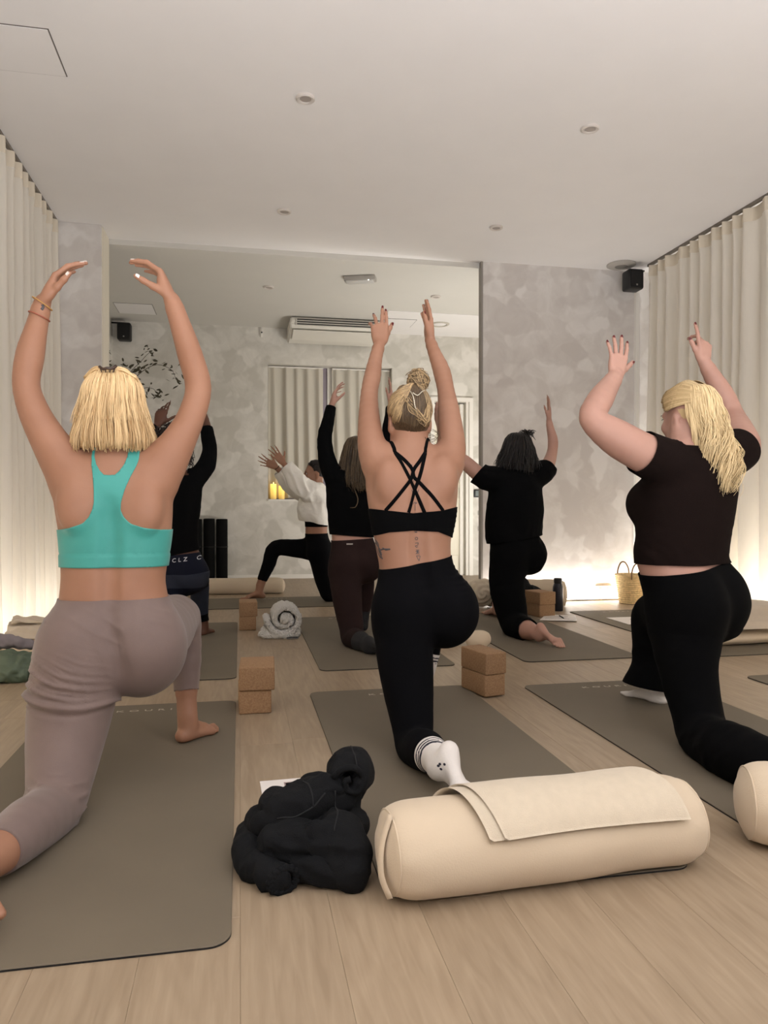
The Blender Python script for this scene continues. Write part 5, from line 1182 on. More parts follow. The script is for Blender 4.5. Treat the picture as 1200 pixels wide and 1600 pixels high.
                         'hemR': [-0.263, 4.55, 0.608],
                         'waistL': [-0.4471, 4.55, 0.5759],
                         'waistR': [-0.263, 4.55, 0.5927],
                         'neck': [-0.3915, 4.55, 1.0581]}},
 'white_sweatshirt': {'right': [0, 1, 0],
                      'skin': 'light',
                      'torso': [[0.6981, 6.84, 0.41, 0.145, 0.09, 0.09], [0.7041, 6.84, 0.4811, 0.165, 0.115, 0.1],
                                [0.7041, 6.84, 0.5582, 0.15, 0.105, 0.105], [0.6982, 6.84, 0.6353, 0.13, 0.095, 0.105],
                                [0.6982, 6.84, 0.7065, 0.13, 0.095, 0.105], [0.6923, 6.84, 0.7955, 0.14, 0.1, 0.105],
                                [0.6924, 6.84, 0.8844, 0.15, 0.105, 0.11], [0.7102, 6.84, 0.9733, 0.15, 0.1, 0.09],
                                [0.7221, 6.84, 1.0327, 0.12, 0.07, 0.07], [0.7221, 6.84, 1.0742, 0.06, 0.05, 0.05]],
                      'lumps': [[0.7332, 6.78, 0.4605, 0.11, 0.09, 0.1118], [0.7363, 6.92, 0.4524, 0.11, 0.09, 0.1141]],
                      'breasts': [[0.6091, 6.77, 0.8489, 0.055, 0.06, 0.0585], [0.6217, 6.91, 0.8487, 0.055, 0.06, 0.0598]],
                      'neck': [[0.7221, 6.84, 1.0149, 0.0504], [0.6984, 6.84, 1.0918, 0.0474]],
                      'head': [0.6806, 6.84, 1.1746],
                      'face': [-1, -0.05, -0.03],
                      'headk': 1.0,
                      'larm': [[0.6978, 6.72, 0.9888, 0.0583], [0.6425, 6.69, 0.9938, 0.0521], [0.5591, 6.66, 1.0562, 0.046],
                               [0.4954, 6.65, 1.1243, 0.0373], [0.4562, 6.66, 1.176, 0.0344], [0.417, 6.67, 1.222, 0.0258],
                               [0.3834, 6.68, 1.2623, 0.0224]],
                      'rarm': [[0.7227, 6.96, 0.9934, 0.0603], [0.6582, 6.98, 0.9935, 0.0544], [0.5619, 6.98, 1.0414, 0.0482],
                               [0.484, 6.98, 1.0891, 0.0391], [0.4297, 6.97, 1.1363, 0.036], [0.3757, 6.96, 1.1953, 0.0269],
                               [0.3338, 6.95, 1.2421, 0.0232]],
                      'lleg': [[0.7204, 6.77, 0.4612, 0.1057], [0.7369, 6.76, 0.3559, 0.0939], [0.7593, 6.75, 0.2097, 0.0792],
                               [0.7828, 6.75, 0.1212, 0.0675], [0.8004, 6.75, 0.062, 0.0558], [0.9109, 6.78, 0.0561, 0.0532],
                               [1.0427, 6.86, 0.0499, 0.039], [1.1377, 6.92, 0.0469, 0.0304]],
                      'rleg': [[0.6883, 6.92, 0.4769, 0.1019], [0.5278, 6.93, 0.484, 0.0777], [0.3215, 6.95, 0.4851, 0.0626],
                               [0.2628, 6.96, 0.3361, 0.0536], [0.2041, 6.97, 0.1991, 0.0387], [0.1805, 6.97, 0.1161, 0.031]],
                      'm': {'hemL': [0.5356, 6.8, 0.755],
                            'hemR': [0.8185, 6.8, 0.695],
                            'waistL': [0.5706, 6.8, 0.6257],
                            'waistR': [0.8185, 6.8, 0.63],
                            'neck': [0.7179, 6.8, 1.0493],
                            'braB': [0.6941, 6.8, 0.6897]}}}

def unit(v): v = np.array(v, float); return v / np.linalg.norm(v)
def skin_mat(name, c1, c2, red):
    m = mat(name, c1, 0.52, 0, 7, 0.05, 320, col2=c2, spec=0.35, sss=0.06, bdist=0.004); return m
SKIN = {'tan': skin_mat('skin_tan', srgb(152, 109, 85), srgb(162, 119, 95), 0), 'light': skin_mat('skin_light', srgb(153, 111, 88), srgb(163, 121, 98), 0),
        'pale': skin_mat('skin_pale', srgb(174, 133, 117), srgb(184, 143, 127), 0), 'dark': skin_mat('skin_dark', srgb(88, 56, 42), srgb(100, 66, 50), 0)}
NAIL_RED = mat('nail_dark_red', srgb(92, 22, 26), .25); NAIL_WHITE = mat('nail_pale', srgb(244, 232, 224), .25)

def add_head(S, c, face, k=1.0):
    c = np.array(c, float); f = unit(face); r = unit(np.cross(f, [0, 0, 1])); u = np.cross(r, f); Rm = np.stack([r, f, u], 1)
    P = lambda x, y, z: c + (r * x + f * y + u * z) * k
    S.grp('head', .02)
    S.ell('head', P(0, -.012, .035), np.array([.072, .093, .082]) * k, Rm, .02)
    S.ell('head', P(0, .030, -.03), np.array([.060, .062, .082]) * k, Rm, .03)
    S.rc('head', P(-.042, .0, -.062), P(0, .068, -.092), .026 * k, .021 * k, .025); S.rc('head', P(.042, .0, -.062), P(0, .068, -.092), .026 * k, .021 * k, .025)
    S.rc('head', P(-.036, .076, .022), P(.036, .076, .022), .014 * k, .014 * k, .02)
    S.rc('head', P(0, .092, .012), P(0, .113, -.026), .0075 * k, .012 * k, .012)
    S.ell('head', P(0, .094, -.030), np.array([.016, .012, .009]) * k, Rm, .008)
    for s in (-1, 1):
        S.ell('head', P(.038 * s, .068, -.022), np.array([.022, .018, .02]) * k, Rm, .02)
        S.ell('head', P(.031 * s, .094, .006), np.array([.019, .014, .011]) * k, Rm, .012, True)
        S.ell('head', P(.074 * s, -.014, -.014), np.array([.010, .019, .031]) * k, Rm, .008)
        S.ell('head', P(.084 * s, -.010, -.010), np.array([.006, .011, .019]) * k, Rm, .006, True)
        S.rc('head', P(.069 * s, -.008, -.041), P(.071 * s, -.010, -.035), .009 * k, .009 * k, .006)
    S.ell('head', P(0, .091, -.056), np.array([.022, .011, .007]) * k, Rm, .006); S.ell('head', P(0, .089, -.067), np.array([.019, .011, .008]) * k, Rm, .006)
    S.ell('head', P(0, .105, -.0615), np.array([.022, .010, .0016]) * k, Rm, .003, True)
    return P, (r, f, u)

FL = [(.046, .026, .021, .032, .090), (.050, .030, .022, .010, .094), (.046, .028, .021, -.011, .090), (.036, .021, .019, -.030, .082)]
def add_hand(S, name, W, d, n, t, curl=((10, 15, 8),) * 4, spread=(6, 1, -4, -10), k=1.0, thumb=(.62, .72, .25), thumb_bend=10):
    W = np.array(W, float); d = unit(d); n = np.array(n, float); n = unit(n - d * (n @ d)); t = np.array(t, float); t = t - d * (t @ d); t = unit(t - n * (t @ n))
    S.grp(name, .010); tips = []
    R0 = [.0088, .0090, .0086, .0076]
    for i, (a, b, c, off, base) in enumerate(FL):
        K = W + (d * base * (.97 if i == 3 else 1) + t * off) * k
        S.rc(name, W + (d * .012 + t * off * .55) * k, K - n * .001 * k, .0125 * k, .0098 * k, .014)
        ang = 0; p = K; sp = math.radians(spread[i]); d0 = d * math.cos(sp) + t * math.sin(sp)
        for seg, (ln, r0, r1) in enumerate(((a, R0[i] * 1.02, R0[i] * .94), (b, R0[i] * .94, R0[i] * .84), (c, R0[i] * .84, R0[i] * .68))):
            ang += math.radians(curl[i][seg]); dd = d0 * math.cos(ang) + n * math.sin(ang); q = p + dd * ln * k
            S.rc(name, p, q, r0 * k, r1 * k, .0035); p = q
        tips.append((p - dd * .007 * k, dd, -(n * math.cos(ang) - d0 * math.sin(ang)), R0[i] * .72 * k, t))
    S.ell(name, W + (d * .046 + n * .004) * k, np.array([.034, .046, .013]) * k, np.stack([t, d, n], 1), .012)
    S.ell(name, W + (d * .040 + t * .024 + n * .009) * k, np.array([.015, .032, .015]) * k, np.stack([t, d, n], 1), .014)
    c0 = W + (d * .022 + t * .020 + n * .008) * k; td = unit(d * thumb[0] + t * thumb[1] + n * thumb[2]); p = c0
    for j, (ln, r0, r1) in enumerate(((.042, .0135, .0108), (.032, .0108, .0094), (.025, .0094, .0074))):
        q = p + td * ln * k; S.rc(name, p, q, r0 * k, r1 * k, .006); p = q; td2 = td; td = unit(td + d * math.tan(math.radians(thumb_bend)) * (.8 if j < 1 else .3))
    side = unit(np.cross(td2, n)); tips.append((p - td2 * .007 * k, td2, unit(-n * .6 + t * .6), .0075 * k, side))
    return tips
def add_nails(tips, m, parent, which=range(5)):
    for i in which:
        p, dd, up, r, _ = tips[i]; up = unit(up - dd * (up @ dd)); s = np.cross(dd, up); bmv = []
        n1, n2 = 8, 5; V = []
        for a in np.linspace(-1, 1, n1):
            for b in np.linspace(-1, 1, n2):
                w = r * .80 * (1 - .25 * max(0, a) ** 2); V.append(p + dd * (a * .0068 + .003) + s * b * w + up * (r * 1.06 * math.sqrt(max(0, 1 - (b * .72) ** 2)) + .0006 - (.0035 * max(0, -a - .6))))
        V = np.array(V); V2 = V - up * .0018; F = []
        for a in range(n1 - 1):
            for b in range(n2 - 1):
                q = (a * n2 + b, (a + 1) * n2 + b, (a + 1) * n2 + b + 1, a * n2 + b + 1); F.append(q); F.append(tuple(x + n1 * n2 for x in q[::-1]))
        per = [a * n2 for a in range(n1)] + [(n1 - 1) * n2 + b for b in range(1, n2)] + [a * n2 + n2 - 1 for a in range(n1 - 2, -1, -1)] + [b for b in range(n2 - 2, 0, -1)]
        F += [(per[i_], per[(i_ + 1) % len(per)], per[(i_ + 1) % len(per)] + n1 * n2, per[i_] + n1 * n2) for i_ in range(len(per))]
        mk('fingernail', np.concatenate([V, V2]), F, m, parent)
def add_foot(S, name, A, fd, up, k=1.0, toe=0.0, bare=True, right=True, drop=.055):
    """A ankle centre; fd heel-to-toe; up dorsal side; toe = upward bend of the toes in degrees"""
    A = np.array(A, float); fd = unit(fd); up = np.array(up, float); up = unit(up - fd * (up @ fd)); sd = np.cross(fd, up) * (1 if right else -1)   # sd: outer side
    S.grp(name, .022); H = A - up * drop * k - fd * .028 * k; P = lambda x, y, z: H + (fd * x + sd * y + up * z) * k
    S.rc(name, P(0, 0, .004), P(.018, 0, .012), .027 * k, .028 * k, .02)
    S.rc(name, A + up * .02 * k, P(.035, 0, .035), .033 * k, .030 * k, .02)
    S.rc(name, P(.035, 0, .034), P(.125, -.008, .006), .029 * k, .019 * k, .025); S.rc(name, P(.02, .012, .004), P(.135, .026, -.008), .022 * k, .014 * k, .02)
    S.rc(name, P(.150, -.024, -.004), P(.132, .032, -.010), .0185 * k, .0135 * k, .02)
    a = math.radians(toe); td = fd * math.cos(a) + up * math.sin(a)
    for i, (y, x, ln, r) in enumerate(((-.026, .158, .050, .0125), (-.006, .160, .040, .0092), (.009, .155, .035, .0086), (.022, .147, .030, .0080), (.034, .136, .025, .0076))):
        p = P(x - .012, y, -.012); q = p + (td * (ln + .010) + sd * .0015) * k
        S.rc(name, p, q, r * 1.05 * k, r * k, .003 if bare else .014)
    if not bare: S.ell(name, P(.165, .0, -.010), np.array([.045, .042, .014]) * k, np.stack([fd, sd, up], 1), .02)
    S.ell(name, P(.025, -.030, .052), np.array([.012, .009, .012]) * k, None, .012)

class Person:
    def __init__(s, key, label, cut_s=None):
        D = PEOPLE[key]; s.D = D; S = Sdf(); s.S = S; S.floor = .0062
        s.lab = label
        tr = Stack(D['torso'], D['right']); s.tr = tr
        S.grp('torso', .02); a = np.array(D['torso'])
        c = a[:, :3].mean(0); S.add('torso', tr, c, np.linalg.norm(a[0, :3] - a[-1, :3]) / 2 + .28, .02)
        r, f, u = tr.r, tr.f, tr.up; s.rfu = (r, f, u); Rm = np.stack([r, f, u], 1); s.Rm = Rm
        for e in D['lumps']: S.ell('torso', e[:3], e[3:6], Rm, .045)
        for e in D['breasts']: S.ell('torso', e[:3], e[3:6], Rm, .04)
        S.chain('torso', D['neck'], .035)
        if 'cleft' in D:
            cl = np.array(D['cleft'])
            for i in range(len(cl) - 1): S.rc('torso', cl[i, :3], cl[i + 1, :3], cl[i, 3], cl[i + 1, 3], .03, True)
        nk = np.array(D['neck'][0])
        for arm in ('larm', 'rarm'):
            sh = np.array(D[arm][0]); S.rc('torso', sh[:3] - (sh[:3] - nk[:3]) * .12, nk[:3] * .75 + sh[:3] * .25 + u * .006, sh[3] * .80, nk[3] * .72, .05)
        for k_, kk in (('lleg', .05), ('rleg', .05)):
            S.grp(k_, .045); S.chain(k_, D[k_], .02, len(D[k_]) * 3 - 2)
        for k_ in ('larm', 'rarm'):
            S.grp(k_, .028); S.chain(k_, D[k_], .012, len(D[k_]) * 3 - 2)
        s.P, s.hf = add_head(S, D['head'], D['face'], D['headk'])
        hd = np.array(D['head']); n1 = np.array(D['neck'][-1]); S.rc('head', n1[:3], hd - s.hf[2] * .045 - s.hf[1] * .018, n1[3], .050 if D['headk'] else .05, .03)
        s.hands = {}; s.hi = {}
        base = np.array(D['torso'][0][:3]); s.root = empty('person', (base[0], base[1], 0), label, 'person')
    def details(s, back=True):
        """spine furrow and shoulder blades of a bare back"""
        S, (r, f, u) = s.S, s.rfu; a = np.array(s.D['torso']); up = lambda i: a[i, :3] - f * a[i, 4]
        n = len(a); S.chain('torso', [tuple(a[i, :3] - f * (a[i, 4] + .016)) + (.022,) for i in range(2, n - 3)], .03)
        S.g['torso'] = [(fn, c, R, k, True) if q >= len(S.g['torso']) - (2 * (n - 5) - 2) else (fn, c, R, k, sub) for q, (fn, c, R, k, sub) in enumerate(S.g['torso'])]
        for sgn in (-1, 1):
            c = a[n - 4, :3] - f * (a[n - 4, 4] - .028) + r * sgn * a[n - 4, 3] * .58; S.ell('torso', c, (.048, .036, .075), s.Rm, .03)
    def hand(s, side, hi=None, **kw):
        arm = s.D[side[0] + 'arm']; nm = side[0] + 'hand'; s.hands[nm] = add_hand(s.S, nm, arm[-1][:3], **kw)
        if hi: s.hi[nm] = (side[0] + 'arm', hi)
    def foot(s, side, hi=None, **kw):
        leg = s.D[side[0] + 'leg']; nm = side[0] + 'foot'; add_foot(s.S, nm, leg[-1][:3], right=(side[0] == 'r'), **kw)
        if hi: s.hi[nm] = (side[0] + 'leg', hi)
    def param(s, ch, V):
        ch = np.array(s.D[ch] if isinstance(ch, str) else ch); best = np.full(len(V), 9.0); sv = np.zeros(len(V)); cum = 0
        for i in range(len(ch) - 1):
            a, b = ch[i, :3], ch[i + 1, :3]; L_ = np.linalg.norm(b - a); tt = (V - a) @ (b - a) / L_ ** 2; tc = np.clip(tt, 0, 1)
            d = np.linalg.norm(V - a - tc[:, None] * (b - a), axis=1) - (ch[i, 3] + (ch[i + 1, 3] - ch[i, 3]) * tc)
            tx = tt if i == len(ch) - 2 else np.minimum(tt, 1) if i == 0 else tc
            if i == 0: tx = np.minimum(tt, 1)
            if i == len(ch) - 2: tx = np.maximum(tt, 0)
            m = d < best; best[m] = d[m]; sv[m] = cum + tx[m] * L_; cum += L_
        return sv
    def mesh(s, h):
        S = s.S; body_names = [n for n, _ in S.order if n not in s.hi]
        lo, hi = S.bounds(body_names); V, Q = mesh_sdf(lambda p: S.eval(p, body_names), lo, hi, h); V = lap(V, Q, 2, .45); T = tris(Q)
        # main connected surface only
        s.classify(V); 
        pieces = []
        for nm, (ch, hh) in s.hi.items():
            L_ = np.linalg.norm(np.diff(np.array(s.D[ch])[:, :3], axis=0), axis=1).sum(); cut = L_ - (.035 if 'hand' in nm else .055)
            grp = s.grp_of(V, body_names); sp = s.param(ch, V); side = ch
            f = np.where(grp == side, cut - sp, 1.0); (V,), T, ce = clip(V, T, f)
            names = [ch, nm]; c0 = np.array(s.D[ch][-1][:3]); prims = [x for x in S.g[nm]]
            lo2, hi2 = S.bounds([nm], .02); a0 = np.array(s.D[ch][-1][:3]) + (np.array(s.D[ch][-2][:3]) - c0) * .9
            lo2 = np.minimum(lo2, a0 - .05); hi2 = np.maximum(hi2, a0 + .05)
            V2, Q2 = mesh_sdf(lambda p: S.eval(p, names), lo2, hi2, hh); V2 = lap(V2, Q2, 1, .4); T2 = tris(Q2)
            f2 = s.param(ch, V2) - cut - .004; (V2,), T2, ce2 = clip(V2, T2, f2)
            # zip the two rims together
            o = len(V); T = np.concatenate([T, T2 + o]); V = np.concatenate([V, V2])
            b1 = np.unique(ce); b2 = np.unique(ce2) + o
            if len(b1) and len(b2):
                ax = unit(np.array(s.D[ch][-1][:3]) - np.array(s.D[ch][-2][:3])); cc = V[b2].mean(0); e1 = unit(np.cross(ax, [0.3, .5, .8])); e2 = np.cross(ax, e1)
                an = lambda b: np.arctan2((V[b] - cc) @ e2, (V[b] - cc) @ e1)
                A1, A2 = an(b1), an(b2); b1, A1 = b1[np.argsort(A1)], np.sort(A1); b2, A2 = b2[np.argsort(A2)], np.sort(A2)
                i = j = 0; tt = []
                while i < len(b1) or j < len(b2):
                    if j >= len(b2) or (i < len(b1) and A1[i] <= A2[j]): tt.append((b1[i % len(b1)], b1[(i + 1) % len(b1)], b2[j % len(b2)])); i += 1
                    else: tt.append((b2[j % len(b2)], b1[i % len(b1)], b2[(j + 1) % len(b2)])); j += 1
                T = np.concatenate([T, np.array(tt)])
        s.V, s.T = V, T; s.N = normals(V, T); s.g = s.grp_of(V); s.off = 0
        s.body = mk('body', V, T, SKIN[s.D['skin']], s.root)
        s.sl, s.sr, s.al, s.ar = [s.param(c, V) for c in ('lleg', 'rleg', 'larm', 'rarm')]
        bm_ = BVHTree.FromPolygons(V.tolist(), T.tolist()); s.bvh = bm_
    def classify(s, V): pass
    def grp_of(s, V, names=None):
        ns = [n for n, _ in s.S.order if names is None or n in names]; D = np.stack([s.S.group(n, V) for n in ns]); 
        mp = {'lfoot': 'lleg', 'rfoot': 'rleg', 'lhand': 'larm', 'rhand': 'rarm'}
        lab = np.array([mp.get(n, n) for n in ns]); return lab[D.argmin(0)]
    def plane(s, pl, pr, V, bow=0.0):
        pl, pr = np.array(pl), np.array(pr); d = pr - pl; h = np.array([d[0], d[1], 0]); ln = np.linalg.norm(h); r = h / ln; d = d / ln; x = (V - pl) @ r
        return pl[2] + d[2] * x, V[:, 2]
    def lower(s, cutl, cutr, V=None, g=None, sl=None, sr=None):
        V = s.V if V is None else V; g = s.g if g is None else g; sl = s.sl if sl is None else sl; sr = s.sr if sr is None else sr
        zp, z = s.plane(s.D['m']['waistL'], s.D['m']['waistR'], V); f = np.where(g == 'torso', zp - z, -1.0)
        f = np.where(g == 'lleg', np.minimum(cutl - sl, zp - z + .0), f); f = np.where(g == 'rleg', np.minimum(cutr - sr, zp - z), f); return f
    def upper(s, cutl, cutr, V, g, al, ar, neck=True):
        zp, z = s.plane(s.D['m']['hemL'], s.D['m']['hemR'], V); f = z - zp
        if neck:
            nk = np.array(s.D['m']['neck']); n = unit(np.array(s.D['head']) - nk + 0 * nk); n = unit(s.rfu[2] - s.rfu[1] * .25)
            f = np.minimum(f, (nk - V) @ n)
            ft = f
        else: ft = f
        f = np.where(g == 'torso', ft, -1.0)
        f = np.where(g == 'larm', np.minimum(cutl - al, zp * 0 + 1), f); f = np.where(g == 'rarm', np.minimum(cutr - ar, 1), f); return f
    def loose(s, h, infl, extra, lab_cut):
        """separate looser garment surface: body groups inflated plus extra shapes"""
        S = s.S; names = lab_cut['names']; E = Sdf(); E.grp('x'); 
        for fn in extra: fn(E)
        def ev(p):
            d = S.eval(p, names) - infl
            if extra: d = smin(d, E.eval(p), .05)
            return d
        lo, hi = S.bounds(names, .06); V, Q = mesh_sdf(ev, lo, hi, h); V = lap(V, Q, 2, .45); T = tris(Q); return V, T
    def ribbon(s, name, pts, w, m, th=.0022, lift=.0012, n=40, parent=None, sides=8, lim=-.3):
        d = Vector((0, 1, 0)); P, Nn = [], []
        for p in smooth_path(pts, n):
            hit = s.bvh.ray_cast(Vector((p[0], p[1] - 1.0, p[2])), d)
            if hit[0] is None or hit[1][1] > lim: continue
            P.append(np.array(hit[0]) + np.array(hit[1]) * lift); nn = np.array(hit[1]); Nn.append(nn if nn[1] < 0 else -nn)
        if len(P) < 3: return
        P, Nn = np.array(P), np.array(Nn)
        for _ in range(3): Nn[1:-1] = (Nn[:-2] + Nn[1:-1] + Nn[2:]) / 3; P[1:-1] = P[1:-1] * .6 + (P[:-2] + P[2:]) * .2
        s.rib0 = (P[0], Nn[0]); return tube_vf(P, w / 2, sides, th / w, Nn)

# ---- hair
def hair_mat(name, dark, light, rough=.42):
    m = bpy.data.materials.new(name); m.use_nodes = True; nt = m.node_tree; b = nt.nodes['Principled BSDF']
    at = nt.nodes.new('ShaderNodeAttribute'); at.attribute_name = 'shade'; r = nt.nodes.new('ShaderNodeValToRGB')
    r.color_ramp.elements[0].color = dark; r.color_ramp.elements[1].color = light; nt.links.new(at.outputs['Fac'], r.inputs[0]); nt.links.new(r.outputs[0], b.inputs['Base Color'])
    b.inputs['Roughness'].default_value = rough; b.inputs['Specular IOR Level'].default_value = .35; return m
class Hair:
    def __init__(s): s.V = []; s.F = []; s.A = []; s.o = 0
    def add(s, P, r0, r1, shade, sides=5, flat=1.0, N0=None):
        n = len(P); R = np.interp(np.linspace(0, 1, n), [0, .15, .8, 1], [r0 * .7, r0, (r0 + r1) / 2, r1]); V, F = tube_vf(P, R, sides, flat, N0)
        s.V.append(V); s.F += [[q + s.o for q in f] for f in F]; s.A.append(np.clip(np.full(len(V), shade), 0, 1)); s.o += len(V)
    def raw(s, V, F, A):
        s.V.append(np.asarray(V)); s.F += [[q + s.o for q in f] for f in F]; s.A.append(np.broadcast_to(A, (len(V),))); s.o += len(V)
    def build(s, name, m, parent): return mk(name, np.concatenate(s.V), s.F, m, parent, True, attr={'shade': np.concatenate(s.A)})
def hair_profile(H, c, hf, prof, az0, az1, n, r0=.0045, r1=.0015, rough=.006, wave=(0, 20), shade=(.2, .9), start=0.0, endvar=.02, base=True, seed=1, tilt=None, clump=5, npts=16, flat=.55, curl=None):
    """strands falling over an elliptical profile: prof rows (height, rx, ry, shift_r, shift_f); azimuth 0 = back of head"""
    r, f, u = hf; c = np.array(c, float); rr = np.random.default_rng(seed); pr = np.array([list(p) + [0] * (5 - len(p)) for p in prof], float)
    sI = np.linspace(0, 1, len(pr)); dense = np.linspace(0, 1, 60); prd = np.stack([np.interp(dense, np.r_[0, np.cumsum(np.hypot(np.diff(pr[:, 0]), np.diff(pr[:, 1])))] / np.hypot(np.diff(pr[:, 0]), np.diff(pr[:, 1])).sum(), pr[:, i]) for i in range(5)], 1)
    def at(t, az, k):
        q = np.stack([np.interp(t, dense, prd[:, i]) for i in range(5)], -1)
        sa = np.sin(az); ca = np.cos(az)
        return c + u * q[..., :1] + r * (q[..., 1:2] * sa[..., None] * k[..., None] + q[..., 3:4]) + f * (-(q[..., 2:3]) * ca[..., None] * k[..., None] + q[..., 4:5])
    if base:
        na = 40; az = np.linspace(az0, az1, na); tt = np.linspace(0, .97, 30); A, B = np.meshgrid(tt, az, indexing='ij')
        P = at(A, B, np.full(A.shape, .93)); nz = vnoise(P.reshape(-1, 3) * 60, seed).reshape(A.shape)
        P = P.reshape(-1, 3); i = np.arange(29)[:, None] * na; j = np.arange(na - 1)[None]
        F = np.stack([i + j, i + j + 1, i + na + j + 1, i + na + j], -1).reshape(-1, 4).tolist(); H.raw(P, F, np.clip(shade[0] + .1 * nz.ravel(), 0, 1))
    caz = az0 + (az1 - az0) * rr.random(max(1, n // clump))
    for i in range(n):
        ci = i % len(caz); az = az0 + (az1 - az0) * (i + rr.random()) / n; azc = caz[np.argmin(np.abs(caz - az))]
        t0 = start * rr.random() if start else rr.random() * .25 * (rr.random() < .6); t1 = 1 - endvar * 2 * rr.random()
        t = np.linspace(t0, t1, npts); s_ = (t - t0) / (t1 - t0); a = az + (azc - az) * .86 * s_ ** 1.2 + rr.normal(0, .012) * s_
        k = 1.0 + rr.normal(0, .012) + .03 * rr.random() * s_
        P = at(t, a, np.full(npts, k))
        if wave[0]:
            ph = azc * 37.0 + .35 * rr.normal(); w = wave[0] * np.clip(s_ * 1.4 - .15, 0, 1)
            P = P + r * (w * np.sin(wave[1] * s_ + ph))[:, None] + f * (w * np.cos(wave[1] * s_ + ph))[:, None]
        P = P + (rr.normal(0, rough, 3) * s_[:, None] ** 2) + np.cumsum(rr.normal(0, rough * .05, (npts, 3)), 0)
        N0 = P - (c + u * ((P - c) @ u)[:, None])
        H.add(P, r0 * (.7 + .6 * rr.random()), r1, shade[0] + (shade[1] - shade[0]) * (.5 * rr.random() + .5 * ((azc * 91.7) % 1.0)), 5, flat, N0)
def scalp(H, c, hf, rad, shade, keep, seed=1, off=(0, -.014, .036)):
    """solid cap following the skull; keep(x,y,z) > 0 in head axes keeps a vertex"""
    r, f, u = hf; Rm = np.stack([r, f, u], 1); S = Sdf(); S.grp('a'); cc = np.array(c) + Rm @ np.array(off); S.ell('a', cc, rad, Rm)
    V, Q = mesh_sdf(lambda p: S.eval(p), *S.bounds(None, .01), .006); T = tris(Q); L_ = (V - np.array(c)) @ Rm
    (V,), T, _ = clip(V, T, keep(L_[:, 0], L_[:, 1], L_[:, 2])); H.raw(V, T.tolist(), shade)

def eyes(p, m=None):
    r, f, u = p.hf
    for s in (-1, 1):
        c = p.P(.031 * s, .0755, .006); V, F = lathe_vf([(.0115 * math.sin(a), -.0115 * math.cos(a)) for a in np.linspace(.02, math.pi - .02, 9)], 14)
        Rm = np.stack([r, -u, f], 1); e = mk('eye', V @ Rm.T + c, F, mat('eye_white', srgb(230, 224, 218), .2), p.root)
        V, F = lathe_vf([(.0005, .0119), (.005, .0113), (.0055, .0105)][::-1], 14); mk('iris', V @ Rm.T + c, F, mat('iris_brown', srgb(48, 32, 24), .15), e)
        L_ = [p.P(.031 * s + x, .0905 - abs(x) * .25, .0235 + .003 * math.cos(x * 90)) for x in np.linspace(-.018, .018, 9)]
        tube('eyebrow', L_, .0028, mat('brow_brown', srgb(70, 50, 38), .8), p.root, 6, .5)
        L_ = [p.P(.031 * s + x, .092 - abs(x) * .3, .012 - x * x * 18) for x in np.linspace(-.014, .014, 9)]
        tube('eyelash', L_, .0015, M_DARK, p.root, 5)
M_BLK = mat('black_jersey', srgb(8, 8, 9), .95, .08, 10, .15, 420, spec=.08)
M_BLK2 = mat('black_leggings_knit', srgb(8, 8, 11), .9, .08, 10, .1, 420, spec=.10)
M_SOCK = mat('white_sock_knit', srgb(226, 220, 214), .9, .02, 30, .25, 500)
M_SOCKB = mat('charcoal_sock_knit', srgb(30, 30, 32), .9, .02, 30, .25, 500)
M_BROWN = mat('dark_brown_knit', srgb(42, 30, 29), .9, .06, 10, .12, 400, spec=.12)
M_BROWNT = mat('dark_brown_rib', srgb(24, 16, 14), .95, .06, 10, .15, 400, spec=.08)

# ================================================================== woman in teal (front row, left)
p = Person('teal', 'woman with blond bob kneeling in a lunge in teal racerback bra and taupe leggings'); D = p.D; mk_ = D['m']
p.details()
p.hand('left', .0032, d=(.42, .10, .90), n=(.86, .15, -.42), t=(-.1, -1, .1), curl=((22, 22, 10), (20, 22, 10), (16, 20, 10), (12, 18, 10)), spread=(3, 1, -2, -5), thumb=(.85, .45, .30))
p.hand('right', .0032, d=(-.36, .10, .93), n=(-.92, .12, -.36), t=(.1, -1, .05), curl=((34, 26, 10), (34, 28, 12), (30, 26, 12), (26, 24, 10)), spread=(3, 1, -2, -5), thumb=(.62, .45, .62), thumb_bend=4)
p.foot('right', .0036, fd=(.62, .78, -.02), up=(0, 0, 1), k=.95, drop=.05)
p.foot('left', None, fd=(.64, -.72, -.36), up=(.05, -.2, -.97), k=.93, drop=.03)
p.mesh(.006)
V, T, N, g = p.V, p.T, p.N, p.g
# leggings with gathered folds under the left seat and behind the knee
f = p.lower(.765, .715)
s0 = p.sl; rel = V - np.array(mk_['fold'])
wr = np.zeros(len(V)); L_ = V @ np.array([1, 0, 0])
leg = (g == 'lleg') | ((g == 'torso') & (V[:, 0] < mk_['xc'] + .02))
zz_ = V[:, 2] + .32 * (V[:, 0] - mk_['fold'][0]) * np.clip((V[:, 2] - .27) * 8, 0, 1) + .012 * vnoise(V * np.array([7, 7, 14]), 3)
msk = np.exp(-((V[:, 2] - .355) / .058) ** 2) * np.clip((mk_['fold'][0] + .115 - V[:, 0]) * 14, 0, 1) * leg
ridge = lambda x: (1 - np.abs(np.sin(x))) ** 1.6
wr += .013 * msk * ridge(zz_ * 125 + 1.8 * vnoise(V * np.array([8, 8, 14]), 5)) * (.55 + .6 * vnoise(V * 12, 15)) + .005 * msk * ridge(zz_ * 240 + 2.5 * vnoise(V * 13, 6))
crease = np.exp(-((zz_ - .287) / .0075) ** 2) * leg * (V[:, 1] < 2.42)
wr -= .004 * crease; wr += .011 * np.exp(-((zz_ - .303) / .010) ** 2) * leg * (V[:, 1] < 2.42)
kn = np.exp(-((p.sl - .455) / .035) ** 2) * (g == 'lleg') * (V[:, 1] < 2.13 + .4 * (V[:, 2] - .05))
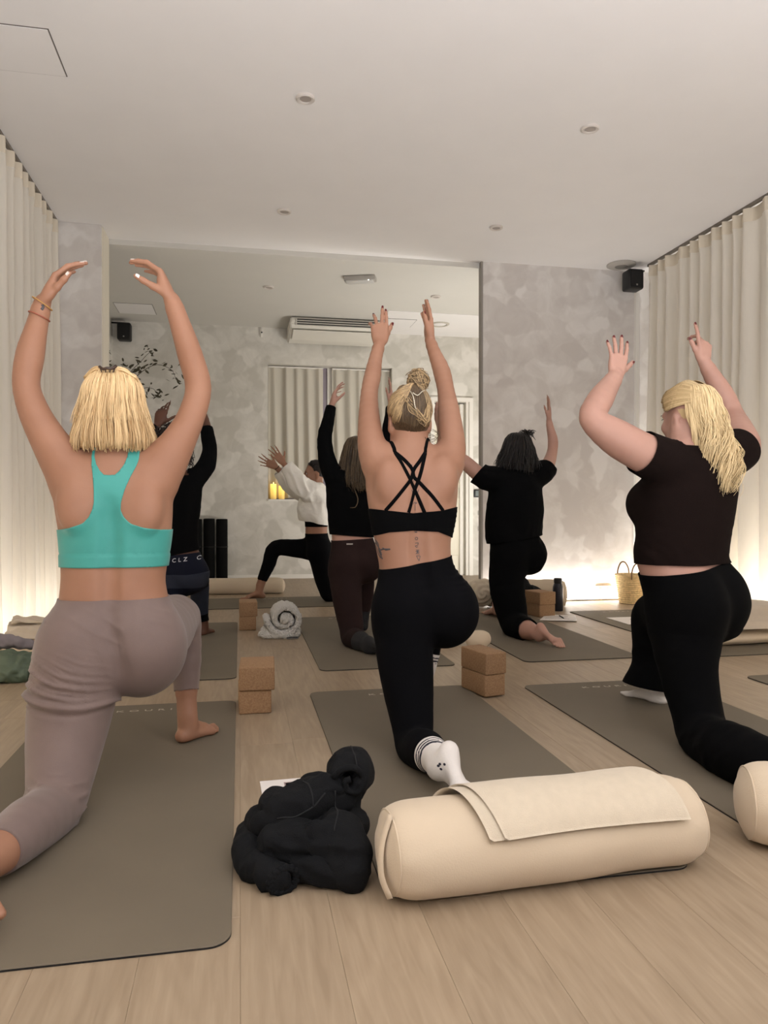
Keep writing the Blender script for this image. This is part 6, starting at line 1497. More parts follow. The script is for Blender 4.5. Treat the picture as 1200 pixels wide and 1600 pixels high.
wr += .007 * kn * ridge(V[:, 2] * 90 + V[:, 0] * 30 + 2 * vnoise(V * 14, 9))
wr += .0035 * np.exp(-((V[:, 2] - .50) / .05) ** 2) * (V[:, 0] < mk_['xc'] + .05) * ridge(zz_ * 60 + 3 * vnoise(V * 6, 12)) * (g == 'torso')
wr += .004 * np.exp(-(((V[:, 0] + .235) / .03) ** 2 + ((V[:, 2] - .535) / .03) ** 2)) * ridge(zz_ * 100)
M_TAUPE = mat('taupe_leggings', srgb(120, 102, 96), .66, .05, 14, .12, 500, sheen=.2, spec=.4)
lg = shell('leggings', V, T, N, f, np.maximum(.0045 + wr, .0018), M_TAUPE, p.root); tag(lg, 'taupe cropped leggings gathered in folds under the left seat')
ws = [(a_, b_) for a_, b_ in ()]
# teal racerback bra
zb, z = p.plane(mk_['hemL'], mk_['hemR'], V); xa = np.abs(V[:, 0] - mk_['xc'] - .02 * np.clip((V[:, 2] - .85) / .15, 0, 1)); arm = np.array(mk_['arm'])[::-1]; nk = np.array(mk_['neck'])[::-1]
hw = np.interp(V[:, 2], arm[:, 1], arm[:, 0]); hn = np.interp(V[:, 2], nk[:, 1], nk[:, 0], left=-1)
fb = np.minimum(z - zb, (hw - xa) * .8); fb = np.where(V[:, 2] > nk[0, 1], np.minimum(fb, np.abs(V[:, 0] - mk_['xn']) - hn), fb)
fb = np.where((g == 'torso') | (((g == 'larm') | (g == 'rarm')) & (V[:, 2] < .80)), fb, -1.0); fb = np.where(V[:, 1] > 2.43, np.minimum(z - zb, np.minimum(.93 - z, .15 - np.abs(V[:, 0] - mk_['xc']))), fb)
M_TEAL = mat('teal_jersey', srgb(60, 152, 142), .55, .04, 10, .10, 500, sheen=.15)
br = shell('sports_bra', V, T, N, fb, .0035 - .0015 * np.exp(-((z - zb - .038) / .003) ** 2) + .002 * (z - zb < .038), M_TEAL, p.root)
# hair: blond bob pinned up at the crown
H = Hair(); c = D['head']; hf = p.hf
prof = [(.128, .018, .02), (.122, .05, .055), (.108, .070, .080), (.080, .078, .098), (.03, .087, .110), (-.03, .103, .117), (-.085, .119, .120), (-.118, .118, .118), (-.126, .114, .114)]
scalp(H, c, hf, (.0785, .100, .089), .4, lambda x, y, z: np.minimum(.060 - y + .3 * np.maximum(z - .07, 0), z + .03 + np.where(y > -.03, -.03 - .9 * (y + .03), .03)), 6)
hair_profile(H, c, hf, prof, -2.35, 2.35, 1300, .0022, .0010, .004, (.005, 5), (.05, 1.0), endvar=.03, seed=3, clump=22, npts=15, flat=.7)
hair_profile(H, c, hf, [(.128, .02, .02), (.114, .066, .078), (.075, .086, .104), (.02, .094, .116), (-.05, .112, .121)], -2.1, 2.1, 260, .0022, .0008, .006, (.004, 6), (.5, 1.0), endvar=.06, base=False, seed=4, clump=4, npts=14, flat=.7)
rr = np.random.default_rng(2)
for sgn in (-1, 1):     # hair swept from the temples up to the clip
    for i in range(150):
        q = rr.random(); a0 = p.P(sgn * (.074 + .004 * rr.random()), .02 - .06 * q, .068 + .030 * q); a1 = p.P(sgn * (.048 - .01 * q), -.04 - .03 * q, .116 + .010 * rr.random()); a2 = p.P(sgn * .006 + .005 * rr.normal(), -.074, .110 + .010 * rr.random())
        H.add(smooth_path([a0, a1, a2], 12), .0024, .0016, .35 + .6 * rr.random(), 5, .7)
H.build('hair', hair_mat('hair_blond_bob', srgb(158, 120, 76), srgb(242, 212, 162)), p.root)
M_CLIP = mat('hair_clip_brown', srgb(58, 40, 30), .3)
V1 = [tube_vf(smooth_path([p.P(-.024, -.082, .124), p.P(-.012, -.091, .116), p.P(0, -.094, .118), p.P(.014, -.091, .118), p.P(.024, -.082, .128)], 14), .0045, 8)]
for x in (-.02, -.006, .008, .02): V1.append(tube_vf([p.P(x, -.088, .119), p.P(x * .8, -.090, .106)], [.003, .0012], 6))
Vc, Fc = join_vf(V1); mk('hair_clip', Vc, Fc, M_CLIP, p.root)
# bracelets and wrist tattoo
def bracelet(chain, i, t, m, r=.002, pad=.003, tilt=0):
    a, b = np.array(chain[i]), np.array(chain[i + 1]); cc = a + (b - a) * t; ax = unit(b[:3] - a[:3]); e1 = unit(np.cross(ax, [0, 1, 0])); e2 = np.cross(ax, e1)
    A = np.linspace(0, 2 * np.pi, 37); P = cc[:3] + (cc[3] + pad) * (np.cos(A)[:, None] * e1 + np.sin(A)[:, None] * e2) + ax * (tilt * np.cos(A))[:, None]; return tube_vf(P, r, 6)
V1, F1 = bracelet(D['larm'], 6, .40, None, .0022, .0045, .006); mk('bracelet', V1, F1, mat('bracelet_red', srgb(150, 84, 62), .6), p.root)
V1, F1 = bracelet(D['larm'], 6, .99, None, .0020, .006, .012); mk('bracelet', V1, F1, mat('bracelet_gold', srgb(176, 132, 70), .5), p.root)
add_nails(p.hands['lhand'], NAIL_WHITE, p.root, (0, 1, 4)); add_nails(p.hands['rhand'], NAIL_WHITE, p.root, (0, 1, 4)); eyes(p)
lw = np.array(D['larm'][7]); r_ = p.ribbon('t', [lw[:3] + [.004, 0, -.026], lw[:3] + [.009, 0, -.018], lw[:3] + [.006, 0, -.010]], .008, None, .0008, .0003, 8)
if r_: mk('tattoo', r_[0], r_[1], mat('tattoo_ink', srgb(74, 70, 72), .6), p.root)

# ================================================================== woman in black strappy bra (front row, centre)
p = Person('centre', 'woman with bun and spine tattoo kneeling in a lunge in black strappy bra'); D = p.D; mk_ = D['m']
p.details()
p.hand('left', .0030, d=(.05, .28, .96), n=(.10, .97, -.25), t=(1, 0, 0), curl=((6, 10, 6), (4, 8, 4), (16, 20, 8), (30, 30, 12)), spread=(-1, 3, -9, -16), k=.90, thumb=(.90, .42, .10))
p.hand('right', .0030, d=(-.02, .26, .97), n=(-.98, -.1, .05), t=(.1, -1, .1), curl=((4, 6, 3), (2, 4, 2), (4, 6, 3), (8, 8, 4)), spread=(0, 0, -1, -2), k=.90, thumb=(.93, .22, .28), thumb_bend=2)
p.foot('left', None, fd=(.10, -.72, -.69), up=(-.50, .50, -.62), k=.95, drop=.045, bare=False, toe=25)
p.foot('right', None, fd=(.0, 1, -.02), up=(0, 0, 1), k=.95, bare=False, drop=.04)
p.mesh(.0058)
V, T, N, g = p.V, p.T, p.N, p.g
f = p.lower(.668, .63); rg = .004 * np.exp(-(((V[:, 0] - .79) / .05) ** 2 + ((V[:, 2] - .62) / .05) ** 2)) * ridge(V[:, 2] * 160)
shell('leggings', V, T, N, f, .0035 + rg, M_BLK2, p.root)
tp, bt = np.array(mk_['top']), np.array(mk_['bot'])
fb = np.minimum(np.interp(V[:, 0], tp[:, 0], tp[:, 1]) - V[:, 2], V[:, 2] - np.interp(V[:, 0], bt[:, 0], bt[:, 1])); fb = np.where((g == 'torso'), fb, -1.0)
b_ = shell('sports_bra', V, T, N, fb, .004 + .002 * np.exp(-((V[:, 0] - .77) / .04) ** 2) * ridge(V[:, 2] * 170), M_BLK, p.root)
for i, l in enumerate(mk_['straps']):
    q = p.ribbon('s', l, .013, None, .0036, .0014, 44)
    mk('bra_strap', q[0], q[1], M_BLK, b_)
    if i < 2:   # the strap goes on over the shoulder to the front
        P0, N0 = p.rib0; sx = -1 if i == 0 else 1; hit = [(P0, N0)]
        for q in smooth_path([P0 + [0, .010, .012], P0 + [sx * .005, .05, .04], P0 + [sx * .010, .10, .03], P0 + [sx * .012, .14, -.06]], 20):
            n_, nn, _, _ = p.bvh.find_nearest(Vector(q)); hit.append((np.array(n_) + np.array(nn) * .0014, np.array(nn)))
        Vs, Fs = tube_vf(np.array([h_[0] for h_ in hit]), .0065, 8, .28, np.array([h_[1] for h_ in hit])); mk('bra_strap', Vs, Fs, M_BLK, b_)
INK = mat('tattoo_ink', srgb(74, 70, 72), .6)
R_ = [p.ribbon('t', l, .0022, None, .0010, .0008, max(8, 2 * len(l)), sides=6) for l in mk_['tattoo']]; [tag(mk('tattoo_symbol', q[0], q[1], INK, p.root), 'small dark symbol tattooed on the spine') for q in R_ if q]
R_ = [p.ribbon('t', l, .007 if i in (0, 1, 4, 5) else .006, None, .0010, .0008, 20, sides=6, lim=.15) for i, l in enumerate(mk_['bird'])]; R_ = [q for q in R_ if q]
if R_: Vt, Ft = join_vf(R_); tag(mk('side_tattoo', Vt, Ft, INK, p.root), 'dark bird tattoo on the left flank')
# socks: cuff with three stripes
tz = .0025 * np.sin(vnoise(V * 30, 2) * 6)
def sock(p, side, s0, m, off=.0048, name='sock', lo=9): 
    sp = p.sl if side == 'l' else p.sr; ff = np.where(p.g == side + 'leg', np.minimum(sp - s0, lo - sp), -1.0); return shell(name, p.V, p.T, p.N, ff, off, m, p.root)
for sd, s0 in (('l', .655), ('r', .585)):
    sk = sock(p, sd, s0, M_SOCK); sp = p.sl if sd == 'l' else p.sr
    for k_ in range(3):
        ff = np.where(g == sd + 'leg', np.minimum(sp - (s0 + .011 + k_ * .0125), (s0 + .0165 + k_ * .0125) - sp), -1.0)
        o = shell('stripe', V, T, N, ff, .0056, mat('sock_stripe', srgb(34, 34, 48), .9), sk)
a0 = np.array(D['lleg'][-1]); e = [(-.012, -.02, .016), (-.018, -.03, .008), (-.022, -.035, .0)]
# small trefoil-like mark on the sock
Hm = []
ctr = np.array(D['lleg'][-1][:3]) * .75 + np.array(D['lleg'][-2][:3]) * .25
for dx, dz in ((-.016, .010), (-.006, .013), (-.014, -.002), (-.020, .004)):
    hit = p.bvh.ray_cast(Vector(ctr + [dx, -.2, dz + .01]), Vector((0, 1, 0)))
    if hit[0]:
        n_ = np.array(hit[1]); c_ = np.array(hit[0]) + n_ * .0058; e1 = unit(np.cross(n_, [0, 0, 1])); e2 = np.cross(n_, e1); A = np.linspace(0, 2 * np.pi, 9)[:-1]
        Vl = np.concatenate([c_ + .0055 * np.cos(A)[:, None] * e1 + .0038 * np.sin(A)[:, None] * e2, [c_ + n_ * .0008]]); Hm.append((Vl, [(i, (i + 1) % 8, 8) for i in range(8)]))
if Hm: Vt, Ft = join_vf(Hm); mk('sock_emblem', Vt, Ft, mat('sock_stripe', srgb(34, 34, 48), .9), p.root)
# hair: swept up into a bun
H = Hair(); c = D['head']; hf = p.hf; rr = np.random.default_rng(8)
scalp(H, c, hf, (.077, .098, .106), .10, lambda x, y, z: np.minimum(.052 - y, np.where(y > -.035, z - .018 - .9 * (y + .035), z + .086 - .25 * np.abs(x))), 1, (0, -.014, .026))
bun = p.P(.026, -.030, .136)
Ell = np.array([.0785, .100, .1075]); hc = np.array([0, -.014, .026])
def on_skull(th, ph, k=1.0):   # th from top, ph azimuth from back
    return hc + Ell * k * np.array([math.sin(th) * math.sin(ph), -math.sin(th) * math.cos(ph), math.cos(th)])
def sweep(th0, ph0, mids, sh, r0=.0017, lift=1.02, n=16):
    pts = [on_skull(th0, ph0, 1.0)] + [on_skull(a, b, lift + .03 * rr.random()) for a, b in mids]
    P_ = np.array([p.P(*q) for q in pts] + [bun - hf[2] * .022 + hf[0] * .012 * rr.normal() + hf[1] * .01 * rr.normal()]); Q = smooth_path(P_, n); H.add(Q, r0, r0 * .7, sh, 5, .7, Q - np.array(c))
for i in range(430):   # dark nape hair combed straight up
    ph = rr.uniform(-.95, .8); th = rr.uniform(2.15, 2.42) - .25 * abs(ph); sweep(th, ph, [(th * .72, ph * .85), (th * .42, ph * .5 + .1), (.35, .3)], .02 + .16 * rr.random())
for i in range(520):   # left side, lighter streaks arching over the crown
    ph = rr.uniform(-2.3, -.85); th = rr.uniform(1.15, 1.75) + .25 * (ph > -1.3); q = rr.random(); sweep(th, ph, [(th * .85 - .05, ph * .72), (.95 - .3 * q, ph * .36), (.45, .1)], .3 + .7 * rr.random(), lift=1.03)
for i in range(520):   # right side
    ph = rr.uniform(.62, 2.3); th = rr.uniform(1.15, 1.8) + .35 * (ph < 1.1); q = rr.random(); sweep(th, ph, [(th * .8, ph * .8), (.85 - .3 * q, ph * .6), (.42, .5)], .15 + .6 * rr.random())
for i in range(330):   # from the forehead back over the crown
    ph = rr.uniform(2.3, 3.98); sweep(rr.uniform(.9, 1.25), ph, [(.7, ph), (.38, ph * .9 + .2)], .25 + .65 * rr.random(), lift=1.04)
S = Sdf(); S.grp('a'); S.ell('a', bun + hf[2] * .008, (.030, .030, .029)); Vb, Qb = mesh_sdf(lambda q: S.eval(q), *S.bounds(None, .01), .004); H.raw(Vb, Qb.tolist(), .15)
for i in range(330):    # coils of the bun
    ax = unit(rr.normal(0, 1, 3) * [.8, .5, 1] + [0, -.4, .3]); e1 = unit(np.cross(ax, rr.normal(0, 1, 3))); e2 = np.cross(ax, e1); R1 = .026 + .012 * rr.random(); A = np.linspace(0, rr.uniform(2.5, 5.2), 16); of = ax * rr.normal(0, .012)
    P_ = bun + hf[2] * .008 + of + R1 * (np.cos(A)[:, None] * e1 + np.sin(A)[:, None] * e2) * np.array([1.05, 1, .98]); H.add(P_, .0018, .0012, .1 + .85 * rr.random() ** 1.3, 5, .8)
for i in range(26):    # loose loops hanging at the back of the head
    o_ = i % 2; w_ = rr.normal(0, .007, 12).reshape(4, 3); a0 = np.array(p.P(-.035 + .01 * o_, -.100, .068)) + w_[0]; a1 = np.array(p.P(-.012 + .02 * o_, -.119, .020 - .01 * o_)) + w_[1]; a2 = np.array(p.P(.022 + .016 * o_, -.118, -.002 - .012 * o_)) + w_[2]; a3 = np.array(p.P(.040 + .008 * o_, -.106, .040 + .01 * o_)) + w_[3]
    H.add(smooth_path([a0, a1, a2, a3], 16), .0016, .0011, .25 + .75 * rr.random(), 5, .8)
for i in range(60):    # wisps at the nape and by the right ear
    a0 = p.P(.066, -.03, -.035); A = np.linspace(0, 1, 14); rd = .022 * (.5 + rr.random()); P_ = a0 + np.stack([.016 + rd * np.sin(A * 6 + i), -.01 * A + 0 * A, -.005 - .055 * A + rd * .4 * np.cos(A * 6 + i)], 1); 
    if i < 8: H.add(P_, .0007, .0005, .2, 4)
    elif i < 60: x = rr.uniform(-.042, .042); P_ = np.array([p.P(x, -.082, -.066), p.P(x * 1.1 + .006 * rr.normal(), -.079, -.084), p.P(x * 1.2 + .01 * rr.normal(), -.072, -.098)]); H.add(smooth_path(P_, 8), .0008, .0004, .12, 4)
H.build('hair', hair_mat('hair_highlighted', srgb(52, 38, 28), srgb(206, 176, 132)), p.root)
tube('hair_chain', smooth_path([p.P(-.020, -.086, .100), p.P(-.014, -.110, .082), p.P(-.010, -.120, .062), p.P(-.008, -.124, .042), p.P(-.002, -.126, .022)], 26), np.where(np.arange(26) % 2, .0022, .0014), mat('silver_chain', srgb(216, 208, 190), .3, metal=.6), p.root, 6)
tube('hair_chain', smooth_path([p.P(-.012, -.108, .088), p.P(.004, -.114, .078), p.P(.022, -.106, .092), p.P(.034, -.098, .098)], 22), np.where(np.arange(22) % 2, .0022, .0014), MATS['silver_chain'], p.root, 6)
for k_ in ('lhand', 'rhand'): add_nails(p.hands[k_], NAIL_RED, p.root)
eyes(p)

# ================================================================== woman in dark brown tee (front row, right)
p = Person('brown_tee', 'woman with long wavy blond hair kneeling in a lunge in dark brown tee'); D = p.D; mk_ = D['m']
p.hand('left', .0032, d=(.26, .25, .93), n=(-.12, .97, -.2), t=(1, 0, -.2), curl=((8, 8, 4), (6, 6, 3), (8, 8, 4), (10, 10, 5)), spread=(7, 1, -6, -13), k=.98, thumb=(.76, .62, .1))
p.hand('right', .0032, d=(.05, .10, .99), n=(-.2, .98, 0), t=(-.98, -.2, 0), curl=((6, 8, 4), (40, 40, 20), (52, 46, 22), (58, 46, 24)), spread=(3, 0, -3, -6), k=.98, thumb=(.85, .45, .15))
p.foot('left', None, fd=(.80, -.55, -.12), up=(0, .1, -.99), k=.95, drop=.03, bare=False)
p.foot('right', None, fd=(-.36, .93, 0), up=(0, 0, 1), k=1.0, drop=.025, bare=False)
p.mesh(.006)
V, T, N, g = p.V, p.T, p.N, p.g
# trousers: loose, right leg flaring over the foot
def flare(E):
    L_ = np.array(D['rleg']); E.chain('x', [tuple(L_[2, :3]) + (.078,), tuple(L_[3, :3]) + (.072,), tuple(L_[4, :3] + [-.015, .0, .02]) + (.082,), tuple(L_[5, :3] + [-.03, .01, .045]) + (.100,), tuple(L_[5, :3] + [-.035, .01, -.02]) + (.108,)], .02)
    Ll = np.array(D['lleg']); E.chain('x', [tuple(Ll[5, :3]) + (.07,), tuple(Ll[6, :3]) + (.066,), tuple(Ll[7, :3]) + (.062,)], .02)
V3, T3 = p.loose(.0075, .006, [flare], {'names': ['torso', 'lleg', 'rleg']}); N3 = normals(V3, T3)
zp, z = p.plane(mk_['waistL'], mk_['waistR'], V3); hx = V3 - np.array(D['rleg'][5][:3])
zh = .075 - .16 * (hx[:, 0] + .05); front = (p.param('rleg', V3) > .45) & (V3[:, 1] > 2.72)
f = zp - z; f = np.where(front, np.minimum(f, z - np.clip(zh, .035, .12)), f); f = np.where(V3[:, 1] < 2.05, np.minimum(f, V3[:, 1] - 1.86), f)
wr = .003 * crumple(9, 1, 77)(V3) * (V3[:, 2] < .4)
M_BLK3 = mat('black_jersey_trousers', srgb(7, 7, 8), .95, .06, 10, .12, 420, spec=.08)
shell('trousers', V3, T3, N3, f, .002 + wr, M_BLK3, p.root)
sl_ = np.array(D['rleg'])
sm_pts = [np.array(D['rleg'][i][:3]) for i in range(2, 5)]
# tee
V2, T2 = p.loose(.0075, .008, [], {'names': ['torso', 'larm', 'rarm']}); N2 = normals(V2, T2)
g2 = p.grp_of(V2, ['torso', 'larm', 'rarm', 'head']); f = p.upper(.118, .085, V2, g2, p.param('larm', V2), p.param('rarm', V2))
wr = .004 * crumple(8, 1, 15)(V2) * np.clip((.86 - V2[:, 2]) * 6, 0.2, 1)
shell('t_shirt', V2, T2, N2, f, .001 + wr, M_BROWNT, p.root)
sock(p, 'l', .80, M_SOCK); sock(p, 'r', .66, M_SOCK)
H = Hair(); c = D['head']; hf = p.hf
scalp(H, c, hf, (.0775, .098, .087), .45, lambda x, y, z: np.minimum(.055 - y + .3 * np.maximum(z - .06, 0), z + .03 + np.where(y > -.045, -.03 - .9 * (y + .045), .03)), 2)
rr = np.random.default_rng(14)
for i in range(900):   # hair combed back from the face to the gathered crown
    s_ = 1 if rr.random() < .5 else -1; th = rr.uniform(.2, 1.7); y0 = .072 - .02 * rr.random() - .055 * max(0, th - 1.0); x0 = s_ * .081 * math.sin(th); z0 = .038 + .091 * math.cos(th)
    a0 = p.P(x0 * (1 - .15 * (y0 > .06)), min(y0, .065) * (.9 - .25 * (th < .7)), z0 + .002); a1 = p.P(x0 * 1.02, -.02, z0 + .012); a2 = p.P(x0 * .72, -.088, .05 + .55 * (z0 - .03)); a3 = p.P(x0 * .3, -.112, .055 + .25 * (z0 - .03))
    H.add(smooth_path([a0, a1, a2, a3], 12), .0019, .0013, .15 + .6 * rr.random(), 5, .7)
prof = [(.130, .03, .05), (.116, .062, .085, .0, -.01), (.07, .080, .108, .0, -.014), (.0, .086, .112, .006, -.024), (-.07, .084, .108, .012, -.046), (-.14, .080, .098, .020, -.062), (-.20, .072, .090, .028, -.072), (-.26, .054, .084, .032, -.078), (-.29, .036, .08, .034, -.08)]
hair_profile(H, c, hf, prof, -1.10, 1.7, 1000, .0024, .0009, .006, (.016, 9), (.15, .9), endvar=.10, seed=9, clump=34, npts=22, flat=.75)
hair_profile(H, c, hf, [(q[0], q[1] * 1.05, q[2] * 1.06) + tuple(q[3:]) for q in prof], -.9, 1.4, 300, .0022, .0006, .010, (.024, 10), (.5, 1.0), endvar=.15, base=False, seed=10, clump=25, npts=24, flat=.75)
H.build('hair', hair_mat('hair_long_blond', srgb(150, 120, 78), srgb(240, 216, 168)), p.root)
for k_ in ('lhand', 'rhand'): add_nails(p.hands[k_], NAIL_RED, p.root)
eyes(p)

# ================================================================== woman in black tee (second row, right)
p = Person('black_tee', 'woman with dark shoulder-length hair kneeling in a lunge in loose black tee'); D = p.D; mk_ = D['m']
p.hand('left', None, d=(-.22, .2, .95), n=(.95, .1, .2), t=(-.1, -1, .1), curl=((10, 12, 6),) * 4, spread=(3, 1, -2, -5), thumb=(.75, .5, .3))
p.hand('right', None, d=(.02, .08, 1), n=(-.95, .2, 0), t=(-.15, -1, 0), curl=((4, 6, 3),) * 4, spread=(1, 0, -2, -4), thumb=(.8, .35, .4))
p.foot('left', .0045, fd=(.42, -.70, -.58), up=(-.22, .62, -.75), k=.98, toe=22, drop=.045)
p.foot('right', None, fd=(-.22, .97, 0), up=(0, 0, 1), k=1, drop=.055)
p.mesh(.0085)
V3, T3 = p.loose(.010, .010, [], {'names': ['torso', 'lleg', 'rleg']}); N3 = normals(V3, T3); g3 = p.grp_of(V3, ['torso', 'lleg', 'rleg'])
f = p.lower(.70, .84, V3, g3, p.param('lleg', V3), p.param('rleg', V3)); shell('trousers', V3, T3, N3, f, .002 + .004 * crumple(8, 1, 5)(V3), M_BLK3, p.root)
def body_tee(E):
    a = np.array(D['torso']); E.chain('x', [tuple(a[i, :3]) + (a[i, 3] * .62 + .03,) for i in range(2, 6)], .03)
    for s_ in (-1, 1): E.chain('x', [tuple(a[i, :3] + np.array(D['right']) * s_ * .085) + (.112,) for i in (2, 3, 4)], .03)
    for k_ in ('larm', 'rarm'): E.chain('x', [tuple(np.array(D[k_][0][:3])) + (.068,), tuple(np.array(D[k_][1][:3])) + (.064,), tuple(np.array(D[k_][2][:3])) + (.066,)], .02)
V2, T2 = p.loose(.009, .010, [body_tee], {'names': ['torso', 'larm', 'rarm']}); N2 = normals(V2, T2); g2 = p.grp_of(V2, ['torso', 'larm', 'rarm', 'head'])
f = p.upper(.115, .105, V2, g2, p.param('larm', V2), p.param('rarm', V2)); shell('t_shirt', V2, T2, N2, f, .001 + .006 * crumple(7, 1, 25)(V2), M_BLK, p.root)
H = Hair(); c = D['head']; hf = p.hf
prof = [(.128, .03, .03), (.118, .062, .07), (.09, .085, .10), (.03, .102, .115), (-.04, .120, .125), (-.11, .135, .13), (-.16, .138, .128)]
scalp(H, c, hf, (.0785, .100, .089), .2, lambda x, y, z: np.minimum(.060 - y + .3 * np.maximum(z - .07, 0), z + .03 + np.where(y > -.03, -.03 - .9 * (y + .03), .03)), 6)
hair_profile(H, c, hf, prof, -2.3, 2.3, 330, .005, .0018, .016, (.010, 8), (.0, .6), endvar=.08, seed=21, clump=5)
rr = np.random.default_rng(22)
for i in range(60):
    a0 = np.array(p.P(.055 + .010 * rr.normal(), -.03 + .01 * rr.normal(), .112)); v_ = unit(rr.normal(0, 1, 3) * [1, 1, .6] + [.15, 0, .5]); H.add(smooth_path([a0, a0 + v_ * .02 + [0, 0, .008], a0 + v_ * .042, a0 + v_ * .05 + [.012 * rr.normal(), 0, -.016]], 8), .004, .0012, .4 * rr.random(), 5)
H.build('hair', hair_mat('hair_dark', srgb(12, 9, 8), srgb(32, 24, 20)), p.root); eyes(p)
Vc, Fc = tube_vf([p.P(-.05, -.10, -.135) , p.P(-.02, -.115, -.155)], [.004, .003], 6); mk('neck_label', Vc, Fc, M_PAPER, p.root)

# ================================================================== woman in brown leggings (second row, middle)
p = Person('brown_leggings', 'woman with long brown hair kneeling in a lunge in black top and dark brown leggings'); D = p.D
p.hand('left', None, d=(.22, .2, .95), n=(.95, .05, -.2), t=(-.1, -1, 0), curl=((16, 16, 8), (24, 20, 8), (28, 20, 8), (30, 22, 8)), spread=(4, 1, -3, -7), thumb=(.72, .3, .6))
p.hand('right', None, d=(.0, .12, 1), n=(-.97, .1, 0), t=(-.1, -1, 0), curl=((4, 6, 4),) * 4, thumb=(.8, .4, .3))
p.foot('left', None, fd=(.52, -.80, -.28), up=(-.25, .15, -.95), k=.95, drop=.03, bare=False)
p.foot('right', None, fd=(.0, 1, 0), up=(0, 0, 1), k=.95, drop=.03, bare=False)
p.mesh(.0085); V, T, N, g = p.V, p.T, p.N, p.g
shell('leggings', V, T, N, p.lower(.60, .70), .004 + .002 * crumple(11, 1, 31)(V), M_BROWN, p.root)
V2, T2 = p.loose(.010, .008, [], {'names': ['torso', 'larm', 'rarm']}); N2 = normals(V2, T2); g2 = p.grp_of(V2, ['torso', 'larm', 'rarm', 'head', 'lhand', 'rhand'])
f = p.upper(.525, .535, V2, g2, p.param('larm', V2), p.param('rarm', V2)); shell('long_sleeve_top', V2, T2, N2, f, .001 + .0045 * crumple(9, 1, 35)(V2), M_BLK, p.root)
sock(p, 'l', .585, M_SOCKB); sock(p, 'r', .69, M_SOCKB)
w_ = np.array(D['m']['waistL']) * .62 + np.array(D['m']['waistR']) * .38; hit = p.bvh.ray_cast(Vector((w_[0], 3.9, w_[2] - .025)), Vector((0, 1, 0)))
if hit[0]: q = hit[0]; box('waist_tag', (q.x - .02, q.y - .0085, q.z - .004), (q.x + .02, q.y - .003, q.z + .004), M_GREY, p.root)
H = Hair(); c = D['head']; hf = p.hf
prof = [(.126, .02, .025), (.112, .06, .07), (.075, .082, .10), (.0, .098, .113), (-.07, .110, .122, .0, -.01), (-.14, .108, .125, .0, -.03), (-.20, .098, .12, .005, -.045), (-.235, .085, .115, .01, -.05)]
scalp(H, c, hf, (.0785, .100, .089), .3, lambda x, y, z: np.minimum(.060 - y + .3 * np.maximum(z - .07, 0), z + .03 + np.where(y > -.03, -.03 - .9 * (y + .03), .03)), 6)
hair_profile(H, c, hf, prof, -1.9, 1.9, 620, .0032, .0013, .010, (.008, 7), (.05, .75), endvar=.07, seed=41, clump=6)
a0 = np.array(p.P(-.05, -.15, -.16)); H.add(smooth_path([a0, a0 + [.03, -.01, -.08], a0 + [.045, -.012, -.13], a0 + [.03, -.014, -.175], a0 + [-.005, -.016, -.18]], 16), .004, .0015, .8, 5)
H.build('hair', hair_mat('hair_brown', srgb(38, 29, 22), srgb(112, 92, 66)), p.root); eyes(p)

# ================================================================== woman in navy leggings (second row, left)
p = Person('navy_leggings', 'woman with curly dark hair kneeling in a lunge in black top and navy leggings'); D = p.D; mk_ = D['m']
p.hand('left', None, d=(.22, .2, .95), n=(.25, .95, 0), t=(1, -.25, 0), curl=((6, 8, 4), (20, 20, 10), (30, 30, 14), (36, 34, 16)), thumb=(.62, .75, .1), spread=(0, 0, -3, -6))
p.hand('right', None, d=(-.1, .2, .97), n=(-.95, .1, 0), t=(-.1, -1, 0), curl=((8, 10, 5),) * 4)
p.foot('left', None, fd=(.1, -.95, -.2), up=(0, .15, -.98), k=.95, drop=.03)
p.foot('right', .0045, fd=(.36, .93, 0), up=(0, 0, 1), k=.95, drop=.05)
p.mesh(.0085); V, T, N, g = p.V, p.T, p.N, p.g
fl_ = p.lower(.68, .752); M_NAVY = mat('navy_knit', srgb(15, 18, 32), .85, .06, 12, .15, 420, spec=.15)
lg = shell('leggings', V, T, N, fl_, .0045, M_NAVY, p.root); M_SLATE = mat('slate_knit', srgb(42, 46, 58), .85, .08, 14, .2, 420, spec=.15)
z0 = np.array(mk_['waistL'])[2]; band = np.minimum(V[:, 2] - (z0 - .185 + .0 * V[:, 0]), (z0 - .105 + .10 * np.clip(V[:, 0] + .30, 0, 1)) - V[:, 2]); band = np.where((g == 'torso') | ((p.sl < .12) & (g == 'lleg')) | ((p.sr < .12) & (g == 'rleg')), np.minimum(band, fl_), -1)
shell('seat_band', V, T, N, band, .0054, M_SLATE, lg)
shin = np.where(g == 'rleg', np.minimum(p.sr - .50, .70 - p.sr), -1.); shell('shin_panel', V, T, N, shin, .0054, M_SLATE, lg)
cuff_ = np.where(g == 'rleg', np.minimum(p.sr - .70, .755 - p.sr), -1.); shell('leg_cuff', V, T, N, cuff_, .0056, M_BLK, lg)
V2, T2 = p.loose(.010, .006, [], {'names': ['torso', 'larm', 'rarm']}); N2 = normals(V2, T2); g2 = p.grp_of(V2, ['torso', 'larm', 'rarm', 'head', 'lhand', 'rhand'])
f = p.upper(.46, .445, V2, g2, p.param('larm', V2), p.param('rarm', V2)); shell('long_sleeve_top', V2, T2, N2, f, .001 + .003 * crumple(9, 1, 45)(V2), M_BLK, p.root)
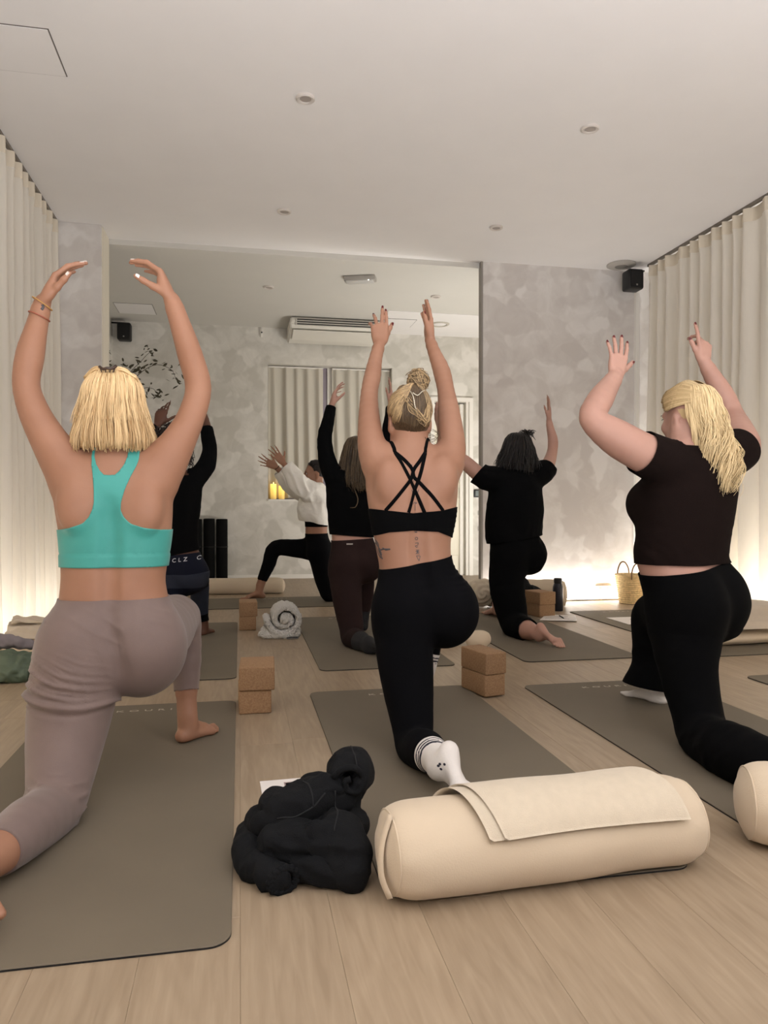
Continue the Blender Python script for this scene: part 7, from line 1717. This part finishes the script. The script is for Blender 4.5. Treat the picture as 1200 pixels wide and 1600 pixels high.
# waistband lettering laid onto the cloth
LT = mat('waistband_print', srgb(206, 206, 210), .6)
for x0, s_ in ((.070, 1), (.205, 1)):
    Vt, Ft = text_vf('CLZ', .040); Vt = Vt * np.array([.85, .8, 1]); wl = np.array(mk_['waistL']); wR = np.array(mk_['waistR']); out = []
    cx0 = -.418 + x0
    for x, y, z in Vt:
        xx = cx0 + x; zt = wl[2] + (wR[2] - wl[2]) * (xx - wl[0]) / (wR[0] - wl[0]) - .042 + y
        hit = p.bvh.ray_cast(Vector((xx, 3.9, zt)), Vector((0, 1, 0)), 1.0); q = np.array(hit[0]) if hit[0] else np.array([xx, 99., zt]); n_ = np.array(hit[1]) if hit[0] else np.array([0, -1, 0]); out.append(q + n_ * (.0058 + z))
    for v_, f_ in islands(np.array(out), Ft):
        if v_[:, 1].max() < 4.66: mk('letter', v_, f_, LT, lg, False)
H = Hair(); c = D['head']; hf = p.hf; rr = np.random.default_rng(51)
scalp(H, c, hf, (.082, .102, .092), .1, lambda x, y, z: np.minimum(.05 - y, z + .05), 5)
for i in range(420):
    ph = rr.uniform(-2.3, 2.3); th = rr.uniform(.05, 2.0); n_ = np.array([math.sin(th) * math.sin(ph), -math.sin(th) * math.cos(ph), math.cos(th)]); a0 = np.array(p.P(*(np.array([0, -.014, .03]) + n_ * np.array([.08, .10, .09]))))
    w_n = np.stack(hf, 1) @ n_; e1 = unit(np.cross(w_n, [0.2, .3, 1])); e2 = np.cross(w_n, e1); A = np.linspace(0, 1, 16); ln = .030 + .04 * rr.random(); rd = .009 + .006 * rr.random(); tw = rr.uniform(9, 14)
    P_ = a0 + w_n * (ln * A)[:, None] + np.array([0, 0, -1.0]) * (.07 * A ** 2 * (n_[2] < .6))[:, None] + rd * (np.cos(A * tw + i)[:, None] * e1 + np.sin(A * tw + i)[:, None] * e2); H.add(P_, .0034, .0014, .6 * rr.random(), 4)
H.build('hair', hair_mat('hair_curly_dark', srgb(20, 14, 14), srgb(58, 40, 38)), p.root); eyes(p)
A = np.linspace(0, 2 * np.pi, 30)
for sx in (-1, 1): tube('earring', np.array([p.P(sx * .088, -.012 + .022 * math.cos(a), -.075 + .028 * math.sin(a)) for a in A]), .0018, M_STEEL, p.root, 6)

# ================================================================== instructor in white sweatshirt
p = Person('white_sweatshirt', 'instructor in cropped white sweatshirt and black leggings lunging sideways towards the left'); D = p.D; mk_ = D['m']
p.hand('left', None, d=(-.62, .05, .78), n=(-.25, .95, -.15), t=(.78, .1, .62), curl=((4, 6, 4),) * 4, spread=(10, 2, -9, -22), thumb=(.60, .80, .1))
p.hand('right', None, d=(-.90, -.05, .42), n=(.15, -.95, .2), t=(.42, .1, .90), curl=((6, 8, 5),) * 4, spread=(10, 2, -9, -20), thumb=(.7, .7, .1))
p.foot('left', None, fd=(.45, .0, -.88), up=(-.86, -.1, -.45), k=.95, toe=40, drop=.04)
p.foot('right', None, fd=(-.98, -.18, 0), up=(0, 0, 1), k=1, drop=.075)
p.mesh(.008); V, T, N, g = p.V, p.T, p.N, p.g
shell('leggings', V, T, N, p.lower(.70, .685), .004, M_BLK2, p.root)
zb, z = np.array(mk_['braB'])[2], V[:, 2]; shell('sports_bra', V, T, N, np.where(g == 'torso', np.minimum(z - zb, zb + .16 - z), -1.), .004, M_BLK, p.root)
M_SWEAT = mat('white_sweat_cotton', srgb(240, 237, 230), .85, .02, 8, .2, 120, sheen=.1)
def sweat(E):
    a = np.array(D['torso']); 
    for oy in (-.06, .06): E.chain('x', [tuple(a[i, :3] + np.array([-.012, oy, 0])) + (.122,) for i in (5, 6, 7)], .03)
    E.chain('x', [tuple(a[5, :3] + np.array([-.045, 0, .005])) + (.115,), tuple(a[6, :3] + np.array([-.04, 0, 0])) + (.115,)], .03)
    for k_ in ('larm', 'rarm'):
        q = np.array(D[k_]); E.chain('x', [tuple(q[0, :3]) + (.085,), tuple(q[2, :3] + [0, 0, -.02]) + (.078,), tuple(q[3, :3] + [0, 0, -.02]) + (.072,), tuple(q[4, :3] + [0, 0, -.012]) + (.062,), tuple(q[5, :3]) + (.046,), tuple(q[6, :3]) + (.032,)], .02)
V2, T2 = p.loose(.008, .008, [sweat], {'names': ['torso', 'larm', 'rarm']}); N2 = normals(V2, T2); g2 = p.grp_of(V2, ['torso', 'larm', 'rarm', 'head', 'lhand', 'rhand'])
f = p.upper(.405, .44, V2, g2, p.param('larm', V2), p.param('rarm', V2))
zh = mk_['hemL'][2] + (mk_['hemR'][2] - mk_['hemL'][2]) * np.clip((V2[:, 0] - mk_['hemL'][0]) / (mk_['hemR'][0] - mk_['hemL'][0]), 0, 1); f = np.where(g2 == 'torso', np.minimum(V2[:, 2] - zh, f + 9 * (f < 0) * 0), f)
fold = .010 * (1 - 2 * np.abs(vnoise(np.stack([V2[:, 0] * 16 + V2[:, 2] * 8, V2[:, 1] * 12, V2[:, 2] * 5 - V2[:, 0] * 4], 1), 61)))
shell('sweatshirt', V2, T2, N2, f, .001 + fold + .003 * crumple(14, 1, 65)(V2), M_SWEAT, p.root)
H = Hair(); c = D['head']; hf = p.hf; rr = np.random.default_rng(71)
scalp(H, c, hf, (.077, .098, .088), .25, lambda x, y, z: np.minimum(.058 - y + .25 * np.maximum(z - .07, 0), z + .03 + np.where(y > -.03, -.035 - .9 * (y + .03), .03)), 6)
bun = p.P(0, -.118, -.012)
for i in range(200):
    s_ = 1 if i % 2 else -1; th = rr.uniform(.1, 1.7); x0 = s_ * .08 * math.sin(th); z0 = .036 + .09 * math.cos(th); y0 = .058 - .05 * max(0, th - .9)
    H.add(smooth_path([p.P(x0 * .92, y0 * (.9 if th > .6 else .6), z0), p.P(x0, -.03, z0 + .006), p.P(x0 * .7, -.09, z0 * .6), np.array(bun) * .8 + np.array(p.P(x0 * .4, -.1, 0)) * .2], 12), .0035, .0022, .6 * rr.random(), 5, .5)
for i in range(46):
    ax = unit(rr.normal(0, 1, 3)); e1 = unit(np.cross(ax, rr.normal(0, 1, 3))); e2 = np.cross(ax, e1); A = np.linspace(0, 4.5, 14); H.add(np.array(bun) + (.022 + .01 * rr.random()) * (np.cos(A)[:, None] * e1 + np.sin(A)[:, None] * e2), .004, .0025, .7 * rr.random(), 5, .6)
H.build('hair', hair_mat('hair_black_bun', srgb(22, 17, 15), srgb(62, 48, 40)), p.root); eyes(p)
V1, F1 = bracelet(D['rarm'], 5, .9, None, .003, .004); mk('bracelet', V1, F1, M_DARK, p.root)
